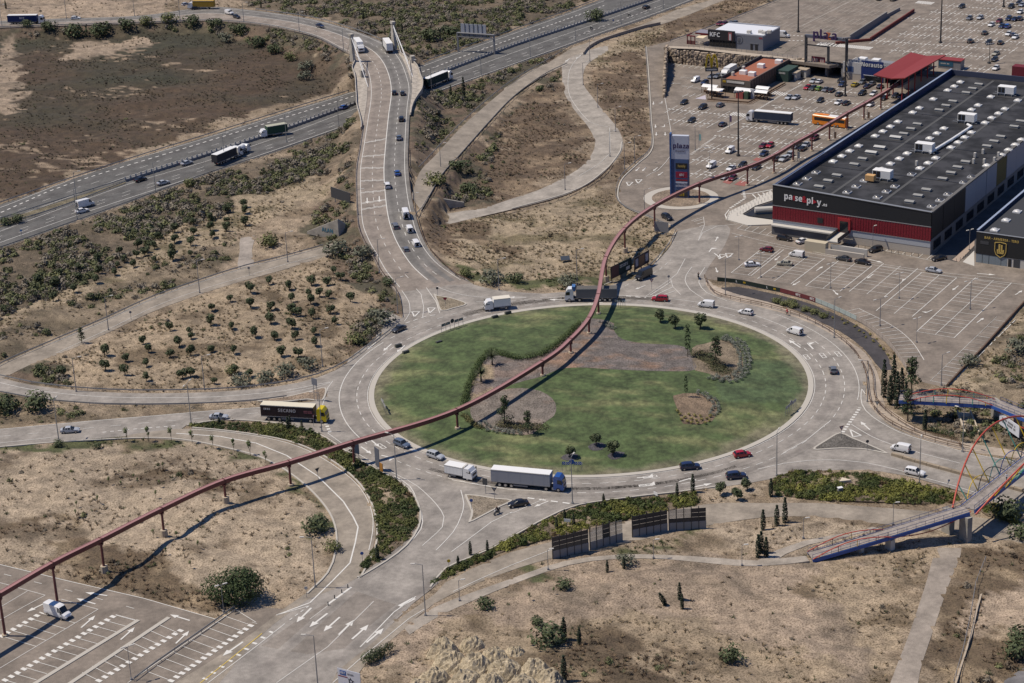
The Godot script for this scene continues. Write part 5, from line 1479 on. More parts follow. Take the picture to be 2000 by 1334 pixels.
	for q in [["pa",.0,letters],["se",3.2,letters],["&",5.1,red],["pl",6.75,letters],["y",9.6,letters]]:
		words(q[0],2.5,Vector3(sx + q[1],11.7 - q[1] * .055,.36),Basis.IDENTITY,q[2],t,true,.12)
	words(".es",1.2,Vector3(sx + 11.3,10.7,.36),Basis.IDENTITY,letters,t,true,.12)
	for e in 2: lbox("letter_bar",t,sx + 1.5 + e * .42,sx + 1.72 + e * .42,10.8,12.1,.3,.46,red)
	var py := MB.new()
	py.tri(Vector3(sx + 7.75,10.55,.44),Vector3(sx + 8.95,11.2,.44),Vector3(sx + 7.75,11.85,.44))
	part("play_symbol",py.mesh(),red,t)
	# skylights and smoke vents, roof plant
	var white := mat(.58,.57,.54,.3)
	var vent := mat(.26,.26,.25,.7)
	var sets := [
		[0,white,[138.1,-219.3,134.9,-214.1,131.6,-209.3,124.7,-199.2,118.1,-189.2,114.9,-184.1,108.2,-174.1,104.8,-168.9,101.5,-163.9,98.2,-159.2,91.3,-149.2,87.7,-144.2,84.4,-139.2,80.9,-134.1,150.7,-209.2,143.8,-198.9,137.4,-189.3,134.1,-184.3,130.6,-179.9,120.9,-164.2,117.6,-159,114.3,-153.9,111.2,-148.9,104.3,-138.9,101,-133.9,97.4,-129.1,93.9,-124.1,151.3,-193,144.8,-183.5,141.5,-178.5,138.2,-173.7,134.9,-168.5,128.3,-158.4,125.1,-153.3,121.9,-148.2,118.6,-143.1,111.8,-132.9,108.5,-128.1,105.1,-123.3,141.4,-148,138.3,-143,135,-137.9,131.8,-133,125,-122.9]],
		[0,mat(.07,.07,.075,.2),[74.2,-123.9,70.6,-118.3,67.2,-113.5,83.6,-108.5,80.1,-103.4,86.9,-113.7,91.3,-102.4,87.8,-97.5,94.6,-106.9,101.6,-117.8,108,-97.3,104.6,-92.1,101.2,-87,118.2,-112.7,114.8,-107.7]],
		[1,vent,[143.5,-214.9,140.2,-209.8,137,-204.9,130.4,-195,127.1,-190.2,123.8,-185.2,113.7,-170,110.6,-165,107.4,-159.9,90.1,-135.1,86.7,-129.8,146.2,-168.1,142.8,-162.4,136.1,-152.1,132.9,-147.3,129.6,-142.5,119.7,-127.3,116.2,-122.3,79.8,-119.6,76.4,-114.6,72.9,-109.4,113.1,-117.1,109.5,-111.8,102.8,-102,99.4,-97,95.9,-91.7]],
		[1,mat(.45,.45,.43,.6),[104.1,-155.8,97.3,-145.8,93.8,-140.8]],
	]
	for q in sets:
		var ms := skylight_mesh(q[0])
		for p in V2(q[2]):
			var s := part("smoke_vent" if q[0] else "skylight",ms[0],M.white if q[0] == 0 else vent,t)
			s.position = t.transform.affine_inverse() * Vector3(p.x,roof,p.y)
			if q[0] == 1 and q[1] != vent: s.scale = Vector3(1.3,1.3,1.2)
			part("lid" if q[0] else "dome",ms[1],q[1],s)
	for p in V2([149.3,-201.4,129.3,-170.6,109.6,-140.2,92.1,-114.8]):
		var c := t.transform.affine_inverse() * Vector3(p.x,roof,p.y)
		var u := MB.new()
		u.box(c + Vector3(.4,1.9,0),Vector3(5.6,2.4,2.6),Basis.IDENTITY,.08)
		var un := part("air_handler",u.mesh(),M.white,t)
		for e in 2: lbox("grille",un,c.x - 2.2 + e * 1.2,c.x - 1.15 + e * 1.2,c.y + 1.0,c.y + 2.8,c.z + 1.25,c.z + 1.36,M.black)
		var fr := MB.new()
		for e in [-1.1,1.1]: fr.box(c + Vector3(0,.35,e),Vector3(8.0,.2,.2))
		for e in [-2.2,.2,2.6]: fr.box(c + Vector3(e,.35,0),Vector3(.2,.7,3.6))
		part("support_frame",fr.mesh(),M.steel,un)
	var c4 := t.transform.affine_inverse() * V3([88.5,12.4,-112.8])[0]
	var og := MB.new()
	og.box(c4 + Vector3(0,1.2,0),Vector3(2.8,1.7,1.8),Basis.IDENTITY,.1)
	part("roof_unit",og.mesh(),mat(.55,.33,.14),t,"small tan rooftop unit")
	var pp := MB.new()
	var pa := V3([111,12.9,-137.2,120.5,12.9,-150.3,129.4,12.9,-163.4,128.4,13.2,-164.9])
	for i in 3: pp.cyl(t.transform.affine_inverse() * pa[i],t.transform.affine_inverse() * pa[i + 1],.45,.45,8)
	part("duct",pp.mesh(),M.white,t)
	for p in V2([123.6,-132.6,126.8,-135.9,124.9,-126,130.6,-132.1,121.8,-126.5,128.2,-127.1,104.8,-126.9]):
		var c := t.transform.affine_inverse() * Vector3(p.x,roof,p.y)
		var u := MB.new()
		u.box(c + Vector3(0,.75,0),Vector3(.7,1.5,.7),Basis.IDENTITY,.06)
		part("condenser",u.mesh(),M.pale,t)
	# entrance footbridge and low walls before the front
	var e0 := t.transform.affine_inverse()
	var ent := thing("access_ramp","pale concrete entrance bridge with dark railings before the red front","ramp",a,yaw_of(FD))
	lbox("deck",ent,20.8,24.2,2.9,3.2,.7,9.0,M.pale)
	for s in [20.8,24.2]:
		lbox("railing",ent,s - .08,s + .08,3.2,4.3,.7,9.0,M.dark_steel)
	lbox("block",ent,15.0,21.4,-.2,3.0,9.0,11.2,mat(.48,.42,.31))
	lbox("side_wall",ent,22.0,33.0,-.2,2.2,8.4,8.9,M.pale)
	lbox("side_wall",ent,21.4,33.0,-.2,1.5,10.6,11.2,mat(.42,.38,.33))
	lbox("basement_wall",ent,.5,20.0,-.2,2.7,1.4,1.9,mat(.11,.11,.115))
	lbox("gallery",ent,.5,20.0,2.7,3.1,.6,2.4,M.pale)
	for i in 11: lbox("fence_post",ent,26.0 + i * 2.0,26.1 + i * 2.0,.0,1.1,3.0,3.1,M.dark_steel)
	lbox("fence_rail",ent,26.0,46.2,1.05,1.12,3.02,3.08,M.dark_steel)
	# the triangular pale terrace at the left corner
	var tr := thing("terrace","pale paved terrace with a post railing beside the warehouse corner","terrace",Vector3.ZERO)
	var tp := MB.new()
	tp.prism(V2([46.7,-119.9,48.6,-127,55.1,-134.6,63.6,-145.8,64.1,-141.5,63.4,-136.4,57,-131.3,52.2,-124,53.7,-121.3,60.8,-116.9,60.3,-113.1,52.5,-113.3]),-.2,.35)
	part("paving",tp.mesh(),mat(.50,.47,.42),tr)
	var pit := MB.new()
	pit.prism(V2([52.4,-123,57.3,-130.2,62.7,-134.5,60.5,-117.9]),.0,.36)
	part("sunken_yard",pit.mesh(),M.black,tr)
	var dc := V3([55.9,1.6,-123.5,61.7,1.6,-123.7])
	var du := MB.new()
	du.cyl(dc[0],dc[1],.9,.9,10)
	part("duct",du.mesh(),M.pale,tr)
	for p in resample(smooth3(V3([47,.3,-118.3,48.8,.3,-124.9,54.8,.3,-132.5,63.4,.3,-143.1]),2.0),1.8):
		var f := MB.new()
		f.box(p + Vector3(0,.5,0),Vector3(.1,1.0,.1))
		part("post",f.mesh(),M.steel,tr)
	for p in resample(V3([50.5,.3,-122.6,56.1,.3,-130.3,63.1,.3,-138.5]),1.8):
		var f := MB.new()
		f.box(p + Vector3(0,.5,0),Vector3(.1,1.0,.1))
		part("post",f.mesh(),M.steel,tr)

func bar_building() -> void:
	var p := V2([111,-73.7,120.9,-68.1])
	var t := thing("bar_building","black flat-roofed bar with a gold shield emblem on its front","building",Vector3(p[0].x,0,p[0].y),yaw_of(FD))
	var w := 14.2
	var l := 60.0
	var h := 8.4
	lbox("front_wall",t,0,w,2.6,h + .5,-.4,0,mat(.012,.013,.015,.6))
	var i := 0
	for x in [.1,2.0,3.9,5.6,7.2]:
		lbox("window_panel",t,x,x + 1.75,0,2.55,-.35,-.06,mat(.20,.24,.27,.25))
		i += 1
	lbox("door",t,9.3,10.2,0,2.3,-.3,-.02,M.black)
	lbox("door",t,10.8,12.6,0,2.45,-.3,-.03,M.dark)
	lbox("base_wall",t,8.96,14.1,0,2.58,-.4,-.1,M.pale)
	lbox("side_wall",t,0,.4,0,h,-l,-.4,mat(.10,.10,.11))
	lbox("side_wall",t,w - .4,w,0,h,-l,-.4,mat(.10,.10,.11))
	lbox("roof",t,.4,w + 12.0,h - .4,h - .1,-l,-.4,mat(.035,.037,.042))
	lbox("annexe_wall",t,w,w + 12,0,h - .5,-2.4,-2.0,M.black)
	lbox("parapet",t,-.05,.42,h,h + .9,-l,-.42,mat(.02,.035,.09,.4))
	lbox("parapet_cap",t,-.15,.5,h + .9,h + 1.0,-l,-.42,mat(.30,.35,.45,.4))
	lbox("coping",t,0,w,h + .5,h + .62,-.5,.08,M.steel)
	words("BAR - ARMERIA - TIRO",.95,Vector3(7.2,7.6,.03),Basis.IDENTITY,M.gold,t)
	var sh := MB.new()
	var sp := [Vector2(-1.6,1.9),Vector2(0,2.15),Vector2(1.6,1.9),Vector2(1.6,-.4),Vector2(1.2,-1.5),Vector2(0,-2.3),Vector2(-1.2,-1.5),Vector2(-1.6,-.4)]
	for k in 8: sh.bar(Vector3(7.0 + sp[k].x,4.7 + sp[k].y,.1),Vector3(7.0 + sp[(k + 1) % 8].x,4.7 + sp[(k + 1) % 8].y,.1),.12,.2)
	for e in [[-.3,.2,.5,2.6],[.35,.3,.45,2.0],[-.7,-.5,.6,.8],[.75,-.5,.6,.8],[.0,-1.0,1.9,.5]]:
		sh.box(Vector3(7.0 + e[0],4.75 + e[1],.08),Vector3(e[2],e[3],.12))
	part("emblem",sh.mesh(),M.gold,t)
	lbox("sign_panel",t,1.2,3.6,5.6,6.5,.0,.06,M.dark)
	var ms := skylight_mesh(0)
	for q in V2([116.5,-75.6,121.5,-83.5,126.4,-90.7]):
		var s := part("skylight",ms[0],M.white,t)
		s.position = t.transform.affine_inverse() * Vector3(q.x,h - .1,q.y)
		part("dome",ms[1],mat(.5,.5,.5,.3),s)
	# dark asphalt alley between the two halls
	var al := MB.new()
	al.col = Color(.12,.11,.11)
	al.prism(V2([100.5,-80.3,105.9,-74.4,121.4,-90.7,163.8,-154.6,168.2,-182.6,142.3,-152.3]),.0,.05)
	struct("alley",al.mesh(),M.asphalt)
	var ra := MB.new()
	ra.prism(V2([105.1,-76.2,106.5,-74.3,113.8,-87.3,114.8,-91.6]),.0,.09)
	struct("footway",ra.mesh(),mat(.36,.28,.22))
	var fw := MB.new()
	fw.prism(V2([107.6,-74.1,110,-70.4,112.8,-83]),.0,.1)
	struct("footway",fw.mesh(),M.pale)
	var st := thing("bollard_row","row of short dark bollards before the side alley of the bar","bollards")
	for q in resample(V3([106,0,-74.8,108,0,-76.2,110.6,0,-80.2,113.1,0,-84.7]),1.5):
		var f := MB.new()
		f.cyl(q,q + Vector3.UP * .9,.06,.06,5)
		part("bollard",f.mesh(),M.black,st)

func chicken_restaurant() -> void:
	var p := V2([62.2,-316.3,81.7,-304.4])
	var d := (p[1] - p[0]).normalized()
	var w := p[0].distance_to(p[1])
	var t := thing("fried_chicken_restaurant","grey flat-roofed restaurant with a dark sign front above the stone wall","restaurant",Vector3(p[0].x,5.0,p[0].y),yaw_of(d))
	var k := w / 106.0
	lbox("side_wall",t,51 * k,w,0,5.6,-16,0,mat(.165,.175,.205,.6))
	lbox("back_wall",t,4 * k,51 * k,0,5.0,-16,-1.0,mat(.25,.26,.29))
	lbox("roof",t,5 * k,w - .4,5.6,5.75,-15.6,-.5,mat(.66,.68,.72,.5))
	for q in [[5 * k,w,-16.2,-15.8],[5 * k,w,-.4,.02]]: lbox("parapet",t,q[0],q[1],5.6,6.1,q[2],q[3],mat(.36,.38,.43))
	lbox("fascia",t,0,51 * k,2.9,6.6,-.6,.5,mat(.022,.02,.024))
	for i in 8: window_unit(t,.5 + i * 1.4,1.8 + i * 1.4,.2,2.7,.05,1)
	words("KFC",2.3,Vector3(13.5 * k,4.9,.56),Basis.IDENTITY.scaled(Vector3(1.1,1,1)),M.white,t,true,.1)
	lbox("sign_panel",t,40 * k,47 * k,3.2,6.2,.5,.58,mat(.30,.10,.11))
	lbox("sign_stripe",t,42.2 * k,43.4 * k,3.2,5.6,.58,.64,M.white)
	lbox("sign_stripe",t,44.2 * k,45.4 * k,3.2,5.6,.58,.64,M.white)
	lbox("door",t,82 * k,86.5 * k,0,2.4,.0,.08,M.black)
	lbox("door",t,91 * k,96 * k,0,2.4,.0,.08,M.black)
	lbox("door_frame",t,81 * k,97 * k,2.45,2.8,.0,.12,mat(.16,.17,.19))
	var em := MB.new()
	for i in 20: em.bar(Vector3(59.5 * k + 1.55 * cos(TAU * i / 20),3.7 + 1.55 * sin(TAU * i / 20),.04),Vector3(59.5 * k + 1.55 * cos(TAU * (i + 1) / 20),3.7 + 1.55 * sin(TAU * (i + 1) / 20),.04),.1,.16)
	em.box(Vector3(59.5 * k,3.6,.04),Vector3(1.1,1.3,.1)); em.box(Vector3(59.5 * k,2.9,.05),Vector3(.3,1.3,.1))
	part("emblem",em.mesh(),mat(.10,.105,.12),t)
	for e in 3: lbox("red_stripe",t,w - 1.6 + e * .5,w - 1.3 + e * .5,4.6,5.2,.0,.06,M.red)
	# terrace on the left: red canopy, frames and a cream sail
	lbox("canopy",t,-29 * k,0,4.0,4.6,-6.0,-1.2,M.red)
	lbox("canopy_roof",t,-29 * k,0,4.6,4.72,-6.2,-1.0,mat(.22,.21,.25))
	for x in [-43.0,-36.0,-28.0]:
		lbox("terrace_post",t,x * k,x * k + .3,0,3.4,-.3,0,mat(.12,.015,.02))
	lbox("terrace_beam",t,-43.5 * k,-27 * k,3.1,3.5,-.4,.05,mat(.16,.02,.025))
	lbox("terrace_beam",t,-43.5 * k,-42.5 * k,3.1,3.5,-5.0,-.4,mat(.16,.02,.025))
	lbox("terrace_screen",t,-43.5 * k,-28 * k,0,1.5,-.35,-.1,mat(.14,.06,.05))
	var sl := MB.new()
	sl.quad(Vector3(-25 * k,3.0,.2),Vector3(-9 * k,3.1,.9),Vector3(-2 * k,4.1,-2.0),Vector3(-18 * k,3.9,-2.6))
	part("sail",sl.mesh(),mat(.62,.53,.38),t)
	for i in 9:
		var tb := MB.new()
		var c := Vector3(-24 * k + i * 2.5 * k,0,-.8 - (i % 3) * 1.3)
		tb.cyl(c + Vector3.UP * .7,c + Vector3.UP * .75,.4,.4,6); tb.cyl(c,c + Vector3.UP * .7,.05,.05,4)
		part("table",tb.mesh(),M.pale,t)
	for q in [[70.0,2.0],[88.0,4.0],[97.0,3.0],[103.0,5.0]]:
		lbox("roof_unit",t,q[0] * k,q[0] * k + 1.6,5.75,6.9,-q[1] - 1.4,-q[1],M.pale,.08)
	var rl := thing("railing","thin dark railing along the top of the stone wall","railing")
	rail_line(rl,V3([54.4,5,-315.3,64.7,5,-310,79.3,5,-300.8,93.2,5,-289.5]),1.1,2.2,M.steel,.06)

func burger_restaurant() -> void:
	var p := V2([61.4,-266.1,71.4,-259.4])
	var t := thing("burger_restaurant","brown flat-roofed burger restaurant with terracotta roof and white awnings","restaurant",Vector3(p[0].x,0,p[0].y),yaw_of(FD))
	var w := p[0].distance_to(p[1]) * .98
	var l := 34.0
	var brown := mat(.085,.06,.045,.7)
	lbox("front_wall",t,0,w,0,5.2,-.4,0,mat(.10,.08,.065))
	lbox("left_wall",t,0,.4,0,5.4,-l,-.4,mat(.045,.05,.055))
	lbox("right_wall",t,w - .4,w,0,5.2,-l,-.4,brown)
	lbox("rear_wall",t,0,w,0,5.4,-l - .4,-l,mat(.06,.06,.065))
	lbox("roof",t,.4,w - .4,4.6,4.8,-l,-.4,mat(.30,.105,.06))
	lbox("parapet",t,0,.5,5.4,5.9,-l,-.4,mat(.05,.055,.06))
	lbox("parapet",t,w - .5,w + .1,5.2,5.6,-l,-.4,mat(.18,.12,.10))
	for i in 14: lbox("wall_slat",t,w + .0,w + .1,2.6,5.1,-2.2 - i * 2.2,-1.2 - i * 2.2,mat(.14,.09,.07))
	for i in 6: window_unit(t,.8 + i * 2.0,2.5 + i * 2.0,.3,2.6,.06,1)
	words("m",1.4,Vector3(1.4,4.3,.08),Basis.IDENTITY,M.arch_yellow,t,true,.1)
	lbox("sign_panel",t,2.4,9.4,3.9,4.7,.02,.12,M.pale)
	for q in [[3.0,-9.0],[7.0,-8.0],[5.0,-20.0],[8.5,-28.0]]:
		lbox("roof_unit",t,q[0],q[0] + 2.6,4.8,6.3,q[1] - 2.0,q[1],M.white,.1)
	for q in [[1.2,-6.0],[1.2,-15.0]]: lbox("roof_unit",t,q[0],q[0] + 1.0,4.8,6.2,q[1] - 1.2,q[1],M.pale,.1)
	lbox("side_block",t,w + .1,w + 5.0,0,4.2,-31.0,-22.0,mat(.03,.06,.05))
	print_lines(t,w + 1.0,w + 4.4,2.6,3.6,-21.95,1,M.pale)
	# curved white awnings on posts over the terrace
	for q in [[-5.5,1.6,6.0,3.2],[-1.5,5.2,6.0,3.0],[7.6,1.2,6.6,3.6],[13.6,4.6,5.0,3.0],[15.4,9.6,5.0,3.0]]:
		var o := Vector3(q[0],0,q[1] if q[0] < 10.0 else q[1] - 8.0)
		var a := MB.new()
		for i in 6:
			var u0 := i / 6.0
			var u1 := (i + 1) / 6.0
			a.quad(o + Vector3(0,2.7 + sin(PI * u0) * .7,q[3] * u0),o + Vector3(q[2],2.7 + sin(PI * u0) * .7,q[3] * u0),o + Vector3(q[2],2.7 + sin(PI * u1) * .7,q[3] * u1),o + Vector3(0,2.7 + sin(PI * u1) * .7,q[3] * u1))
		var aw := part("awning",a.mesh(),M.white,t)
		for c in [[.1,.1],[q[2] - .1,.1],[.1,q[3] - .1],[q[2] - .1,q[3] - .1]]:
			var f := MB.new()
			f.box(o + Vector3(c[0],1.35,c[1]),Vector3(.12,2.7,.12))
			part("awning_post",f.mesh(),M.rust,aw)
		for i in 4:
			var tb := MB.new()
			var c := o + Vector3(.8 + 1.4 * i,0,.8 + (i % 2) * 1.2)
			tb.box(c + Vector3.UP * .72,Vector3(.8,.06,.8)); tb.box(c + Vector3.UP * .35,Vector3(.1,.7,.1))
			for e in [-.75,.75]: tb.box(c + Vector3(e,.45,0),Vector3(.45,.9,.45))
			part("terrace_table",tb.mesh(),M.wood,t)
	var dk := MB.new()
	dk.prism(V2([55,-254.4,69.3,-247.8,70.8,-248.2,86,-272.2,83.8,-277,73.2,-259.8,60.4,-270.7]),-.1,.14)
	struct("terrace_paving",dk.mesh(),mat(.20,.15,.11))
	var dk2 := MB.new()
	dk2.prism(V2([51.3,-258.5,55.5,-262.8,55,-256.5]),-.1,.13)
	struct("terrace_paving",dk2.mesh(),mat(.45,.42,.46))
	lbox("play_area",t,9.0,11.8,0,2.6,3.8,6.2,mat(.30,.07,.06))
	lbox("play_area",t,12.0,13.6,0,2.8,4.0,6.0,mat(.06,.10,.06))
	lbox("screen_wall",t,13.8,15.4,0,3.6,3.8,4.2,mat(.46,.47,.50))
	var pl := thing("planter_fence","low brown fence round the restaurant terrace","fence")
	rail_line(pl,V3([55.4,0,-255,62,0,-251.8,69.3,0,-248.4,77.9,0,-260.4,85.9,0,-272.9]),.9,2.5,M.wood,.5)
	# small service huts to the right
	for q in [[[87.6,-279.4,89.8,-276.7],"small white service hut beside the stone wall"],[[91.5,-283.2,94.7,-281.1],"dark angular bin store beside the restaurant"]]:
		var e := V2(q[0])
		var hb := thing("service_hut",q[1],"hut",Vector3(e[0].x,0,e[0].y),yaw_of(FD))
		var hw := e[0].distance_to(e[1])
		var m: Material = M.pale if hw < 4.0 else M.dark
		lbox("hut_wall",hb,0,hw,0,2.8,-4.0,0,m)
		lbox("hut_roof",hb,-.2,hw + .2,2.8,3.0,-4.2,.2,mat(.36,.30,.23))
		lbox("hut_door",hb,hw * .3,hw * .75,0,2.2,.0,.06,M.dark)

func station_hall() -> void:
	# retaining front of the upper level with two dark vehicle openings
	var p := V2([95.6,-287.1,108,-278.8])
	var d := (p[1] - p[0]).normalized()
	var w := p[0].distance_to(p[1])
	var t := thing("underpass_portal","dark vehicle openings under the upper car park with poster panels above","portal",Vector3(p[0].x,0,p[0].y),yaw_of(d))
	lbox("back_wall",t,0,w,0,4.8,-9.0,-8.6,M.black)
	lbox("lintel",t,0,w,3.7,4.9,-.6,0,M.dark)
	for x in [.0,w * .52,w - .7]: lbox("pier",t,x,x + .7,0,3.7,-8.6,0,M.grey)
	lbox("ceiling",t,0,w,4.6,4.8,-8.6,-.6,M.dark)
	lbox("poster",t,w * .15,w * .52,4.0,7.0,.05,.2,mat(.22,.035,.05))
	for e in 6: lbox("poster_mark",t,w * .17 + e * w * .056,w * .2 + e * w * .056,4.4 + (e % 2) * .6,6.4,.2,.24,mat(.5,.4,.36) if e != 3 else M.black)
	lbox("poster",t,w * .58,w * .95,4.1,5.7,.05,.2,M.black)
	words("family",1.2,Vector3(w * .77,4.9,.22),Basis.IDENTITY,M.pale,t)
	# gantry with the centre's name
	var g := thing("entrance_gantry","tall grey steel gantry carrying the purple plaza lettering","gantry",Vector3(p[0].x,0,p[0].y),yaw_of(d))
	for x in [.4,w * 1.12]:
		for z in [.8,2.0]: lbox("post",g,x,x + .5,0,15.2,z,z + .4,M.dark)
		for i in 8: lbox("cross_bar",g,x + .1,x + .4,1.5 + i * 1.8,1.7 + i * 1.8,1.2,2.0,M.dark)
	lbox("beam",g,.3,w * 1.12 + .5,14.4,15.4,.9,2.3,mat(.10,.11,.14))
	lbox("inner_post",g,w * .62,w * .62 + .7,0,11.6,1.0,1.9,M.dark)
	lbox("inner_beam",g,1.0,w * .66,11.3,11.7,1.2,1.6,M.dark)
	words("pla",4.6,Vector3(w * .46,16.0,2.4),Basis.IDENTITY,mat(.05,.025,.09),g,true,.4)
	words("z",4.6,Vector3(w * .67,16.0,2.4),Basis.IDENTITY,mat(.42,.12,.05),g,true,.4)
	words("a",4.6,Vector3(w * .82,16.0,2.4),Basis.IDENTITY,mat(.05,.025,.09),g,true,.4)
	words("imperial",1.6,Vector3(w * .5,13.2,2.4),Basis.IDENTITY,mat(.12,.11,.13),g,false,.1)
	# car workshop
	var q := V2([107.7,-277.3,121.6,-268.2])
	var s := thing("tyre_workshop","pale tyre workshop with a blue sign under the upper car park","workshop",Vector3(q[0].x,0,q[0].y),yaw_of((q[1] - q[0]).normalized()))
	var sw := q[0].distance_to(q[1])
	lbox("front_wall",s,0,sw,2.4,6.6,-.5,0,mat(.46,.45,.44))
	lbox("base_wall",s,0,sw,0,2.4,-.5,-.05,mat(.42,.37,.31))
	lbox("side_wall",s,0,.4,0,5.4,-12,-.5,M.pale)
	lbox("roof",s,.4,sw,5.0,5.3,-12,-.5,M.grey)
	lbox("blue_front",s,sw * .44,sw * .96,0,7.8,.0,.2,mat(.008,.025,.13,.5))
	words("Norauto",2.1,Vector3(sw * .69,6.4,.28),Basis.IDENTITY,mat(.66,.66,.62),s,true,.08)
	lbox("sign_line",s,sw * .5,sw * .94,2.35,2.5,.2,.28,M.white)
	lbox("shop_window",s,sw * .52,sw * .94,.1,2.2,.18,.26,M.glass)
	lbox("poster",s,sw * .04,sw * .25,3.0,5.0,.0,.08,mat(.05,.09,.20))
	lbox("poster",s,sw * .05,sw * .11,3.1,4.8,.08,.12,mat(.45,.33,.16))
	for i in 26: lbox("screen_slat",s,sw * .1 + i * .75,sw * .1 + .6 + i * .75,5.3,7.4,-1.2,-1.05,mat(.40,.41,.43))
	for e in [.3,.62]: lbox("roof_unit",s,sw * e,sw * e + 3.0,5.3,8.0,-4.5,-2.0,M.white,.1)
	# station with the red folded roof at the end of the beamway
	var r := thing("beamway_station","beamway station with a large red folded canopy roof on red posts","station")
	var c := V3([130.6,11.5,-267.1,135.7,10.8,-263.6,142.1,11.5,-261.1,122.4,10.5,-235.4,118.1,9.6,-238.9,112.4,10.5,-241.4])
	var rf := MB.new()
	var th := Vector3(0,-.35,0)
	for e in [Vector3.ZERO,th]:
		rf.quad(c[5] + e,c[4] + e,c[1] + e,c[0] + e)
		rf.quad(c[4] + e,c[3] + e,c[2] + e,c[1] + e)
	for i in 6: rf.quad(c[i],c[(i + 1) % 6],c[(i + 1) % 6] + th,c[i] + th)
	part("canopy",rf.mesh(),M.roof_red,r)
	for k in 6:
		var f := .06 + .16 * k
		for e in [[5,0],[3,2]]:
			var top := c[e[0]].lerp(c[e[1]],f)
			top = top.lerp(c[4].lerp(c[1],f),.35)
			var m := MB.new()
			m.cyl(Vector3(top.x,-.2 if f < .5 else 4.9,top.z),top + th,.22,.22,6)
			part("post",m.mesh(),M.red,r)
	var pc := V3([119,5,-245.1,122.8,5,-245.8,139.2,5,-271,136.2,5,-274.6])
	var pf := MB.new()
	pf.prism(PackedVector2Array([Vector2(pc[0].x,pc[0].z),Vector2(pc[1].x,pc[1].z),Vector2(pc[2].x,pc[2].z),Vector2(pc[3].x,pc[3].z)]),4.2,4.9)
	part("platform",pf.mesh(),M.grey,r)
	var gl := MB.new()
	for k in 2:
		var a: Vector3 = [pc[1],pc[0]][k]
		var b: Vector3 = [pc[2],pc[3]][k]
		gl.bar(Vector3(a.x,6.8,a.z),Vector3(b.x,6.8,b.z),.12,3.4)
	part("glass_wall",gl.mesh(),mat(.045,.06,.065,.15),r)
	var kx := V2([140.8,-267.7,146.3,-263.7])
	var ki := thing("lift_kiosk","small dark kiosk with a red roof and blue sign by the station","kiosk",Vector3(kx[0].x,4.0,kx[0].y),yaw_of(FD))
	lbox("kiosk_wall",ki,0,8.5,0,4.2,-4.0,0,M.grey)
	lbox("kiosk_roof",ki,-.2,8.7,4.2,4.4,-4.2,.2,M.roof_red)
	lbox("sign_panel",ki,.3,5.6,2.0,3.6,.0,.1,mat(.02,.10,.17))
	print_lines(ki,1.0,4.4,2.5,3.2,.12,1,M.pale)
	# pale upper wall, white frame steps and grey screens behind the warehouse
	var uw := V2([137.2,-254.2,154.8,-245.3])
	var u := thing("parapet_wall","pale concrete parapet and open white frames behind the warehouse roof","wall",Vector3(uw[0].x,0,uw[0].y),yaw_of((uw[1] - uw[0]).normalized()))
	var ul := uw[0].distance_to(uw[1])
	lbox("wall_face",u,-14,ul,0,5.0,-.6,0,mat(.33,.31,.29))
	for i in 8: lbox("rail_post",u,i * ul / 8.0,i * ul / 8.0 + .12,5.0,6.1,-.3,-.2,M.steel)
	lbox("rail",u,0,ul,6.0,6.1,-.3,-.2,M.steel)
	var wf := V3([131.4,9,-231.8,143.8,9,-246.1,143.8,9,-241,133,9,-229.4])
	var fr := MB.new()
	for i in 6:
		fr.bar(wf[0].lerp(wf[1],i / 5.0),wf[3].lerp(wf[2],i / 5.0),.25,.25)
	fr.bar(wf[0],wf[1],.25,.25); fr.bar(wf[3],wf[2],.25,.25)
	for i in 3: fr.bar(wf[0].lerp(wf[1],i / 2.0),Vector3(wf[0].lerp(wf[1],i / 2.0).x,0,wf[0].lerp(wf[1],i / 2.0).z),.2,.2)
	part("open_frame",fr.mesh(),M.pale,u)
	var rb := V2([163.5,-243.7,167.4,-240.9])
	var b2 := thing("shop_block","grey shop block with a dark red front at the right edge","building",Vector3(rb[0].x,5.0,rb[0].y),yaw_of(FD))
	lbox("block_wall",b2,3.0,26,0,9.0,-24,0,mat(.19,.20,.23))
	lbox("red_front",b2,-2.2,3.0,0,5.2,-5,-1.2,mat(.13,.012,.025))
	lbox("roof",b2,2.8,26.2,9.0,9.3,-24.2,.2,M.dark)
	# the down ramp in the upper car park with its grey side wall
	var rw := V3([110.4,5,-310.6,116.3,5,-312.9,137.5,5,-351,144.9,5,-362.6,149.8,5,-357.9,124.2,5,-313.1])
	var rp := thing("ramp_wall","grey ramp side wall with a dark red edge in the upper car park","wall")
	var m1 := MB.new()
	m1.bar(rw[1] + Vector3(0,1.3,0),rw[2] + Vector3(0,.9,0),.4,3.0)
	m1.bar(rw[2] + Vector3(0,.6,0),rw[3] + Vector3(0,.4,0),.4,1.6)
	part("wall_face",m1.mesh(),mat(.24,.23,.22),rp)
	var m2 := MB.new()
	m2.bar(rw[5] + Vector3(0,.6,0),rw[4] + Vector3(0,.6,0),.5,1.6)
	part("red_edge",m2.mesh(),mat(.15,.03,.025),rp)
	var m3 := MB.new()
	m3.bar(rw[0] + Vector3(0,.5,0),rw[5] + Vector3(0,.5,0),.6,1.0)
	part("red_edge",m3.mesh(),mat(.18,.04,.03),rp)
	# a strip of turf by the restaurant on the upper level
	var tf := MB.new()
	tf.col = Color(.06,.13,.03) * 1.25
	tf.prism(V2([83.7,-308.2,88.5,-311.4,91.4,-302.6,94.3,-307.8,98.9,-312.8,96.9,-314.9,88.6,-298.3,85.9,-303.7]),4.9,5.06)
	struct("turf",tf.mesh(),M.lawn)

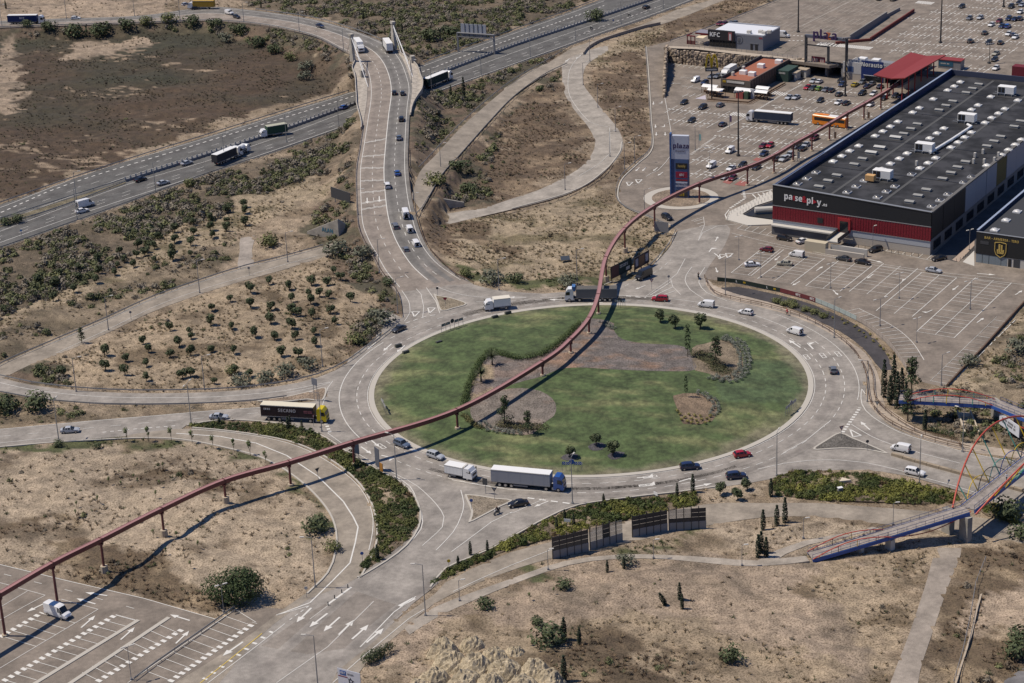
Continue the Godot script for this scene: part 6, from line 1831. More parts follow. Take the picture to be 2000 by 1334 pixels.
func stone_wall() -> void:
	var p := smooth3(V3([40.4,0,-262.5,43.3,0,-291.7,46.4,0,-319,47.6,0,-313.1,53.7,0,-308.7,63.9,0,-302.9,78.6,0,-295.6,95.9,0,-287.8]),1.1)
	var t := thing("retaining_wall","rough retaining wall of stacked brown boulders below the upper car park","wall")
	var mb := MB.new()
	var back := MB.new()
	back.col = Color(.10,.08,.065)
	rng.seed = 99
	for i in p.size() - 1:
		var a := p[i]
		var top := 5.0
		if i < 24: top = lerpf(1.0,5.0,i / 24.0)
		var d := (p[i + 1] - a).normalized()
		var n := Vector3(-d.z,0,d.x)
		back.quad(a - n * .3,p[i + 1] - n * .3,p[i + 1] - n * .3 + Vector3.UP * top,a - n * .3 + Vector3.UP * top)
		var y := .0
		while y < top:
			var s := rng.randf_range(.55,1.0)
			mb.col = Color(.30,.24,.18) * rng.randf_range(.55,1.5)
			mb.box(a + d * rng.randf_range(-.3,.3) + Vector3.UP * (y + s * .4) + n * (rng.randf_range(-.1,.35) - y * .03),Vector3(rng.randf_range(.8,1.5),s,.9),Basis.from_euler(Vector3(rng.randf_range(-.2,.2),rng.randf_range(-.4,.4) + atan2(-d.z,d.x),rng.randf_range(-.2,.2))),.18)
			y += s * .82
	part("earth_core",back.mesh(),M.dry,t)
	part("boulder",mb.mesh(),M.dry,t).set_meta("kind","stuff")
	var cap := MB.new()
	cap.prism(V2([46.2,-316,57.1,-312.3,73.4,-300.3,92.7,-286.4,95.5,-284.3,96,-288.1,93.3,-290.2,73.9,-304.3,57.4,-315.6,46.5,-319.3]),4.9,5.05)
	part("coping",cap.mesh(),mat(.40,.34,.27),t)

func rail_line(o: Node3D,path: PackedVector3Array,h: float,step: float,m: Material,rail_h := .3,single := true,dy := .0) -> void:
	var rb := MB.new()
	for i in path.size() - 1: rb.bar(path[i] + Vector3.UP * (h - rail_h * .5 + dy),path[i + 1] + Vector3.UP * (h - rail_h * .5 + dy),.07,rail_h)
	part("rail",rb.mesh(),m,o)
	var pm := MB.new()
	pm.box(Vector3(0,h * .5 - .2,0),Vector3(.1,h + .4,.1))
	var one := pm.mesh()
	if single:
		for p in resample(path,step):
			var q := part("post",one,m,o)
			q.position = p
	else:
		var all := MB.new()
		for p in resample(path,step): all.box(p + Vector3.UP * (h * .5 - .2),Vector3(.12,h + .4,.12))
		part("post",all.mesh(),m,o).set_meta("kind","stuff")


# ---- the red elevated beamway -----------------------------------------------------------------
func beamway() -> void:
	var b := V2([-128.2,126.5,-119.4,113.3,-111.6,100.8,-104,89.6,-94.1,73.3,-82.6,59,-69.1,51.1,-55.5,41.5])
	b.append_array(V2([-32.2,26.2,-11.5,-.7,-4,-14.9,1.3,-28.7,4.6,-44.8]))
	b.append_array(V2([8.2,-71.6,14.9,-93.9,25.1,-114.7,40.6,-136.7,57.3,-153.1,67.2,-164.7,75,-176.6,82.7,-187.1,90.3,-198.6,98,-210.1,105.8,-221.5,113.8,-233.4,121.8,-245.8]))
	var bottom := [8.6,8.4,8.1,7.3,5.7,4.9,5.0,4.8,4.9,5.0,4.9,5.0,5.3,6.1,6.8,6.5,5.8,5.3,5.2,5.1,5.2,5.1,5.1,4.95,4.9,4.9]
	var p := PackedVector3Array()
	for i in b.size(): p.append(Vector3(b[i].x,bottom[i] + .25,b[i].y))
	var path := smooth3(p,2.5)
	var t := thing("elevated_beamway","long red elevated beamway curving over the roundabout on single posts","beamway")
	var w := .5
	var h := .85
	var side := PackedVector3Array()
	for i in path.size():
		var d := path[mini(i + 1,path.size() - 1)] - path[maxi(i - 1,0)]
		side.append(Vector3(-d.z,0,d.x).normalized())
	var mb := MB.new()
	var cap := MB.new()
	for i in path.size() - 1:
		var a := path[i]
		var e := path[i + 1]
		var s := side[i] * w
		var u := side[i + 1] * w
		var y := Vector3.UP * h
		mb.quad(a - s,e - u,e - u + y,a - s + y)
		mb.quad(e + u,a + s,a + s + y,e + u + y)
		mb.quad(a - s * .6 - Vector3.UP * .25,e - u * .6 - Vector3.UP * .25,e - u,a - s)
		mb.quad(a + s,e + u,e + u * .6 - Vector3.UP * .25,a + s * .6 - Vector3.UP * .25)
		mb.quad(a + s * .6 - Vector3.UP * .25,e + u * .6 - Vector3.UP * .25,e - u * .6 - Vector3.UP * .25,a - s * .6 - Vector3.UP * .25)
		# a shallow trough on top between two upstands
		cap.quad(a - s + y,e - u + y,e - u * .8 + y,a - s * .8 + y)
		cap.quad(a + s * .8 + y,e + u * .8 + y,e + u + y,a + s + y)
		cap.quad(a - s * .8 + y * .93,e - u * .8 + y * .93,e + u * .8 + y * .93,a + s * .8 + y * .93)
		cap.quad(a - s * .8 + y,e - u * .8 + y,e - u * .8 + y * .93,a - s * .8 + y * .93)
		cap.quad(a + s * .8 + y,e + u * .8 + y,e + u * .8 + y * .93,a + s * .8 + y * .93)
	part("beam",mb.mesh(),M.beam,t)
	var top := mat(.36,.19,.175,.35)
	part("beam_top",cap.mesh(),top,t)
	var base_m := mat(.42,.35,.26)
	for i in range(1,b.size() - 1):
		var g := lawn_y(b[i]) if b[i].length() < 53.0 else maxf(.0,hgt(b[i].x,b[i].y))
		var m := MB.new()
		m.cyl(Vector3(b[i].x,g,b[i].y),Vector3(b[i].x,bottom[i] - .1,b[i].y),.29,.25,10)
		m.box(Vector3(b[i].x,bottom[i] - .25,b[i].y),Vector3(.9,.3,.9))
		var jm := MB.new()
		var dd := (p[i + 1] - p[i - 1]).normalized()
		jm.box(p[i] + Vector3.UP * .32,Vector3(.22,1.14,1.06),Basis(dd,Vector3.UP,dd.cross(Vector3.UP).normalized()))
		part("joint_band",jm.mesh(),mat(.09,.03,.03,.6),t)
		var po := part("post",m.mesh(),M.beam,t)
		var tall := i in [3,4,5,13,14]
		var f := MB.new()
		f.cyl(Vector3(b[i].x,g - .4,b[i].y),Vector3(b[i].x,g + (1.5 if tall else .4),b[i].y),.85 if tall else .7,.75 if tall else .65,10)
		part("footing",f.mesh(),base_m,po)


# ---- coloured footbridges ---------------------------------------------------------------------
func deck_between(o: Node3D,a: Vector3,b: Vector3,w: float,called := "deck") -> void:
	var d := (b - a).normalized()
	var s := Vector3(-d.z,0,d.x).normalized()
	var m := MB.new()
	m.col = Color(.36,.32,.29) * 1.2
	m.bar(a,b,w,.25)
	part(called,m.mesh(),M.concrete,o)
	for e in [-1.0,1.0]:
		var g := MB.new()
		g.bar(a + s * e * w * .5 - Vector3.UP * .3,b + s * e * w * .5 - Vector3.UP * .3,.3,.75)
		part("girder",g.mesh(),M.arch_blue,o)
		var r := MB.new()
		var l := a.distance_to(b)
		for y in [.45,1.1]: r.bar(a + s * e * w * .46 + Vector3.UP * y,b + s * e * w * .46 + Vector3.UP * y,.06,.07)
		for i in int(l / 2.0) + 1:
			var q: Vector3 = a + d * minf(i * 2.0,l) + s * e * w * .46
			r.box(q + Vector3.UP * .6,Vector3(.06,1.1,.06))
		part("railing",r.mesh(),mat(.05,.07,.17,.5),o)

func arch_rib(o: Node3D,a: Vector3,b: Vector3,rise: float,m: Material,thick: float,called := "arch",lean := Vector3.ZERO) -> PackedVector3Array:
	var mb := MB.new()
	var p := PackedVector3Array()
	for i in 21:
		var f := i / 20.0
		p.append(a.lerp(b,f) + (Vector3.UP + lean) * rise * 4.0 * f * (1.0 - f))
	for i in 20: mb.cyl(p[i],p[i + 1],thick,thick,6,false)
	part(called,mb.mesh(),m,o)
	return p

func footbridges() -> void:
	var t := thing("arched_footbridge","blue footbridge with a big red arch and coloured hangers over the road","footbridge")
	var a := V3([72.6,6.2,89.2])[0]
	var b := V3([102.6,6.8,54.2])[0]
	var d := (b - a).normalized()
	var s := Vector3(-d.z,0,d.x).normalized()
	deck_between(t,a,b,3.2)
	var cols := [M.arch_yellow,M.arch_teal,M.arch_yellow,M.arch_yellow,M.arch_teal]
	for e in [-1.0,1.0]:
		var f0: Vector3 = a + s * e * 2.6 - d * 1.5
		var f1: Vector3 = b + s * e * 2.6
		var p := arch_rib(t,f0,f1,8.2,M.arch_red,.2,"arch",s * e * .5)
		for i in range(2,19,2):
			var lo := f0.lerp(f1,i / 20.0)
			var h := MB.new()
			h.cyl(lo - s * e * .7,p[i],.12,.12,5,false)
			part("hanger",h.mesh(),cols[(i / 2) % 5],t)
			if i < 18:
				var m2: Material = [M.arch_blue,M.arch_yellow,M.dark_steel,M.arch_teal][(i / 2) % 4]
				arch_rib(t,lo - s * e * .7,f0.lerp(f1,minf((i + 5) / 20.0,1.0)) - s * e * .7,2.4,m2,.09,"small_arch",s * e * .5)
	# the long ramp down to the path on the left
	var r := thing("footbridge_ramp","long blue sided ramp leading down from the arched footbridge to the path","ramp")
	var ra := V3([39.6,.2,95.6])[0]
	var rm := V3([55.2,3.2,93.1])[0]
	deck_between(r,ra,rm,3.2)
	deck_between(r,rm,a - d * .5,3.2)
	var rd := (a - ra).normalized()
	var rs := Vector3(-rd.z,0,rd.x).normalized()
	for e in [-1.0,1.0]:
		var p := PackedVector3Array()
		for i in 13:
			var f := i / 12.0
			var q := ra.lerp(rm,f) + Vector3.UP * (.2 + 1.5 * sin(PI * f))
			p.append(q + rs * e * 1.7)
		for i in 13:
			var f := i / 12.0
			var q := rm.lerp(a,f) + Vector3.UP * (.1 - 1.6 * sin(PI * f))
			p.append(q + rs * e * 1.7)
		var mb := MB.new()
		for i in p.size() - 1: mb.cyl(p[i],p[i + 1],.11,.11,5,false)
		part("curved_tube",mb.mesh(),M.arch_red,r)
		for i in range(1,p.size() - 1,3):
			var f := (i / 12.0) if i < 13 else .0
			var base := ra.lerp(rm,f) if i < 13 else rm.lerp(a,(i - 13) / 12.0)
			var hb := MB.new()
			hb.cyl(base + rs * e * 1.65,p[i],.07,.07,4,false)
			part("strut",hb.mesh(),M.arch_yellow if i % 2 else M.dark_steel,r)
	for q in [[[56.1,0,93.5,56.2,2.6,92.7],1.1],[[49.9,0,94.3,50,1.6,93.8],.9]]:
		var c := V3(q[0])
		var m := MB.new()
		m.box(Vector3(c[0].x,c[1].y * .5 - .3,c[0].z),Vector3(q[1],c[1].y,q[1] * 1.6),Basis(Vector3.UP,.5))
		part("pier",m.mesh(),M.pale,r)
	for c in V2([71.9,91,69.1,87.5]):
		var m := MB.new()
		m.col = Color(.40,.38,.34) * 1.2
		m.box(Vector3(c.x,2.6,c.y),Vector3(1.3,5.6,2.4),Basis(Vector3.UP,.55))
		part("pier",m.mesh(),M.concrete,t)
	# the second footbridge with low twin red arches
	var u := thing("low_arch_footbridge","blue footbridge with two low red arches behind the cypress clump","footbridge")
	var c0 := V3([70.2,5,29])[0]
	var c1 := V3([90.8,5.4,35.2])[0]
	var c2 := V3([100.8,6.4,53.2])[0]
	deck_between(u,c0,c1,3.4)
	deck_between(u,c1,c2,3.4)
	var ud := (c1 - c0).normalized()
	var us := Vector3(-ud.z,0,ud.x).normalized()
	for e in [-1.0,1.0]:
		var p := arch_rib(u,c0 + us * e * 1.9 + ud * 2.0,c1 + us * e * 1.9,2.1,M.arch_red,.1)
		for i in range(3,19,3):
			var hb := MB.new()
			hb.cyl((c0 + ud * 2.0).lerp(c1,i / 20.0) + us * e * 1.9,p[i],.1,.1,4,false)
			part("strut",hb.mesh(),[M.arch_yellow,M.dark_steel,M.arch_teal][i / 3 % 3],u)
		arch_rib(u,c1 + us * e * 1.8 - Vector3.UP * .5,c2 + us * e * 1.8 - Vector3.UP * .5,-2.0,M.arch_red,.12,"curved_tube")
	for c in V2([91.7,32.4,94.4,42.4]):
		var m := MB.new()
		m.col = Color(.40,.38,.34) * 1.2
		m.box(Vector3(c.x,2.2,c.y),Vector3(1.2,5.2,1.8),Basis(Vector3.UP,.3))
		m.box(Vector3(c.x,4.6,c.y),Vector3(1.6,.5,2.6),Basis(Vector3.UP,.3))
		part("pier",m.mesh(),M.concrete,u)
	# concrete steps on the bank
	var st := thing("bank_steps","pale concrete drain steps running down the bank under the footbridge","steps")
	var p4 := V3([83.3,1.4,30.8,86.2,1.4,31.1,86.2,.1,40.3,83.1,.1,40])
	for i in 4:
		var f := i / 4.0
		var f1 := (i + 1) / 4.0
		var m := MB.new()
		var y := 1.5 - i * .4
		m.prism(PackedVector2Array([xz(p4[0].lerp(p4[3],f)),xz(p4[1].lerp(p4[2],f)),xz(p4[1].lerp(p4[2],f1)),xz(p4[0].lerp(p4[3],f1))]),-.3,y)
		part("step",m.mesh(),mat(.46,.38,.29),st)
	for e in [[0,3],[1,2]]:
		var m := MB.new()
		m.bar(p4[e[0]] + Vector3.UP * .3,p4[e[1]] + Vector3.UP * .3,.3,.8)
		part("side_wall",m.mesh(),mat(.50,.43,.34),st)

func xz(p: Vector3) -> Vector2:
	return Vector2(p.x,p.z)


# ---- rails, fences, screens -------------------------------------------------------------------
func barriers() -> void:
	# wooden fences along the pavement on the right
	for q in [[[35.3,0,-70.6,35.6,0,-63.5,37.2,0,-56.5,42.2,0,-51.5,49.6,0,-45.6,56.7,0,-37.9,61.9,0,-28.7,65.5,0,-18.3,67.1,0,-7.8,67.1,0,2.2,65.7,0,13.2,65.2,0,22.3,67.2,0,31.7,72.1,0,39.7,77.9,0,45.4,82.4,0,48.6],1.15,3.2,"brown wooden post and rail fence beside the ring road"],[[68.6,0,-3.6,68.5,0,4,66.9,0,14.9,66.9,0,21,69.3,0,30.2,73.5,0,38.7,80.4,0,44.5,80.8,0,48.2],1.15,3.2,"second brown fence between the footpath and the planted bank"]]:
		var o := thing("wooden_fence",q[3],"fence")
		var p := smooth3(V3(q[0]),2.0)
		rail_line(o,p,q[1],q[2],M.wood,.16)
		var rb := MB.new()
		for i in p.size() - 1: rb.bar(p[i] + Vector3.UP * .55,p[i + 1] + Vector3.UP * .55,.06,.12)
		part("rail",rb.mesh(),M.wood,o)
	# steel guard rails
	for q in [
		[[-157.6,0,-23.7,-149,0,-20.4,-140.1,0,-15,-127.6,0,-10,-114.3,0,-6.8,-101.4,0,-5.4,-88.8,0,-5.2,-77.5,0,-7.2,-67.7,0,-11.7,-60.5,0,-20.3,-55.7,0,-30.3,-52.8,0,-37.9],4.0,true,"steel guard rail on the olive grove side of the loop road"],
		[[-155.4,0,-14.1,-146.7,0,-9.5,-135.3,0,-3.7,-122,0,.6,-109.1,0,2.7,-94,0,3.7,-81.6,0,3.2,-74.2,0,1.5],4.0,true,"steel guard rail on the lower side of the loop road"],
		[[-28.6,.1,-73.7,-33.6,.7,-79.7,-36.9,1,-87.9,-41.4,2,-99.4,-44.1,3,-112,-45.8,4.2,-124.6,-47.5,5.2,-140.4,-49.1,6.2,-164.8,-50,6.5,-188.7],4.0,true,"brown guard rail on the right side of the bridge ramp"],
		[[-47.8,0,-50.4,-49.5,.1,-68.4,-54.5,1,-83.7,-57.9,2,-97.1,-60.8,3,-107.3,-62.9,4.2,-118.2,-64.2,5.2,-135.1,-66,6.2,-167.3,-66.1,6.6,-191.5,-66.2,6.9,-217.7],4.0,true,"brown guard rail on the left side of the bridge ramp"],
		[[-48.6,0,-45.9,-50.8,0,-39.5,-55.7,0,-29.2],3.0,true,"short guard rail behind the dark car at the ring road"],
		[[39.4,0,-339.6,36.6,0,-292.9,33.1,0,-236,30.5,0,-198.3,24,0,-181.5,18.1,0,-165.5,15.6,0,-147,17.6,0,-135.9,24.5,0,-124.4,28.6,0,-117.5],4.0,true,"steel guard rail along the left edge of the retail park road"],
		[[31.1,0,-111.5,28.3,0,-100.2,23.3,0,-86.6,19.8,0,-78.9],3.0,true,"short steel guard rail behind the grey sign by the retail road"],
		[[-91.4,0,132.6,-88.5,0,127.5,-82.1,0,117.4,-75.2,0,106.1],4.0,true,"double dark rail fence dividing the bottom left car park"],
		[[-42.2,4.4,-141.1,-44.1,4.8,-127.9,-45.7,4.5,-123.6],3.0,true,"short rail where the service road meets the ramp"],
		[[-42.2,4.4,-140,-38.5,3.6,-165.6,-33.3,2.4,-189.9,-23.9,1.2,-231.1,-14.4,.3,-268.6,-2.6,0,-299.8,7.5,0,-317.1],6.0,false,"rail along the right side of the narrow service road"],
		[[-46.1,4.4,-171.9,-41.6,3.6,-191.9,-33.4,2.4,-227.8,-24.5,1.2,-261.2,-14.3,.3,-293,1.2,0,-326.4,10.8,0,-347.6],6.0,false,"rail between the service road and the scrub by the bridge"],
		[[16.8,0,-181.5,14.3,0,-173.3,7.8,0,-159.3,-.7,0,-148.3,-16.9,0,-136.8,-26.3,0,-131.1],5.0,false,"dark rail on the outer bend of the winding service road"],
		[[14.5,0,-331.5,16.1,0,-338.8,20.6,0,-349.2,28.4,0,-359.3,41.9,0,-373.1,48.6,0,-377.4],.0,false,"low curved wall at the junction of the two service roads"],
		[[-155.4,0,-14.1,-150.7,0,-28.4,-140.3,0,-42.9,-129.2,0,-57.7,-117.7,0,-74.1,-105.1,0,-87.1,-94.4,0,-96.5,-83.2,0,-103.9,-73,0,-111.7],6.0,false,"low rail along the upper side of the olive grove road"],
		[[48.4,5,-325.7,57.4,5,-336.1,73.9,5,-356.2,93.9,5,-382.5,110,5,-405.3],6.0,false,"rail along the bank above the motorway service road"],
		[[-122.6,5,-416.3,-111.9,5,-408.2,-94.2,5.6,-390.4,-77.7,6.3,-365.4,-66.3,6.7,-344.5,-60.8,7,-329.3],6.0,false,"parapet rail on the far side of the curving ramp"],
		[[-244.7,4,-408.5,-209.2,4,-406.4,-171.6,4,-403.9,-147.7,4,-404,-133.9,4.5,-398.2,-119.9,5,-388.5,-105.7,5.6,-373.8,-92.6,6.3,-354.8,-83,6.7,-333.9,-78.1,6.9,-322.9],6.0,false,"rail on the near side of the far ramp road"],
		[[70.4,0,94.5,62.7,0,117.2,57.2,0,130.4,52.1,0,145.3],.0,false,""],
		[[-178.3,0,-114.8,-170.9,0,-122.6,-154.6,0,-142.6,-134.6,0,-167.8,-116.1,0,-191.2,-92.8,0,-216.9,-72.1,0,-242.6],8.0,false,"guard rail on the near side of the motorway, left of the bridge"],
		[[-188.2,0,-158,-180.6,0,-168,-167.5,0,-185.2,-147.8,0,-209.6,-123.3,0,-237,-97,0,-266.5,-74.1,0,-291.7],8.0,false,"guard rail on the far side of the motorway, left of the bridge"],
		[[-45.3,0,-277.9,-23.9,0,-305.2,-1.6,0,-332.8,24.5,0,-364.5,50.2,0,-396.2,70.4,0,-424.3],8.0,false,"guard rail on the near side of the motorway, right of the bridge"],
		[[-49.2,0,-329,-34,0,-349.9,-13,0,-377.2,9.4,0,-406.3,28.5,0,-432.9],8.0,false,"guard rail on the far side of the motorway, right of the bridge"],
		[[-184.8,0,-143.3,-177,0,-151.3,-161.1,0,-168.9,-143.6,0,-188.5],8.0,false,"upper median rail of the motorway at the left edge"],
		[[-183.2,0,-136.2,-175.5,0,-144,-159.6,0,-161.3,-143,0,-185],8.0,false,"lower median rail of the motorway at the left edge"],
	]:
		if q[3] == "": continue
		var o := thing("guard_rail",q[3],"guard rail")
		var p := smooth3(V3(q[0]),4.0)
		if q[1] == .0:
			var wm := MB.new()
			for i in p.size() - 1: wm.bar(p[i] + Vector3.UP * .5,p[i + 1] + Vector3.UP * .5,.35,1.2)
			part("wall_face",wm.mesh(),mat(.30,.26,.22),o)
			continue
		rail_line(o,p,.85,q[1],M.rust if q[3].begins_with("brown") or q[3].begins_with("dark") else M.steel,.32,q[2],.0)
	# the motorway's concrete median with its upright anti-glare fins
	for q in [[[-143.3,0,-186.7,-120.3,0,-212,-94.9,0,-241.6,-72.1,0,-271.6],"concrete motorway median with upright fins, left of the bridge"],[[-48.9,0,-301,-13.4,0,-349.5,19.5,0,-388.7,50.5,0,-426.3],"concrete motorway median with upright fins, right of the bridge"]]:
		var o := thing("median_barrier",q[1],"barrier")
		var p := smooth3(V3(q[0]),6.0)
		var m := MB.new()
		for i in p.size() - 1: m.bar(p[i] + Vector3.UP * .4,p[i + 1] + Vector3.UP * .4,.5,.9)
		part("concrete_wall",m.mesh(),M.grey,o)
		var f := MB.new()
		for c in resample(p,2.2): f.box(c + Vector3.UP * 1.25,Vector3(.7,.9,.12),Basis(Vector3.UP,.9))
		part("fin",f.mesh(),M.pale,o).set_meta("kind","stuff")
	# planted median at the left edge
	var mg := MB.new()
	mg.col = Color(.20,.17,.11) * 1.25
	mg.prism(V2([-191.4,-131.1,-176.8,-150.2,-160.9,-167.8,-143.4,-187.3,-143,-185,-159.9,-162.9,-175.5,-144,-190,-125.2]),.0,.1)
	struct("median_strip",mg.mesh(),M.ground)
	# concrete divider on the exit road
	var dv := thing("concrete_divider","low stained concrete divider between the two right hand carriageways","barrier")
	var dm := MB.new()
	dm.col = Color(.40,.33,.24) * 1.2
	var dp := resample(smooth3(V3([64.8,0,49.2,70.4,0,54.4,76.1,0,59.2,82.6,0,65,87.9,0,69.6,94.3,0,75.2]),2.0),3.0)
	for i in dp.size() - 1: dm.bar(dp[i] + Vector3.UP * .3,dp[i].lerp(dp[i + 1],.97) + Vector3.UP * .3,.75,.7)
	part("divider_wall",dm.mesh(),M.concrete,dv)
	# the panelled noise screen at the bottom
	for q in [[[-12.3,0,91.5,-4.8,0,88.4],[-4.5,0,88.2,2.4,0,84.7]],[[4.5,0,83.5,12,0,81.2],[12.3,0,81.2,20.1,0,80.8]]]:
		for seg in 2:
			var c := V3(q[seg])
			var li: int = (0 if q[0][0] < .0 else 2) + seg
			var o := thing("screen_wall",["dark glass and concrete screen, leftmost of the four along the service road","second screen from the left, with see-through panels, along the service road","third screen from the left, darkest glazed, along the service road","rightmost screen wall panel run along the service road"][clampi(li,0,3)],"screen wall")
			var n := 5
			for i in n:
				var a := c[0].lerp(c[1],i / float(n))
				var b := c[0].lerp(c[1],(i + 1) / float(n))
				var pm := MB.new()
				pm.box(a + Vector3.UP * 2.55,Vector3(.16,5.4,.2),facing(Vector2(-(b - a).z,(b - a).x)))
				part("frame_post",pm.mesh(),M.dark_steel,o)
				for k in 3:
					var gm := MB.new()
					gm.bar(a.lerp(b,.03) + Vector3.UP * (2.3 + k * 1.02),a.lerp(b,.97) + Vector3.UP * (2.3 + k * 1.02),.06,.94)
					var clear := li == 1 and i != 2 or li == 3 and i < 3 and k > 0
					part("glass_panel",gm.mesh(),M.screen_clear if clear else M.screen_dark,o)
				var lm := MB.new()
				lm.bar(a + Vector3.UP * .85,b + Vector3.UP * .85,.14,1.9)
				part("base_panel",lm.mesh(),M.screen_base,o)
	# banner fence beside the lower car park
	var bf := thing("banner_fence","long mesh fence hung with dark, red and pale banners beside the car park","fence")
	var bp := resample(smooth3(V3([38.5,0,-67.2,43.7,0,-64.9,48.1,0,-61.5,54.1,0,-56.7,58.3,0,-52.6,62.3,0,-48.2,65.6,0,-43.2,69.7,0,-35.9,72.7,0,-29.6,74.7,0,-22.5,76.3,0,-13.5,77.2,0,-1.6,77.2,0,5]),1.0),2.4)
	for i in bp.size() - 1:
		var f := float(i) / bp.size()
		var m := MB.new()
		m.bar(bp[i] + Vector3.UP * .75,bp[i + 1] + Vector3.UP * .75,.05,1.15)
		part("banner",m.mesh(),mat(.012,.025,.02) if f < .2 else mat(.15,.03,.035) if f < .33 else mat(.36,.42,.41) if f < .52 else mat(.34,.30,.27),bf)
		var pm := MB.new()
		pm.box(bp[i] + Vector3.UP * .6,Vector3(.08,1.4,.08))
		part("post",pm.mesh(),M.dark_steel,bf)
		var bs := facing(Vector2(-(bp[i + 1] - bp[i]).z,(bp[i + 1] - bp[i]).x))
		if i in [2,6]: words("L",.9,bp[i].lerp(bp[i + 1],.3) + Vector3.UP * .75 + bs.z * .04,bs,M.white,bf)
		if i in [3,7]: words("m",.9,bp[i].lerp(bp[i + 1],.3) + Vector3.UP * .75 + bs.z * .04,bs,M.arch_yellow,bf)
		if i in [10,12]: words("KFC",.9,bp[i].lerp(bp[i + 1],.5) + Vector3.UP * .75 + bs.z * .04,bs,M.white,bf)
	var ef := thing("edge_wall","low dark wall along the right hand edge of the lower car park","wall")
	var em := MB.new()
	var ep := V3([84.9,0,12.5,91.7,0,1.1,98.7,0,-10.2,113.6,0,-35.7,130.5,0,-63.5])
	for i in ep.size() - 1: em.bar(ep[i] + Vector3.UP * .35,ep[i + 1] + Vector3.UP * .35,.35,.9)
	part("wall_face",em.mesh(),M.rust,ef)
	var wf := thing("wire_fence","wire fence with thin posts and a low wall beside the dirt track","fence")
	var wp := V3([73.7,0,101.4,69.4,0,111.6,65.5,0,124.4,61.5,0,136.4,57.3,0,147.7])
	rail_line(wf,wp,1.6,3.0,M.steel,.06)
	var ww := MB.new()
	var w2 := V3([72.8,0,106.7,67.9,0,119.6,64.7,0,129.1,59.8,0,141.7,57.2,0,148.5])
	for i in 4: ww.bar(w2[i] + Vector3.UP * .1,w2[i + 1] + Vector3.UP * .1,.35,.5)
	part("low_wall",ww.mesh(),mat(.40,.33,.25),wf)
	# bollards on the painted nose at the bottom
	for q in V2([-57.1,106.9,-56,104.3,-54.7,102.1,-53.6,100.1]):
		var o := thing("flexible_bollard","short dark flexible bollard on the painted nose of the slip road","bollard",Vector3(q.x,.05,q.y),.0,"bollards on the painted nose")
		var m := MB.new()
		m.cyl(Vector3.ZERO,Vector3.UP * .85,.12,.10,6)
		part("bollard_body",m.mesh(),M.dark,o)


# ---- signs ------------------------------------------------------------------------------------
func sign_board(label: String,a: Vector3,b: Vector3,y0: float,y1: float,face: Material,back: Material,category := "sign") -> Node3D:
	var d := b - a
	var o := thing("road_sign",label,category,Vector3(a.x,0,a.z),yaw_of(Vector2(d.x,d.z)))
	var w := Vector2(d.x,d.z).length()
	lbox("panel",o,0,w,y0,y1,.0,.07,face)
	lbox("panel_back",o,.02,w - .02,y0 + .02,y1 - .02,-.08,-.003,back)
	for x in ([w * .5] if w < 1.2 else [w * .18,w * .82]):
		var m := MB.new()
		m.cyl(Vector3(x,a.y - .2,-.13),Vector3(x,y1 - .1,-.13),.07 if w < 3.0 else .13,.07 if w < 3.0 else .13,6)
		part("post",m.mesh(),M.steel,o)
	return o

func tri_sign(label: String,p: Vector3,yaw: float,h := 2.6) -> void:
	var o := thing("yield_sign",label,"sign",p,yaw)
	var m := MB.new()
	m.cyl(Vector3.ZERO,Vector3.UP * h,.05,.05,5)
	part("post",m.mesh(),M.steel,o)
	var f := MB.new()
	for z in [.07,.1]: f.tri(Vector3(-.62,h + .5,z),Vector3(.62,h + .5,z),Vector3(0,h - .55,z))
	part("panel",f.mesh(),mat(.30,.03,.04) if yaw > .0 else M.dark,o)
	var g := MB.new()
	g.tri(Vector3(-.38,h + .36,.12),Vector3(.38,h + .36,.12),Vector3(0,h - .28,.12))
	part("inner_panel",g.mesh(),M.pale if yaw > .0 else M.grey,o)

func disc_sign(label: String,p: Vector3,yaw: float,m: Material,h := 2.3,r := .36) -> void:
	var o := thing("round_sign",label,"sign",p,yaw)
	var s := MB.new()
	s.cyl(Vector3.ZERO,Vector3.UP * h,.05,.05,5)
	part("post",s.mesh(),M.steel,o)
	var f := MB.new()
	f.cyl(Vector3(0,h,.06),Vector3(0,h,.11),r,r,14)
	part("panel",f.mesh(),m,o)

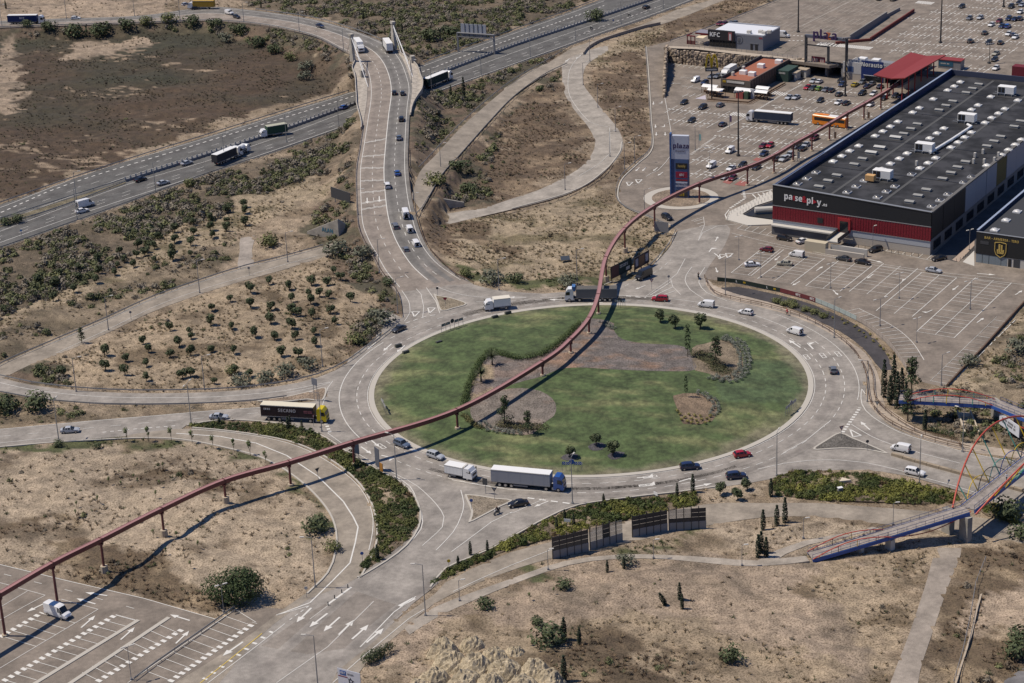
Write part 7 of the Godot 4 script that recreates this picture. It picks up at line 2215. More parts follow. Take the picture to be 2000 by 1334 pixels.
func signs() -> void:
	# the tall retail park sign
	var c := V2([35.5,-143.6])[0]
	var t := thing("totem_sign","tall blue and white plaza totem sign on the small roundabout","sign",Vector3(c.x,0,c.y),-.28)
	lbox("blue_body",t,-2.7,2.7,0,12.6,-.7,.7,mat(.018,.055,.17,.4))
	lbox("white_top",t,-2.72,2.72,12.6,20.0,-.72,.72,mat(.50,.53,.60,.45))
	lbox("side_fin",t,-3.2,-2.75,0,20.6,-.9,.9,mat(.03,.10,.28,.4))
	lbox("panel_frame",t,-1.75,2.6,.2,12.5,.7,.78,mat(.06,.11,.24,.4))
	words("plaza",2.1,Vector3(.4,16.8,.76),Basis.IDENTITY,mat(.05,.03,.09),t,true,.08)
	words("imperial",.8,Vector3(.1,15.2,.76),Basis.IDENTITY,mat(.15,.14,.18),t,false,.06)
	for q in [[10.4,1.9,M.black,"family",M.gold],[7.6,1.9,mat(.30,.02,.05),"KFC",M.white],[4.6,1.6,M.sign_white,"NORAUTO",M.navy],[5.9,.5,M.red,"",M.white],[1.6,2.2,M.dark,"m",M.arch_yellow]]:
		lbox("sign_panel",t,-1.35,2.3,q[0] - q[1] * .5,q[0] + q[1] * .5,.78,.86,q[2])
		if q[3]: words(q[3],1.0 if q[3] != "m" else 2.2,Vector3(.5,q[0],.9),Basis.IDENTITY.scaled(Vector3(.8,1,1)),q[4],t,true,.05)
	# the golden letter on a pole
	var g := V2([57.2,-257.5])[0]
	var o := thing("burger_pole_sign","yellow double arch sign on a dark pole by the burger restaurant","sign",Vector3(g.x,0,g.y),-.15)
	lbox("pole",o,-.25,.25,0,11.0,-.25,.25,M.dark_steel)
	lbox("name_board",o,-2.3,2.3,10.2,11.6,-.3,.3,M.dark)
	lbox("name_strip",o,-1.8,1.8,10.6,11.1,.3,.34,M.pale)
	for e in [-1.05,1.05]:
		var am := MB.new()
		var pp := PackedVector3Array()
		for i in 13:
			var f := i / 12.0 * 2.0 - 1.0
			pp.append(Vector3(e + f * 1.05,11.6 + 4.6 * (1.0 - pow(absf(f),2.4)),0))
		for i in 12: am.bar(pp[i],pp[i + 1],.6,.6)
		part("arch",am.mesh(),M.arch_yellow,o)
	# motorway sign gantry seen from behind
	var ga := V3([-35,0,-345.7,-20.5,0,-338.8])
	var gd := thing("sign_gantry","steel gantry over the motorway carrying a long row of grey sign backs","gantry",Vector3(ga[0].x,0,ga[0].z),yaw_of(Vector2(ga[1].x - ga[0].x,ga[1].z - ga[0].z)))
	var gw := ga[0].distance_to(ga[1])
	for x in [.0,gw]: lbox("post",gd,x - .3,x + .3,0,7.9,-.3,.3,M.grey)
	for y in [6.2,7.7]: lbox("chord",gd,0,gw,y,y + .25,-.5,.5,M.grey)
	for i in 16: lbox("lattice",gd,gw * i / 16.0,gw * i / 16.0 + .15,6.2,7.8,.1,.3,M.grey)
	for i in 6:
		var x0 := gw * .08 + i * gw * .118
		lbox("sign_panel",gd,x0,x0 + gw * .112,6.5,11.4,-.8,-.6,mat(.36,.38,.42,.5))
		lbox("rib",gd,x0 + gw * .11,x0 + gw * .118,6.3,11.5,-.6,-.45,M.dark)
	# large direction sign at the bottom edge
	var b := V3([-52.7,0,141.4,-48.5,0,143.8])
	var s := sign_board("white direction sign with a roundabout diagram at the bottom edge",b[0],b[1],2.6,6.2,M.sign_white,M.steel)
	lbox("blue_panel",s,.5,1.8,5.0,5.9,.07,.1,mat(.03,.10,.33))
	print_lines(s,.65,1.65,5.2,5.7,.12,2,M.sign_white)
	print_lines(s,2.1,3.6,5.2,5.6,.09,2,M.grey)
	lbox("red_line",s,.1,2.1,4.62,4.78,.07,.1,mat(.20,.02,.03))
	lbox("blue_panel",s,1.3,2.5,2.7,3.4,.07,.1,mat(.03,.10,.33))
	print_lines(s,1.5,2.3,2.95,3.15,.12,1,M.sign_white)
	var rg := MB.new()
	for i in 14: rg.bar(Vector3(2.75 + .36 * cos(TAU * i / 14),4.1 + .36 * sin(TAU * i / 14),.1),Vector3(2.75 + .36 * cos(TAU * (i + 1) / 14),4.1 + .36 * sin(TAU * (i + 1) / 14),.1),.04,.14)
	for a in [.2,1.7,2.5,4.0,5.0]: rg.bar(Vector3(2.75 + .36 * cos(a),4.1 + .36 * sin(a),.1),Vector3(2.75 + .68 * cos(a),4.1 + .68 * sin(a),.1),.04,.12)
	part("diagram",rg.mesh(),M.black,s)
	# sign boards seen from behind or across
	for q in [
		[[-72.5,3.5,-145.2,-66.2,5.6,-137.7],1.2,4.6,M.dark,"dark grey back of a direction sign left of the ramp"],
		[[24.6,0,-109.5,28.6,0,-107.6],1.0,4.2,M.grey,"grey back of a wide sign beside the retail park road"],
		[[-26.4,.2,59.5,-25.4,.2,60.1],2.0,3.6,M.dark,"two stacked dark direction plates on the lower traffic island"],
		[[-55.7,0,38.5,-54.4,0,39.4],1.5,4.0,mat(.03,.05,.09),"stacked dark plates on the beamway post by the ring road"],
		[[-50.5,0,44.5,-49.5,0,46.2],1.0,5.6,mat(.10,.11,.14),"narrow tall plates beside the road junction"],
		[[-49.4,0,47,-48.7,0,47.9],.8,2.8,mat(.40,.18,.03),"small orange plate beside the road junction"],
		[[-67.6,0,3.5,-66.3,0,4.6],4.2,6.0,mat(.16,.17,.20),"grey plate sign on the left traffic island"],
		[[29.7,0,-58.2,29.9,0,-58.2],1.0,1.2,M.dark,""],
		[[54,0,88.8,56,0,89.4],.2,2.2,M.grey,"grey cabinet board beside the footbridge ramp"],
	]:
		if q[4] == "": continue
		var v := V3(q[0])
		sign_board(q[4],v[0],v[1],v[0].y + q[1],v[0].y + q[2],q[3],M.grey)
	# two printed hoardings on the dry slope
	for q in [[[9.5,0,-70.6,15.7,0,-78.2],"dark hoarding with a burger picture and white lettering, the left one",mat(.015,.03,.028),0],[[16.5,0,-77.2,21,0,-83.5],"dark hoarding with a brown poster, the right hand one",mat(.035,.028,.035),1]]:
		var v := V3(q[0])
		var h := thing("hoarding",q[1],"hoarding",v[0],yaw_of(Vector2(v[1].x - v[0].x,v[1].z - v[0].z)))
		var w := v[0].distance_to(v[1])
		lbox("panel",h,0,w,.8,4.4,-.1,.05,q[2])
		for x in [.4,w * .5,w - .4]: lbox("post",h,x - .1,x + .1,-.3,4.2,-.4,-.1,M.rust)
		if q[3] == 0:
			lbox("picture",h,.1,w * .36,.9,4.3,.05,.1,mat(.10,.045,.04))
			print_lines(h,w * .42,w * .8,2.7,3.7,.09,2,M.pale)
			lbox("arrow_mark",h,w * .72,w * .9,1.4,2.3,.05,.1,M.pale)
		else:
			lbox("picture",h,w * .28,w * .66,1.1,4.1,.05,.1,mat(.16,.09,.05))
			for e in [.05,.74]: lbox("text_block",h,w * e,w * (e + .18),1.6,3.8,.05,.1,mat(.30,.29,.33))
	# white hoarding under the footbridge
	var wv := V3([91.2,0,38.4,93.7,0,46.5])
	var wh := thing("hoarding","white hoarding with faded grey lettering below the footbridge","hoarding",wv[0],yaw_of(Vector2(wv[1].x - wv[0].x,wv[1].z - wv[0].z)))
	var ww := wv[0].distance_to(wv[1])
	lbox("panel",wh,0,ww,1.6,4.4,-.1,.05,M.sign_white)
	print_lines(wh,ww * .14,ww * .82,2.3,3.8,.09,2,M.grey)
	for e in 4: lbox("post",wh,ww * (.1 + .27 * e),ww * (.1 + .27 * e) + .15,-.4,1.7,-.35,-.1,M.dark_steel)
	# chevron boards on the roundabout edge
	for q in [[[-8.8,50.4,-6.6,48.8,-4.4,50.9],"row of blue chevron boards on stakes at the lower edge of the lawn",mat(.03,.10,.33),3],[[-36.9,-37.4,-34.1,-39.3,-31.3,-41.9],"row of dark chevron boards on stakes at the upper left edge of the lawn",M.dark,3],[[9.1,-50.2,10.5,-50.8,11.9,-49.5],"row of dark sign boards at the top edge of the lawn below the truck",M.dark,2],[[-50.7,9.5,-50.3,12,-49.4,14.8],"row of thin chevron boards edge on at the left edge of the lawn",M.steel,3],[[44.4,25.7,46.1,23.5,47.5,21],"row of grey chevron boards at the right edge of the lawn",M.grey,3]]:
		var p := V2(q[0])
		var cen := (p[0] + p[2]) * .5
		var o2 := thing("chevron_boards",q[1],"sign",Vector3(cen.x,.1,cen.y),yaw_of(p[2] - p[0]))
		var w := p[0].distance_to(p[2])
		for i in 6:
			var x := -w * .5 + w * i / 5.0
			lbox("stake",o2,x - .04,x + .04,0,2.3,-.1,-.04,M.steel)
			if i < 5 and i != 2:
				lbox("chevron_plate",o2,x + .1,x + w / 5.0 - .1,1.7,2.4,-.03,.03,q[2])
				for k in 2:
					var cm := MB.new()
					var cx := x + .35 + k * .45
					cm.bar(Vector3(cx,2.3,.06),Vector3(cx + .25,2.05,.06),.02,.1); cm.bar(Vector3(cx + .25,2.05,.06),Vector3(cx,1.8,.06),.02,.1)
					part("chevron",cm.mesh(),M.white,o2)
		var dm := MB.new()
		dm.cyl(Vector3(0,2.4,-.02),Vector3(0,2.4,.06),.6,.6,14)
		part("disc",dm.mesh(),q[2],o2)
	for q in [[10.4,65.5,11.1,66.6],[-9.4,76.8,-8.3,77.1]]:
		var p := V2(q)
		var o3 := thing("chevron_plate","small white chevron plate among the hedge shrubs, %s one" % ("upper" if q[1] < 75.0 else "lower"),"sign",Vector3(p[0].x,0,p[0].y),yaw_of(p[1] - p[0]))
		lbox("panel",o3,0,1.4,1.0,1.7,0,.06,M.white)
		lbox("post",o3,.6,.75,0,1.0,0,.05,M.steel)
	for q in [[[-36.2,-55.5],"back of a yield sign on the small upper traffic island",3.0],[[-23.9,63.3],"yield sign on the lower traffic island",-.2],[[-63.1,49.6],"dark back of a yield sign on the frontage road",-2.4],[[-66.3,19.6],"yield sign by the yellow truck cab",1.2],[[55.1,39.3],"yield sign at the tip of the right traffic island",.4],[[65.6,26.3],"yield sign behind the wooden fence",-.6],[[20.1,-63.1],"red and white yield sign by the hatched paint",.3]]:
		var p := V2(q[0])[0]
		tri_sign(q[1],Vector3(p.x,.1,p.y),q[2])
	for q in [[[-38.5,-65.7],"dark round sign at the tip of the upper traffic island",M.dark],[[-28.9,67.3],"blue round keep-right sign on the lower traffic island",M.blue],[[25.1,-66.9],"grey back of a round sign by the retail road",M.grey],[[59.8,46.2],"dark sign back on the right traffic island",M.dark],[[-61.6,103.4],"round speed sign at the end of the frontage road",M.pale],[[-121.4,-57.5],"small round sign beside the olive grove road",M.grey],[[-92.6,-89.3],"small sign beside the olive grove road near the junction",M.grey],[[-33.4,94.6],"yellow sign at the tip of the lower hedge",M.arch_yellow],[[-51.2,89.6],"blue sign at the tip of the left hedge",M.blue],[[29.2,-379.3],"small blue sign on the motorway verge",M.blue],[[-166.4,-132.9],"small pale blue sign on the motorway edge line",mat(.10,.25,.5)]]:
		var p := V2(q[0])[0]
		disc_sign(q[1],Vector3(p.x,maxf(.0,hgt(p.x,p.y)),p.y),.1,q[2])
	# banners on poles in the car park
	for q in [[[59.1,-218],"purple flag banner on a pole in the main car park",mat(.10,.06,.13),4.6],[[46.5,-197],"pale teal flag banner on a pole in the main car park",mat(.20,.36,.36),4.6],[[107.2,-222.5],"small dark notice on a post below the beamway, nearest the canopy",M.rust,2.4],[[92.1,-200.2],"small brown notice on a post below the beamway",M.rust,2.4],[[76.4,-176.4],"tall pale notice on a post below the beamway",M.pale,3.2]]:
		var p := V2(q[0])[0]
		var o4 := thing("flag_banner",q[1],"banner",Vector3(p.x,0,p.y),yaw_of(FD))
		lbox("pole",o4,-.06,.06,0,q[3] + .8,-.06,.06,M.steel)
		lbox("panel",o4,.06,.8,q[3] - 2.2,q[3],-.02,.03,q[2])
	var so := thing("solar_panel","small dark panel on a pole in the straw field above the tipper lorry","panel",V3([-2.5,0,-88.7])[0],.1)
	lbox("pole",so,-.08,.08,0,1.2,-.08,.08,M.steel)
	var sp := MB.new()
	sp.quad(Vector3(-1.3,.9,.8),Vector3(1.3,.9,.8),Vector3(1.3,1.7,-.6),Vector3(-1.3,1.7,-.6))
	sp.quad(Vector3(-1.3,.82,.8),Vector3(1.3,.82,.8),Vector3(1.3,1.62,-.6),Vector3(-1.3,1.62,-.6))
	part("panel",sp.mesh(),mat(.06,.07,.085,.25),so)
	var sl := thing("stone_slab","pale tilted triangular slab in the right hand hedge","slab",V3([52,0,62.7])[0])
	var sm := MB.new()
	sm.prism(PackedVector2Array([Vector2(-1.3,.9),Vector2(1.4,.5),Vector2(-.4,-1.0)]),.0,1.15)
	part("slab_body",sm.mesh(),mat(.56,.49,.38),sl)
	var cb := thing("cabinet","small white cabinet in the right hand hedge","cabinet",V3([50.2,0,67.5])[0],.3)
	lbox("cabinet_body",cb,-.5,.5,0,1.5,-.35,.35,M.grey)
	lbox("lid",cb,-.56,.56,1.5,1.6,-.42,.42,M.white)
	for q in V2([-48,-29,-45.9,-24.2,-22.9,-46.5,-19.4,-49.2,-37.5,-29.9]):
		var o5 := thing("kerb_planter","low dark block beside the kerb at the upper left of the lawn","block",Vector3(q.x,.1,q.y),.6,"dark blocks along the lawn's upper left kerb")
		lbox("block_body",o5,-.9,.9,0,.7,-.35,.35,mat(.075,.08,.06))
		lbox("block_top",o5,-.8,.8,.7,.78,-.3,.3,M.dark)


# ---- lamps ------------------------------------------------------------------------------------
func lamp_proto(h: float,arms: int,called: String,label: String,m: Material) -> Node3D:
	var o := thing(called,label,"street lamp")
	var p := MB.new()
	p.cyl(Vector3.ZERO,Vector3.UP * h,.13 if h > 7.0 else .07,.07 if h > 7.0 else .05,6)
	p.box(Vector3(0,.2,0),Vector3(.4,.4,.4))
	part("pole",p.mesh(),m,o)
	for i in arms:
		var s := 1.0 if i == 0 else -1.0
		var a := MB.new()
		var r := 1.5 if h > 7.0 else .5
		a.bar(Vector3(0,h - .05,0),Vector3(r * s,h + .15,0),.07,.07)
		part("arm",a.mesh(),m,o)
		var hd := MB.new()
		hd.box(Vector3((r + .35) * s,h + .17,0),Vector3(.95,.16,.36),Basis.IDENTITY,.06)
		part("lamp_head",hd.mesh(),M.pale,o)
	return o

func lamps() -> void:
	var spots := [
		[11.2,1,3.0,[-37.8,112.7],"beside the footpath at the bottom road"],[11.2,1,3.1,[-60.2,99.1],"on the inner side of the frontage road"],[11.0,1,3.0,[-56.9,137.9],"at the bottom edge beside the wide road"],[11.0,1,1.2,[-7.2,66.5],"by the blue truck on the lower hedge"],
		[11.0,1,2.6,[-45.6,50.6],"at the left hedge below the silver car"],[10.0,1,3.0,[-64.2,22.5],"by the yellow truck cab"],[10.5,2,1.3,[-95.9,14.6],"beside the silver car at the left road"],[10.5,1,1.4,[-126.2,21.4],"nearest the left edge on the lower road"],
		[10.0,1,.4,[-66.8,-18],"at the guard rail below the olive grove"],[10.0,1,.4,[-49,-53.6],"at the foot of the ramp"],[10.5,1,1.3,[67.9,64.3],"in front of the white estate car"],[10.5,1,1.2,[38,57.3],"beside the right hand hedge, near the ring"],
		[10.5,1,2.4,[80.5,49.2],"beside the three round bushes"],[10.5,1,3.0,[64.6,19.2],"between the two wooden fences"],[10.5,1,.6,[63.4,-22.1],"on the pavement by the dark gravel bed"],[10.5,1,.6,[39.5,-56.2],"behind the dark banner fence"],
		[9.0,1,.3,[.1,-71.4],"on the dry field near the grey truck"],[9.0,1,.3,[-21.6,-68],"on the dry field above the white box van"],[9.0,1,.3,[-95.2,-6],"beside the loop road, in the middle"],[9.0,1,.3,[-127.5,-8.6],"beside the loop road, on the left"],
		[9.5,1,.3,[-105.2,-76.6],"on the olive grove road, the middle one"],[9.5,1,.3,[-126.4,-50.5],"on the olive grove road, the left one"],[9.0,1,.3,[-82.5,-99.4],"on the olive grove road, near the underpass"],
		[8.5,1,.3,[20.3,-176.3],"at the winding service road's bend"],[8.5,1,.3,[16.4,-190.9],"beside the paved bend of the service road"],[8.5,1,.3,[.2,-156.7],"on the lower stretch of the winding road"],[8.5,1,.3,[20.1,-220.5],"at the upper bend of the winding road"],[8.5,1,.3,[15.8,-252.6],"halfway along the winding road"],[8.5,1,.3,[12.1,-285],"near the top of the winding road"],[8.5,1,.3,[16.4,-320.4],"at the paved apron by the service road"],
		[8.5,1,.3,[-39.2,-176.2],"on the service road next to the ramp"],[8.5,1,.3,[-44.5,-286.6],"behind the dark green truck"],[9.0,1,.3,[24,-182.1],"at the retail park's left guard rail"],[8.0,1,.3,[23.1,-128.1],"on the kerb left of the small roundabout"],
		[10.0,1,.4,[-76.5,-242.6],"on the near motorway verge by the bridge"],[10.0,1,.4,[-93.5,-225.2],"on the near motorway verge below the green truck"],[10.0,1,.4,[-112.5,-203.6],"on the motorway median by the black truck"],[10.0,1,.4,[-131.4,-173.3],"on the near motorway verge by the silver car"],[10.0,1,.4,[-152.4,-148.8],"on the near motorway verge by the white van"],
		[10.0,1,.4,[-6.5,-331.2],"on the near motorway verge, right of the bridge"],[10.0,1,.4,[12.4,-355.2],"on the near motorway verge by the motorcycle"],[10.0,1,.4,[32.5,-380.5],"on the near motorway verge by the blue sign"],[10.0,1,.4,[52.3,-405.6],"on the near motorway verge at the top edge"],[10.0,1,.4,[-25.9,-307.1],"on the near motorway verge below the gantry"],[10.0,1,.4,[-155.7,-166.5],"on the far motorway verge at the left"],
		[7.0,2,.5,[46.4,-84],"in the lower car park by the white saloon"],[7.0,2,.5,[50.7,-69],"in the lower car park above the dark banners"],[7.0,2,.5,[68.2,-58.1],"in the lower car park, second bay block"],[7.0,2,.5,[84.9,-48.1],"in the lower car park, third bay block"],[7.5,2,.5,[76.3,-28.8],"at the lower car park's curved bays"],[6.5,2,.5,[83.3,-16.5],"at the end of the lower car park's curved bays"],[8.0,2,.5,[101.6,-37.9],"in the rightmost big bay block"],[8.0,1,.5,[83.7,11.4],"at the bottom tip of the lower car park"],
		[7.0,1,.5,[84.9,-87.6],"before the warehouse's pale base wall"],[6.0,2,.5,[111.5,-83.6],"beside the bar's side alley"],[5.0,1,.5,[71.8,-99.3],"before the red warehouse wall"],
		[4.2,1,.1,[8.1,93.2],"on the footpath behind the right screen walls"],[4.6,1,.1,[25.5,98],"on the footpath by the cypress trio"],[4.6,1,.1,[-31.2,107.4],"on the footpath below the lower hedge"],[4.6,1,.1,[-13.4,96.1],"on the footpath left of the screen walls"],[4.6,1,.1,[39.4,87.4],"on the upper footpath near the ramp"],[5.0,1,.1,[58.7,83],"beside the footbridge ramp"],
		[6.0,2,.5,[-77.6,107.7],"by the big bush at the bottom left car park"],[7.0,2,.5,[-92,132],"in the bottom left car park"],
		[8.0,1,.4,[44.9,-193.6],"beside the teal banner in the main car park"],[6.0,1,.4,[47.2,-170],"by the lower white van in the main car park"],
	]
	var protos := {}
	for q in spots:
		var p := V2(q[3])[0]
		var key := "%s %d" % [q[0],q[1]]
		var lab: String = ("slim grey street lamp " if q[1] == 1 else "double headed grey lamp ") + q[4]
		var y := maxf(hgt(p.x,p.y),.0)
		var o: Node3D
		if not protos.has(key):
			o = lamp_proto(q[0],q[1],"street_lamp",lab,M.steel if q[0] > 9.5 else M.grey)
			protos[key] = o
			o.position = Vector3(p.x,y,p.y)
			o.rotation.y = q[2]
		else: o = dup(protos[key],Vector3(p.x,y,p.y),q[2],lab)
		o.set_meta("group","street lamps")
	for q in [[[-55.2,1,-83.8],10.0,"on the left edge of the ramp"],[[-79.4,6.8,-327.7],8.5,"at the left end of the bridge"],[[-99.9,6,-367.3],8.0,"on the outer bend of the far ramp"],[[-125.8,4.8,-396.3],8.0,"on the far ramp by the small white van"],[[-154.2,4,-407.3],9.0,"by the yellow truck at the far junction"],[[-175.5,4,-419.3],9.0,"on the far road, right of the blue truck"],[[-205.2,4,-420.3],9.0,"on the far road by the white car"],[[-231.6,4,-412.7],9.0,"on the far road at the left edge"],[[-51.2,7,-272.1],8.5,"at the right end of the bridge"],[[-45.8,4.2,-124.6],7.0,"at the right rail of the ramp"],[[-63.1,4.8,-125.7],8.0,"behind the big grey sign back"]]:
		var p := V3(q[0])[0]
		var o := lamp_proto(q[1],1,"street_lamp","slim grey street lamp " + q[2],M.steel)
		o.position = p
		o.set_meta("group","street lamps")
	for q in [[[58.2,0,-185],21.5,"in the main car park by the white van"],[[99.2,5,-332.4],22.0,"in the upper car park, the left one"],[[149.5,5,-305],23.0,"in the upper car park, beyond the red canopy"],[[104.6,0,-253],21.0,"beside the dark car at the tyre workshop"],[[186.6,5,-359.9],23.0,"at the top right edge"],[[160.2,5,-271],7.0,"by the dark car in the upper car park"]]:
		var p := V3(q[0])[0]
		var o := thing("light_mast","tall dark lighting mast " + q[2],"light mast",p,.3,"lighting masts of the car parks")
		var m := MB.new()
		m.cyl(Vector3.ZERO,Vector3.UP * q[1],.34 if q[1] > 10.0 else .12,.16 if q[1] > 10.0 else .1,8)
		part("pole",m.mesh(),M.dark_steel,o)
		lbox("foot",o,-.5,.5,0,.6,-.5,.5,M.dark)
		lbox("cross_arm",o,-1.6,1.6,q[1] - .1,q[1] + .1,-.1,.1,M.dark_steel)
		for e in [-1.3,-.4,.5,1.4]: lbox("floodlight",o,e - .3,e + .3,q[1] + .1,q[1] + .5,-.3,.3,M.grey)

func print_lines(o: Node3D,x0: float,x1: float,y0: float,y1: float,z: float,rows: int,m: Material) -> void:   # small print too far off to read
	var mb := MB.new()
	var h := (y1 - y0) / (rows * 1.5)
	for r in rows:
		var x := x0
		var k := r
		while x < x1 - .1:
			var w := h * (.5 + .35 * ((k * 7) % 4) / 3.0)
			mb.box(Vector3(x + w * .5,y1 - h * (.5 + r * 1.5),z),Vector3(w,h,.02))
			x += w * 1.35 + (h * .7 if k % 5 == 4 else .0)
			k += 1
	part("small_print",mb.mesh(),m,o).set_meta("kind","stuff")


# ---- vehicles ---------------------------------------------------------------------------------
# a body is lofted through stations along its length: x, sill height, belt height, roof height, half width, half width at the roof
const BODIES := {
	"hatchback": [[-2.02,.42,.62,.66,.74,.60],[-1.98,.26,.86,.92,.84,.70],[-1.90,.24,.94,1.02,.87,.72],[-1.60,.22,.95,1.42,.88,.62],[-.9,.2,.93,1.50,.89,.64],[.1,.2,.91,1.47,.89,.63],[.95,.2,.88,.98,.88,.68],[1.6,.22,.80,.86,.86,.68],[1.95,.26,.66,.70,.80,.62],[2.06,.36,.52,.54,.68,.56]],
	"saloon": [[-2.26,.42,.66,.70,.74,.60],[-2.22,.26,.88,.95,.84,.70],[-1.70,.22,.93,1.00,.88,.70],[-1.05,.2,.93,1.38,.89,.60],[-.5,.2,.92,1.44,.90,.62],[.2,.2,.90,1.42,.90,.61],[1.05,.2,.87,.96,.89,.68],[1.8,.22,.78,.84,.87,.68],[2.15,.26,.64,.68,.80,.62],[2.26,.36,.50,.52,.68,.56]],
	"estate": [[-2.28,.42,.66,.70,.76,.62],[-2.24,.28,.96,1.04,.86,.74],[-1.95,.26,1.02,1.50,.90,.66],[-1.2,.25,1.02,1.62,.92,.68],[-.4,.24,1.00,1.64,.92,.69],[.35,.24,.99,1.58,.92,.67],[1.05,.24,.97,1.07,.91,.72],[1.8,.26,.90,.96,.89,.72],[2.16,.3,.74,.78,.82,.66],[2.28,.4,.56,.58,.70,.58]],
	"van": [[-2.2,.3,1.2,1.72,.88,.78],[-2.16,.26,1.22,1.82,.92,.80],[-1.2,.24,1.20,1.86,.93,.80],[.1,.24,1.16,1.84,.93,.78],[.75,.24,1.12,1.76,.93,.74],[1.35,.24,1.06,1.16,.92,.74],[1.95,.26,.92,.98,.88,.70],[2.16,.3,.7,.74,.82,.66],[2.22,.4,.56,.58,.74,.6]],
	"large_van": [[-2.95,.4,1.4,2.50,.96,.86],[-2.9,.32,1.42,2.60,.99,.88],[-1.2,.3,1.42,2.64,1.0,.88],[.9,.3,1.40,2.62,1.0,.87],[1.4,.3,1.36,2.45,1.0,.82],[2.15,.3,1.26,1.36,.98,.8],[2.75,.32,1.05,1.12,.92,.74],[2.92,.36,.8,.84,.86,.7],[2.98,.45,.62,.64,.78,.66]],
}
var fleet := {}
var body_parts := {}

func loft(kind: String) -> Array:
	var st: Array = BODIES[kind]
	var b := MB.new()
	var g := MB.new()
	var rings := []
	for s in st:
		var r := []
		for q in [[s[1],.86,0],[s[1] + .16,.98,0],[lerpf(s[1],s[2],.6),1.0,0],[s[2],.96,0],[s[3] - .05,1.0,1],[s[3],.82,1],[s[3] + .035,.0,1]]:
			r.append(Vector3(s[0],q[0],q[1] * (s[5] if q[2] else s[4])))
		rings.append(r)
	var is_van := kind.ends_with("van")
	for i in st.size() - 1:
		var tall := absf(st[i][3] - st[i][2]) > .3
		var tall2 := absf(st[i + 1][3] - st[i + 1][2]) > .3
		for k in 6:
			for e in [1.0,-1.0]:
				var a: Vector3 = rings[i][k] * Vector3(1,1,e)
				var c: Vector3 = rings[i + 1][k] * Vector3(1,1,e)
				var d: Vector3 = rings[i + 1][k + 1] * Vector3(1,1,e)
				var f: Vector3 = rings[i][k + 1] * Vector3(1,1,e)
				var glassy := false
				if k == 3 and (tall or tall2): glassy = not is_van or st[i][0] > .05
				if k >= 4 and tall != tall2: glassy = not is_van or st[i][0] > .5
				if glassy:
					# the pane sits in a body-coloured frame
					var m := (a + c + d + f) * .25
					var in_ := .86
					var a2 := m + (a - m) * in_
					var c2 := m + (c - m) * in_
					var d2 := m + (d - m) * in_
					var f2 := m + (f - m) * in_
					if k >= 4:
						g.quad(a,c,d,f)
					else:
						b.quad(a,c,c2,a2); b.quad(c,d,d2,c2); b.quad(d,f,f2,d2); b.quad(f,a,a2,f2)
						g.quad(a2,c2,d2,f2)
				else: b.quad(a,c,d,f)
	for e in [1.0,-1.0]:
		for q in [0,st.size() - 1]:
			for k in range(1,6): b.tri(rings[q][0] * Vector3(1,1,e),rings[q][k] * Vector3(1,1,e),rings[q][k + 1] * Vector3(1,1,e))
	if is_van:   # rear door panes
		for e in [1.0,-1.0]: g.box(Vector3(st[1][0] - .03,st[1][2] + .28,e * st[0][4] * .42),Vector3(.04,.42,.5))
	var l: Array = st[st.size() - 1]
	for e in [1.0,-1.0]:
		b.box(Vector3(st[0][0] + .02,.45,0),Vector3(.1,.22,st[0][4] * 1.9))
	var mir := MB.new()
	var wx: float = st[st.size() - 4][0] - .25
	for e in [1.0,-1.0]: mir.box(Vector3(wx,st[st.size() - 4][2] + .1,e * (st[st.size() - 4][4] + .1)),Vector3(.14,.16,.22))
	return [b.mesh(),g.mesh(),mir.mesh()]

func wheel(o: Node3D,at: Vector3,r: float,w: float,rims := true) -> void:
	var key := "wheel %s %s" % [r,w]
	if not body_parts.has(key):
		var t := MB.new()
		t.cyl(Vector3(0,0,-w * .5),Vector3(0,0,w * .5),r,r,14)
		var m := MB.new()
		m.cyl(Vector3(0,0,-w * .5 - .015),Vector3(0,0,w * .5 + .015),r * .62,r * .62,10)
		body_parts[key] = [t.mesh(),m.mesh()]
	var p := part("wheel",body_parts[key][0],M.rubber,o)
	p.position = at
	if rims: part("rim",body_parts[key][1],M.rim,p)

func light_box(o: Node3D,called: String,at: Vector3,s: Vector3,m: Material) -> void:
	var key := "box %s" % s
	if not body_parts.has(key):
		var b := MB.new()
		b.box(Vector3.ZERO,s)
		body_parts[key] = b.mesh()
	part(called,body_parts[key],m,o).position = at

func car_proto(kind: String) -> Node3D:
	var o := Node3D.new()
	var q: Array = loft(kind)
	var st: Array = BODIES[kind]
	var n := st.size()
	part("body",q[0],M["car white"],o)
	part("glazing",q[1],M.glass,o)
	part("wing_mirror",q[2],M.dark,o)
	var l: float = st[n - 1][0]
	var w: float = st[4][4]
	for x in [l * .62,st[0][0] * .64]:
		for e in [-1.0,1.0]: wheel(o,Vector3(x,.34 if kind == "large_van" else .315,e * (w - .09)),.34 if kind == "large_van" else .315,.22)
	for e in [-1.0,1.0]:
		light_box(o,"headlight",Vector3(st[n - 2][0] - .02,st[n - 2][2] - .04,e * st[n - 2][4] * .8),Vector3(.2,.13,.3),M.lamp)
		light_box(o,"tail_light",Vector3(st[1][0] - .01,st[1][2] - .12,e * st[1][4] * .88),Vector3(.1,.2,.22),M.tail)
	light_box(o,"number_plate",Vector3(st[0][0] - .035,.56,0),Vector3(.02,.12,.5),M.pale)
	return o

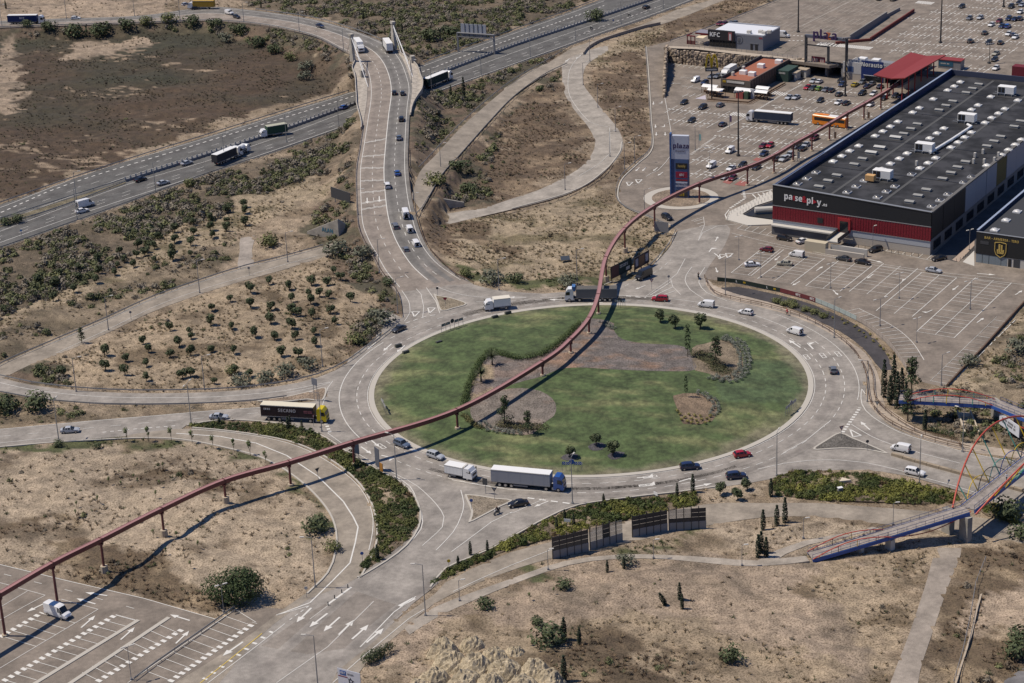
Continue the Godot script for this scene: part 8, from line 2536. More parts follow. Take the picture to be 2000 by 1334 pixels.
func car(kind: String,colour: String,at: Vector3,d: Vector3,label: String,group := "",called := "car") -> Node3D:
	if not fleet.has(kind): fleet[kind] = car_proto(kind)
	var o: Node3D = fleet[kind].duplicate()
	o.name = numbered(called if not kind.ends_with("van") else "van")
	add_child(o,true)
	var f := d.normalized()
	var up := Vector3.UP
	o.transform = Transform3D(Basis(f,(Vector3.UP - f * f.y).normalized(),f.cross((Vector3.UP - f * f.y).normalized())),at)
	tag(o,label,"van" if kind.ends_with("van") else "car",group)
	(o.get_node("body") as MeshInstance3D).material_override = M["car " + colour]
	return o

func axle(o: Node3D,x: float,r: float,w: float,y0 := .0) -> void:
	for e in [-1.0,1.0]: wheel(o,Vector3(x,r + y0,e * (w - .17)),r,.34)

func cab(o: Node3D,x0: float,m: Material,h := 3.5,l := 2.2) -> void:
	var b := MB.new()
	var w := 1.22
	# a side outline swept across, its front raked and its roof fairing rounded
	var prof := [Vector2(x0,.55),Vector2(x0,h - .35),Vector2(x0 + .35,h),Vector2(x0 + l * .62,h - .05),Vector2(x0 + l * .86,h - .75),Vector2(x0 + l * .97,2.0),Vector2(x0 + l,1.4),Vector2(x0 + l,.5)]
	for e in [-1.0,1.0]:
		for i in range(1,prof.size() - 1): b.tri(Vector3(prof[0].x,prof[0].y,e * w),Vector3(prof[i].x,prof[i].y,e * w),Vector3(prof[i + 1].x,prof[i + 1].y,e * w))
	for i in prof.size():
		var p: Vector2 = prof[i]
		var q: Vector2 = prof[(i + 1) % prof.size()]
		b.quad(Vector3(p.x,p.y,-w),Vector3(q.x,q.y,-w),Vector3(q.x,q.y,w),Vector3(p.x,p.y,w))
	part("cab",b.mesh(),m,o)
	var g := MB.new()
	var s0 := Vector2(x0 + l * .87 + .03,h - .82)
	var s1 := Vector2(x0 + l * .965 + .03,2.02)
	g.quad(Vector3(s0.x,s0.y,-w + .1),Vector3(s1.x,s1.y,-w + .06),Vector3(s1.x,s1.y,w - .06),Vector3(s0.x,s0.y,w - .1))
	part("windscreen",g.mesh(),M.glass,o)
	for e in [-1.0,1.0]:
		var sg := MB.new()
		sg.quad(Vector3(x0 + l * .40,1.95,e * (w + .015)),Vector3(x0 + l * .88,1.9,e * (w + .015)),Vector3(x0 + l * .80,h - .85,e * (w + .015)),Vector3(x0 + l * .40,h - .8,e * (w + .015)))
		part("side_window",sg.mesh(),M.glass,o)
		light_box(o,"headlight",Vector3(x0 + l + .01,.85,e * .92),Vector3(.06,.24,.4),M.lamp)
		light_box(o,"mirror",Vector3(x0 + l * .84,2.3,e * (w + .22)),Vector3(.16,.6,.26),M.black)
	light_box(o,"grille",Vector3(x0 + l + .012,1.45,0),Vector3(.04,.5,1.7),M.black)
	light_box(o,"bumper",Vector3(x0 + l - .1,.5,0),Vector3(.3,.4,2.4),M.dark)

func lorry(label: String,a: Vector3,b: Vector3,cab_m: Material,side: Material,roof: Material,cargo_l := 13.0,cargo_h := 4.0,tractor := true,kind := "lorry",writing := "",wm: Material = null) -> Node3D:
	var d := (b - a).normalized()
	var o := thing(kind,label,"lorry",Vector3.ZERO)
	var total := cargo_l + (3.2 if tractor else 2.4)
	o.transform = Transform3D(Basis(d,(Vector3.UP - d * d.y).normalized(),d.cross((Vector3.UP - d * d.y).normalized())),(a + b) * .5)
	var x0 := -total * .5
	var floor_y := 1.2 if tractor else 1.0
	var bx := MB.new()
	bx.box(Vector3(x0 + cargo_l * .5,(floor_y + cargo_h) * .5,0),Vector3(cargo_l,cargo_h - floor_y,2.5))
	var cargo := part("cargo_box",bx.mesh(),side,o)
	lbox("roof_panel",o,x0 - .01,x0 + cargo_l + .01,cargo_h + .002,cargo_h + .05,-1.23,1.23,roof)
	for e in [-1.0,1.0]:
		lbox("roof_rail",o,x0,x0 + cargo_l,cargo_h - .14,cargo_h + .01,e * 1.26 - .02,e * 1.26 + .02,M.pale)
		lbox("side_rail",o,x0,x0 + cargo_l,floor_y - .12,floor_y + .06,e * 1.26 - .02,e * 1.26 + .02,M.grey)
		light_box(o,"tail_light",Vector3(x0 - .03,floor_y - .25,e * 1.05),Vector3(.05,.14,.3),M.tail)
		lbox("under_guard",o,x0 + cargo_l * .34,x0 + cargo_l * .62,.5,.85,e * 1.18 - .03,e * 1.18 + .03,M.grey)
	for i in 5:
		var x := x0 + cargo_l * (.1 + .2 * i)
		for e in [-1.0,1.0]: lbox("side_post",cargo,x - .03,x + .03,floor_y + .06,cargo_h - .14,e * 1.255 - .012,e * 1.255 + .012,side)
	for e in [-1.0,1.0]: lbox("rear_door",o,x0 - .04,x0 - .002,floor_y + .1,cargo_h - .12,minf(.03 * e,1.18 * e),maxf(.03 * e,1.18 * e),side)
	lbox("chassis",o,x0 + .3,x0 + total - .6,.7,floor_y - .13,-.5,.5,M.black)
	cab(o,x0 + cargo_l + (.75 if tractor else .15),cab_m,3.7 if tractor else 2.9,2.3)
	if tractor:
		for i in 3: axle(o,x0 + 1.9 + i * 1.35,.5,1.25)
		axle(o,x0 + cargo_l - .9,.5,1.25)
		axle(o,x0 + total - 1.35,.5,1.22)
		lbox("fuel_tank",o,x0 + cargo_l + .4,x0 + cargo_l + 1.7,.4,.95,.75,1.2,M.steel)
		lbox("fuel_tank",o,x0 + cargo_l + .4,x0 + cargo_l + 1.7,.4,.95,-1.2,-.75,M.steel)
	else:
		axle(o,x0 + cargo_l * .28,.42,1.2)
		axle(o,x0 + total - 1.2,.42,1.15)
	if writing:
		for e in [1.0,-1.0]:
			words(writing,1.15,Vector3(x0 + cargo_l * (.5 if e > 0 else .5),(floor_y + cargo_h) * .52 + .15,e * 1.275),Basis.IDENTITY if e > 0 else Basis(Vector3.UP,PI),wm,o,true,.012)
	return o

func person(o: Node3D,hip: Vector3,chest: Vector3,head: Vector3,hands: Array,feet: Array,shirt: Material,trousers: Material,hair: Material) -> void:
	# a small figure seen from far off: joints with radii, one closed skin of overlapping tapered limbs meshed over a coarse field
	var bones := [[hip,chest,.15,.17],[chest,head,.09,.075]]
	var knees := []
	for i in 2:
		var side := Vector3(0,0,.11 if i else -.11)
		var k: Vector3 = (hip + side).lerp(feet[i],.5) + Vector3(.08,.03,0)
		bones.append([hip + side,k,.10,.07]); bones.append([k,feet[i],.07,.05]); bones.append([feet[i],feet[i] + Vector3(.16,-.02,0),.05,.04])
		var sh := chest + Vector3(0,.02,.19 if i else -.19)
		var el: Vector3 = sh.lerp(hands[i],.5) + Vector3(-.05,-.06,0)
		bones.append([chest,sh,.13,.08]); bones.append([sh,el,.065,.05]); bones.append([el,hands[i],.05,.04])
	bones.append([head,head + Vector3(.01,.1,0),.10,.10])
	var lo := Vector3(1e9,1e9,1e9)
	var hi := -lo
	for b in bones:
		for e in 2:
			lo = lo.min(b[e] - Vector3.ONE * .22)
			hi = hi.max(b[e] + Vector3.ONE * .22)
	var s := .045
	var n := Vector3i(((hi - lo) / s).ceil())
	var fld := PackedFloat32Array()
	fld.resize(n.x * n.y * n.z)
	for z in n.z:
		for y in n.y:
			for x in n.x:
				var p := lo + Vector3(x,y,z) * s
				var acc := .0
				for b in bones:
					var ab: Vector3 = b[1] - b[0]
					var t := clampf((p - b[0]).dot(ab) / maxf(ab.length_squared(),1e-6),.0,1.0)
					acc += exp(-(p.distance_to(b[0] + ab * t) - lerpf(b[2],b[3],t)) * 34.0)
				fld[(z * n.y + y) * n.x + x] = -log(maxf(acc,1e-12)) / 34.0
	var vi := {}
	var vs := PackedVector3Array()
	for z in n.z - 1:
		for y in n.y - 1:
			for x in n.x - 1:
				var sum := Vector3.ZERO
				var cnt := 0
				for e in [[0,1],[2,3],[4,5],[6,7],[0,2],[1,3],[4,6],[5,7],[0,4],[1,5],[2,6],[3,7]]:
					var a := Vector3(e[0] & 1,(e[0] >> 1) & 1,e[0] >> 2)
					var c := Vector3(e[1] & 1,(e[1] >> 1) & 1,e[1] >> 2)
					var fa := fld[((z + int(a.z)) * n.y + y + int(a.y)) * n.x + x + int(a.x)]
					var fc := fld[((z + int(c.z)) * n.y + y + int(c.y)) * n.x + x + int(c.x)]
					if (fa < .0) != (fc < .0):
						sum += a.lerp(c,fa / (fa - fc))
						cnt += 1
				if cnt:
					vi[Vector3i(x,y,z)] = vs.size()
					vs.append(lo + (Vector3(x,y,z) + sum / cnt) * s)
	var mb := MB.new()
	var cut := hip.y - .02
	for key: Vector3i in vi:
		for ax in 3:
			var d := Vector3i.ZERO
			d[ax] = 1
			var u := Vector3i.ZERO
			u[(ax + 1) % 3] = 1
			var w := Vector3i.ZERO
			w[(ax + 2) % 3] = 1
			var q: Vector3i = key + d
			if q.x >= n.x or q.y >= n.y or q.z >= n.z: continue
			var f0 := fld[(key.z * n.y + key.y) * n.x + key.x]
			var f1 := fld[(q.z * n.y + q.y) * n.x + q.x]
			if (f0 < .0) == (f1 < .0): continue
			if not (vi.has(key - u) and vi.has(key - w) and vi.has(key - u - w)): continue
			var m: Vector3 = vs[vi[key]]
			mb.col = Color(.45,.25,.17) if m.y > chest.y + .16 else shirt.albedo_color.srgb_to_linear() if m.y > cut else trousers.albedo_color.srgb_to_linear()
			for hd in hands:
				if m.distance_to(hd) < .12: mb.col = Color(.45,.25,.17)
			mb.quad(vs[vi[key]],vs[vi[key - u]],vs[vi[key - u - w]],vs[vi[key - w]])
	part("body",mb.mesh(),M.dry,o)
	var hb := MB.new()
	hb.cyl(head + Vector3(-.01,.08,0),head + Vector3(-.02,.2,0),.115,.07,10)
	part("hair",hb.mesh(),hair,o)

func motorcycle(label: String,at: Vector3,d: Vector3,rider_label := "") -> void:
	var o := thing("motorcycle",label,"motorcycle",at,yaw_of(Vector2(d.x,d.z)))
	for x in [-.68,.72]: wheel(o,Vector3(x,.31,0),.31,.14)
	var b := MB.new()
	b.box(Vector3(.0,.62,0),Vector3(.9,.36,.34),Basis.IDENTITY,.1); b.box(Vector3(.2,.88,0),Vector3(.5,.22,.32),Basis.IDENTITY,.1)
	part("fuel_tank",b.mesh(),M["car dark grey"],o)
	var s := MB.new()
	s.box(Vector3(-.45,.84,0),Vector3(.7,.14,.3),Basis.IDENTITY,.05); s.box(Vector3(-.85,.95,0),Vector3(.36,.32,.42),Basis.IDENTITY,.06)
	part("saddle",s.mesh(),M.black,o)
	var f := MB.new()
	for e in [-.08,.08]: f.cyl(Vector3(.72,.31,e),Vector3(.42,1.05,e),.035,.035,5)
	f.cyl(Vector3(.4,1.08,-.36),Vector3(.4,1.08,.36),.03,.03,5)
	part("fork",f.mesh(),M.steel,o)
	light_box(o,"headlight",Vector3(.6,.95,0),Vector3(.14,.2,.2),M.lamp)
	if rider_label:
		var r := thing("person",rider_label,"person",at,yaw_of(Vector2(d.x,d.z)))
		person(r,Vector3(-.3,.97,0),Vector3(-.14,1.42,0),Vector3(.0,1.62,0),[Vector3(.36,1.12,-.3),Vector3(.36,1.12,.3)],[Vector3(.05,.38,-.22),Vector3(.05,.38,.22)],M.black,M.dark,M.black)

func vehicles() -> void:
	# lorries
	lorry("blue cabbed lorry with a white topped grey trailer on the ring",V3([-24.1,.1,55])[0],V3([-8.5,.1,60])[0],M["car blue"].duplicate(),mat(.30,.31,.34),M.white,13.4,4.0)
	var sec := lorry("yellow cabbed lorry with a maroon black trailer lettered SECANO",V3([-78.7,.1,13.3])[0],V3([-63.1,.1,17.1])[0],mat(.60,.47,.01,.35),mat(.030,.014,.020,.5),mat(.62,.57,.45),13.2,4.0,true,"lorry","SECANO",mat(.55,.50,.48))
	print_lines(sec,2.6,4.6,2.3,3.0,1.28,2,mat(.35,.12,.14))
	print_lines(sec,-7.4,-5.6,2.6,3.3,1.28,1,mat(.5,.46,.44))
	var tip := lorry("white cabbed lorry with a grey open tipper trailer at the top of the ring",V3([9.9,.1,-56.2])[0],V3([-3.6,.1,-57.5])[0],M["car white"],mat(.155,.15,.155),mat(.10,.095,.09),11.0,3.7)
	lbox("tarp_roll",tip,4.1,5.0,3.0,4.3,-1.15,1.15,mat(.05,.14,.33))
	lorry("dark green curtain lorry driving on the motorway beside the bridge",V3([-47.4,.1,-287.7])[0],V3([-36.8,.1,-303.4])[0],M["car white"],mat(.014,.032,.028),M.white,13.0,4.0)
	lorry("white lorry driving away at the right side of the bridge",V3([-59.8,7.1,-313])[0],V3([-64.3,7.1,-336.4])[0],M.dark,M.white,M.white,10.0,4.0)
	lorry("white lorry driving towards the roundabout on the bridge",V3([-75.7,7.1,-336.8])[0],V3([-70.8,7.1,-315.8])[0],M["car white"],M.white,M.white,8.5,3.9,false)
	lorry("green boxed lorry with a white cab on the motorway left of the bridge",V3([-95.7,.1,-235.7])[0],V3([-102,.1,-232.8])[0],M["car white"],mat(.025,.065,.04),mat(.38,.38,.30),7.4,3.8,false)
	lorry("lorry with a black curtain and white roof behind the tanker",V3([-115.2,.1,-200.3])[0],V3([-108.3,.1,-211.2])[0],M["car white"],mat(.03,.03,.036),M.white,10.5,3.9)
	var tk := lorry("white tanker lorry just ahead of the black curtain lorry",V3([-110.1,.1,-207.8])[0],V3([-105.4,.1,-218.1])[0],M["car white"],M.dark,M.dark,5.5,1.7,false)
	var tb := MB.new()
	tb.cyl(Vector3(-3.9,2.3,0),Vector3(1.2,2.3,0),1.05,1.05,14)
	part("tank",tb.mesh(),M.white,tk)
	lorry("dark blue lorry lettered in white on the far road at the left",V3([-228.5,4,-414.8])[0],V3([-213.5,4,-412.8])[0],M["car white"],mat(.012,.03,.12),M.white,13.0,4.0,true,"lorry","DCX",M.white)
	lorry("yellow skip lorry at the junction on the top edge",V3([-143,4.1,-427.5])[0],V3([-152.2,4.1,-429.3])[0],M["car white"],mat(.40,.24,.03),mat(.42,.27,.05),9.5,3.7,false)
	lorry("navy curtain lorry with a white roof parked in the main car park",V3([80.1,.1,-219.6])[0],V3([66.5,.1,-226.4])[0],M["car white"],mat(.022,.035,.065),M.white,13.2,4.0)
	lorry("white delivery lorry parked beside the burger restaurant",V3([70.2,.1,-294.5])[0],V3([63.8,.1,-284.1])[0],M["car white"],M.white,M.white,6.8,3.4,false)
	lorry("white box van on the ring below the bridge ramp",V3([-19.1,.1,-53.9])[0],V3([-25.3,.1,-52.8])[0],M["car white"],M.white,mat(.62,.58,.50),4.6,3.2,false)
	var ref := lorry("white refrigerated box van just behind the blue cabbed lorry",V3([-34.2,.1,49.3])[0],V3([-28.4,.1,52.5])[0],M["car white"],M.white,M.white,4.5,2.9,false)
	lbox("cooling_unit",ref,1.0,1.5,2.4,3.1,-.8,.8,M.pale,.06)
	# coach
	var ca := V3([98.5,.1,-212.1,88,.1,-219.6])
	var cd := (ca[1] - ca[0]).normalized()
	var co := thing("coach","orange coach parked under the red beamway in the main car park","coach",(ca[0] + ca[1]) * .5,yaw_of(Vector2(cd.x,cd.z)))
	lbox("body",co,-6.4,6.3,.35,3.5,-1.25,1.25,M.orange,.22)
	lbox("window_band",co,-6.0,5.4,1.7,2.8,-1.27,1.27,M.glass)
	lbox("windscreen",co,6.1,6.33,1.1,3.0,-1.1,1.1,M.glass)
	lbox("white_roof",co,-6.1,2.0,3.5,3.56,-1.1,1.1,M.white)
	lbox("roof_unit",co,.5,4.0,3.5,3.72,-.8,.8,M.orange)
	for x in [-3.4,-2.2,4.0]: axle(co,x,.5,1.25)
	# moving cars: kind, colour, rear and front ground points, label
	for q in [
		["estate","red",[23.5,.1,-53.7,19.7,.1,-54.6],"red crossover with a dark roof at the top of the ring"],["van","white",[35.8,.1,-47.1,31.1,.1,-49.2],"white panel van at the upper right of the ring"],["hatchback","white",[44.9,.1,-40.3,41.5,.1,-42.6],"white hatchback behind the white panel van on the ring"],
		["van","white",[55.6,.1,-24.3,52.2,.1,-27.9],"white van at the right of the ring, below the cyclist"],["hatchback","grey",[59.4,.1,2.7,59.7,.1,-2.1],"grey hatchback alone on the right side of the ring"],["van","white",[68.8,.1,48.4,65.4,.1,46.1],"small white van on the right exit road"],["estate","white",[66,.1,58.5,69.7,.1,61],"white estate car below the concrete divider"],
		["estate","dark blue",[17.6,.1,51.9,21.5,.1,51.6],"dark blue car nearest the lawn at the lower right of the ring"],["hatchback","red",[29.8,.1,47,33.7,.1,46.1],"red hatchback at the lower right of the ring"],["estate","dark blue",[27.1,.1,57.7,31.1,.1,57.3],"dark car in the outer lane at the lower right"],["estate","silver",[-39.1,.1,38.4,-35.1,.1,41.9],"silver car ahead of the refrigerated van"],["estate","pale blue",[-46.6,.1,31.2,-43.3,.1,34.6],"slate blue estate under the beamway shadow"],
		["saloon","black",[-16.9,.1,65.9,-21,.1,67],"black saloon on the entry road below the lower traffic island"],["saloon","silver",[-91.9,.1,12.1,-87.1,.1,12.7],"silver car following the maroon lorry"],["saloon","silver",[-126.5,.1,16.5,-122.3,.1,16.3],"silver blue saloon at the left edge road"],["saloon","dark grey",[-46.8,.1,-42.1,-49.8,.1,-38.8],"dark grey saloon at the upper left of the ring"],
		["hatchback","grey",[-47.6,1.5,-97.1,-48.8,1.7,-102.1],"grey saloon lowest of the cars climbing the ramp"],["van","white",[-44.7,1.9,-100.5,-46.2,2.4,-105.7],"small white van beside the grey saloon on the ramp"],["van","white",[-46.9,3,-110.5,-48.1,3.4,-116.1],"white van in the middle of the group on the ramp"],["estate","grey",[-51.2,3.2,-113.8,-52.3,3.6,-118.5],"grey estate left of the white van on the ramp"],["large_van","white",[-48.3,3.9,-120,-49.6,4.5,-128.1],"large white van on the ramp"],
		["estate","white",[-54.9,5.7,-146.7,-55.6,5.9,-152],"white estate alone in the middle of the ramp"],["saloon","blue",[-52.3,6,-158.7,-52.8,6.2,-163.7],"bright blue car on the ramp"],["saloon","pale blue",[-53.1,6.7,-196.3,-53.4,6.8,-202.2],"pale blue saloon high on the ramp"],["estate","black",[-53.1,6.9,-218.2,-53.3,7,-225],"black estate below the bridge"],["hatchback","black",[-56.7,7.1,-253.9,-57.1,7.1,-259.6],"black car, left of the pair on the bridge"],["hatchback","dark grey",[-53.7,7.1,-252.7,-54.1,7.1,-258.4],"dark car, right of the pair on the bridge"],["saloon","dark blue",[-93.9,6.4,-375.5,-89.7,6.5,-369.6],"dark blue car on the bend beyond the bridge"],
		["saloon","silver",[-126.5,.1,-202,-124,.1,-204.6],"white car on the motorway behind the black curtain lorry"],["saloon","black",[-139.8,.1,-184.9,-136.7,.1,-188.4],"black saloon on the motorway nearest the median"],["saloon","silver",[-131.8,.1,-180.3,-128.5,.1,-183.2],"silver saloon on the motorway, nearest the scrub"],["large_van","white",[-154.1,.1,-159.3,-149.8,.1,-162.9],"large white van on the motorway"],["saloon","white",[-153.6,.1,-154,-150.4,.1,-156.6],"white car beside the large white van on the motorway"],["hatchback","blue",[-77.4,.1,-263.8,-74.5,.1,-268.2],"blue car about to pass under the bridge"],["hatchback","black",[43.4,.1,-406.2,47,.1,-410.5],"black car on the motorway at the top"],
		["hatchback","white",[-203.1,4,-418.6,-198.7,4,-418.8],"white car on the far road behind the dark lorry"],["van","white",[-135.7,4.6,-414.7,-131.7,4.7,-410.5],"small white van on the far ramp"],["hatchback","black",[-131.5,4.7,-406.5,-127.7,4.8,-401.4],"black car behind the small white van on the far ramp"],["hatchback","silver",[-157.1,4,-435.7,-154.2,4,-438.2],"silver car beside the yellow skip lorry"],["hatchback","black",[-151.5,4,-427.4,-148.4,4,-427.8],"black car below the yellow skip lorry"],
		["large_van","white",[-113.8,.1,104,-107,.1,108.7],"white van striped by the beamway shadow in the bottom car park"],["large_van","black",[20,.1,-74,17.2,.1,-71],"black people carrier waiting beside the hoardings"],["estate","black",[28.6,.1,-125.1,30.4,.1,-121.4],"black car beside the grey sign back below the small roundabout"],
	]:
		var p := V3(q[2])
		car(q[0],q[1],(p[0] + p[1]) * .5,p[1] - p[0],q[3],"","car")
	# parked cars of the lower car park
	for q in [["estate","black",[59.8,-100.5,63.2,-98.2],"black estate parked nearest the warehouse's basement wall"],["saloon","white",[64.1,-94.9,68.5,-98],"white saloon parked beside the black estate by the warehouse"],["hatchback","dark red",[56.8,-89.2,53.3,-91.4],"dark red car parked at the first bays of the lower car park"],["saloon","white",[47.2,-78.3,51.8,-78.5],"white saloon parked alone above the dark banners"],["van","white",[64.6,-83.7,61.2,-86],"small white van parked in the second bay block"],["saloon","beige",[60.5,-77.4,56.6,-78.8],"beige car parked below the small white van"],["saloon","dark grey",[77.2,-78.6,73.5,-81.3],"dark grey saloon parked in the middle bays"],
			["saloon","black",[78.3,-77.6,82,-75],"black saloon parked beside the dark grey one"],["estate","black",[87.1,-87.3,83.7,-85.1],"black estate parked against the pale warehouse base"],["saloon","black",[103.7,-77.7,99.2,-75.7],"black saloon parked at the mouth of the dark alley"],["saloon","silver",[96.1,-68.5,100,-65.9],"silver saloon parked alone near the bar"]]:
		var p := V2(q[2])
		car(q[0],q[1],Vector3((p[0].x + p[1].x) * .5,.03,(p[0].y + p[1].y) * .5),Vector3(p[1].x - p[0].x,0,p[1].y - p[0].y),q[3],"cars parked in the lower car park","parked_car")
	# parked cars of the main car park, row by row; they stand in the painted bays
	var kd := {"h": "hatchback","s": "saloon","e": "estate","v": "van","l": "large_van"}
	var cl := {"k": "black","w": "white","s": "silver","g": "grey","d": "dark grey","r": "red","m": "dark red","b": "dark blue","u": "blue","n": "green","y": "yellow","e": "beige"}
	for q in [
		["in the bays below the stone wall","vw hb sg eg",[53.7,-282.3,56.8,-278.7,60.3,-287.2,62.4,-286.8],.05],
		["below the burger terrace","hk ek hg",[46.7,-252.3,52.6,-245,59.1,-246.7],.05],
		["near the first dashed rows","hk hb",[47.1,-228.4,57.2,-221.6],.05],
		["round the central mast","vw sm hr sb vw sw hk sk",[55.9,-189.5,67.4,-193.7,69.8,-193.9,66.6,-184.9,48.1,-173.8,54.1,-170.1,58.2,-173.4,62.2,-170],.05],
		["beside the red painted bays","hs hm",[51,-161.1,53.4,-159.6],.05],
		["under the beamway by the warehouse","hd es es hg sk ss hd em",[69.9,-178.5,72.1,-177.6,74.6,-181.9,77.8,-191.5,79.9,-188.7,81.5,-192.7,79.4,-194.2,85.4,-200],.05],
		["in the green car's row","hr hd hn sg sk",[92.8,-265.1,94.7,-264,96.8,-263,98.8,-261.2,100.8,-260.1],.05],
		["by the tyre workshop","ss sw ek eb sy",[96.3,-274.1,98.4,-273,106.5,-273,105.9,-267.2,110.4,-266.4],.05],
		["by the red canopy","hg sb sg hb hw sk ew hk hg",[113.6,-269.6,114.4,-263.5,116.7,-266.8,118.8,-262.1,114.7,-252.7,117.3,-246.6,118.8,-251.3,121.7,-248.7,123.5,-247],.05],
		["in the row of the silver pair","ss ss hk sw sk dd",[84.4,-252.9,86.9,-252.5,94.7,-246.9,100.6,-243.2,103.2,-242,102.6,-254.1],.05],
		["in the bays right of the mast","ek hw",[110.9,-254.1,111.1,-238.7],.05],
		["left in the upper car park","hg hs dk dk",[168.5,-341.2,172.8,-341.3,170.1,-362.3,193.9,-364.1],5.04],
		["mid upper car park","hm eb sb eb hw hb eu hk",[178.6,-333.8,183.3,-337.4,185.2,-336.1,187.5,-336.6,174.3,-328.5,177.7,-325.2,179.8,-324.7,168.8,-315.6],5.04],
		["right in the upper car park","hw hb sw hk hk hk",[177.1,-312.3,178.7,-310.3,178.5,-307,160.6,-303.7,166.9,-300.8,171,-299.3],5.04],
		["at the upper car park's lower corner","se dk hw",[165.5,-283.3,162.9,-274.4,160.5,-261.9],5.04],
		["along the upper car park's top edge","ek hs dk ek hw",[189.3,-358.4,194,-360.3,140.2,-382.9,145.8,-380.8,190.3,-347.9],5.04],
		["behind the fried chicken restaurant","hm hm hd hg",[70.1,-350.5,72,-350.2,74.4,-349.7,76.1,-350.3],5.04],
	]:
		var p := V2(q[2])
		var codes: PackedStringArray = q[1].split(" ")
		for i in codes.size():
			var kk: String = codes[i][0]
			var kind: String = kd.get(kk,"hatchback")
			var col: String = cl[codes[i][1]]
			var d := Vector3(-.535,0,.845) if rng.randf() < .7 else Vector3(.535,0,-.845)
			car(kind,col,Vector3(p[i].x,q[3],p[i].y),d.rotated(Vector3.UP,rng.randf_range(-.06,.06)),"%s %s parked %s, %s from the left" % [col,kind.replace("_"," "),q[0],ordinal(rank_of(p,i))],"cars parked in the retail park","parked_car")
	var wv := V2([91.8,-325.2])[0]
	car("large_van","white",Vector3(wv.x,5.04,wv.y),Vector3(.9,0,.45),"large white van beside the grey restaurant in the upper car park","","van")
	# two-wheelers and people
	motorcycle("dark motorcycle at the lower traffic island",V3([-23.5,.1,70])[0],V3([-24.2,.1,70.9])[0] - V3([-22.9,.1,69.5])[0],"person in dark clothes riding the motorcycle at the lower traffic island")
	motorcycle("dark motorcycle entering the retail park",V3([33.6,.1,-70.2])[0],V3([34,.1,-73.9])[0] - V3([33.5,.1,-69.4])[0],"person in dark clothes on the motorcycle entering the retail park")
	motorcycle("motorcycle on the motorway at the top, right one",V3([36.9,.1,-395.7])[0],V3([38.6,.1,-398.3])[0] - V3([36.2,.1,-394.8])[0])
	motorcycle("motorcycle on the motorway near the verge, left one",V3([19.8,.1,-374.4])[0],V3([21.4,.1,-376.8])[0] - V3([18.7,.1,-372.7])[0])
	motorcycle("dark red motorcycle parked before the bar's door",V3([118.5,.1,-70])[0],Vector3(.8,0,.5))
	var bp := V3([53.8,.1,-39.4,53.1,.1,-40.3])
	var bd := bp[1] - bp[0]
	var bk := thing("bicycle","bicycle on the footpath beside the wooden fence","bicycle",bp[0],yaw_of(Vector2(bd.x,bd.z)))
	for x in [-.52,.52]:
		var tm := MB.new()
		for i in 14: tm.cyl(Vector3(x + .33 * cos(TAU * i / 14),.34 + .33 * sin(TAU * i / 14),0),Vector3(x + .33 * cos(TAU * (i + 1) / 14),.34 + .33 * sin(TAU * (i + 1) / 14),0),.025,.025,4,false)
		part("wheel",tm.mesh(),M.rubber,bk)
	var fm := MB.new()
	for e in [[-.52,.34,-.2,.85],[-.2,.85,.38,.8],[.38,.8,.0,.3],[.0,.3,-.2,.85],[.0,.3,-.52,.34],[.52,.34,.36,.98]]: fm.cyl(Vector3(e[0],e[1],0),Vector3(e[2],e[3],0),.022,.022,5)
	fm.cyl(Vector3(.36,.98,-.24),Vector3(.36,.98,.24),.02,.02,5)
	part("frame",fm.mesh(),M.red,bk)
	var cy := thing("person","cyclist in a red top riding beside the wooden fence","person",bp[0],yaw_of(Vector2(bd.x,bd.z)))
	person(cy,Vector3(-.2,.98,0),Vector3(.0,1.38,0),Vector3(.14,1.56,0),[Vector3(.36,1.02,-.22),Vector3(.36,1.02,.22)],[Vector3(.08,.22,-.12),Vector3(-.05,.42,.12)],mat(.50,.03,.04),M.black,M.red)
	var pe := V3([83.2,6.5,77.8,81.8,6.5,79.5])
	var pd := pe[1] - pe[0]
	var pw := thing("person","person in a white top and dark shorts walking on the arched footbridge","person",pe[0],yaw_of(Vector2(pd.x,pd.z)))
	person(pw,Vector3(0,.92,0),Vector3(.04,1.38,0),Vector3(.08,1.58,0),[Vector3(.22,.98,-.26),Vector3(-.12,.92,.26)],[Vector3(.28,.07,-.1),Vector3(-.26,.1,.1)],mat(.6,.63,.68),M.dark,M.rust)

func rank_of(p: PackedVector2Array,i: int) -> int:
	var r := 0
	for k in p.size():
		if p[k].x < p[i].x: r += 1
	return r


# ---- plants -----------------------------------------------------------------------------------
func leaves(mb: MB,c: Vector3,r: Vector3,n: int,leaf: float,c0: Color,c1: Color,fillv := .45) -> void:
	for i in n:
		var d := Vector3(rng.randfn(),rng.randfn(),rng.randfn()).normalized()
		var k := 1.0 - fillv * rng.randf() * rng.randf()
		var p := c + d * r * k
		var nn := (d + Vector3(rng.randf_range(-.7,.7),rng.randf_range(-.2,.9),rng.randf_range(-.7,.7))).normalized()
		var a := nn.cross(Vector3(rng.randf() - .5,rng.randf() - .5,rng.randf() - .5)).normalized()
		var b := nn.cross(a)
		var s := leaf * rng.randf_range(.6,1.3)
		mb.col = c0.lerp(c1,rng.randf())
		mb.quad(p - a * s,p - b * s * .6,p + a * s,p + b * s * .6)

func clumpy(sd: int,r: Vector3,y: float,lobes: int,n: int,leaf: float,c0: Color,c1: Color) -> ArrayMesh:
	rng.seed = sd
	var mb := MB.new()
	for i in lobes:
		var d := Vector3(rng.randfn(),rng.randfn() * .8 + .2,rng.randfn()).normalized()
		var k := rng.randf_range(.45,.62)
		var f := rng.randf()
		leaves(mb,Vector3(0,y,0) + d * r * (1.0 - k),r * k,n / lobes,leaf,c0.lerp(c1,f * .6),c1.lerp(c0,(1.0 - f) * .5))
	return mb.mesh()

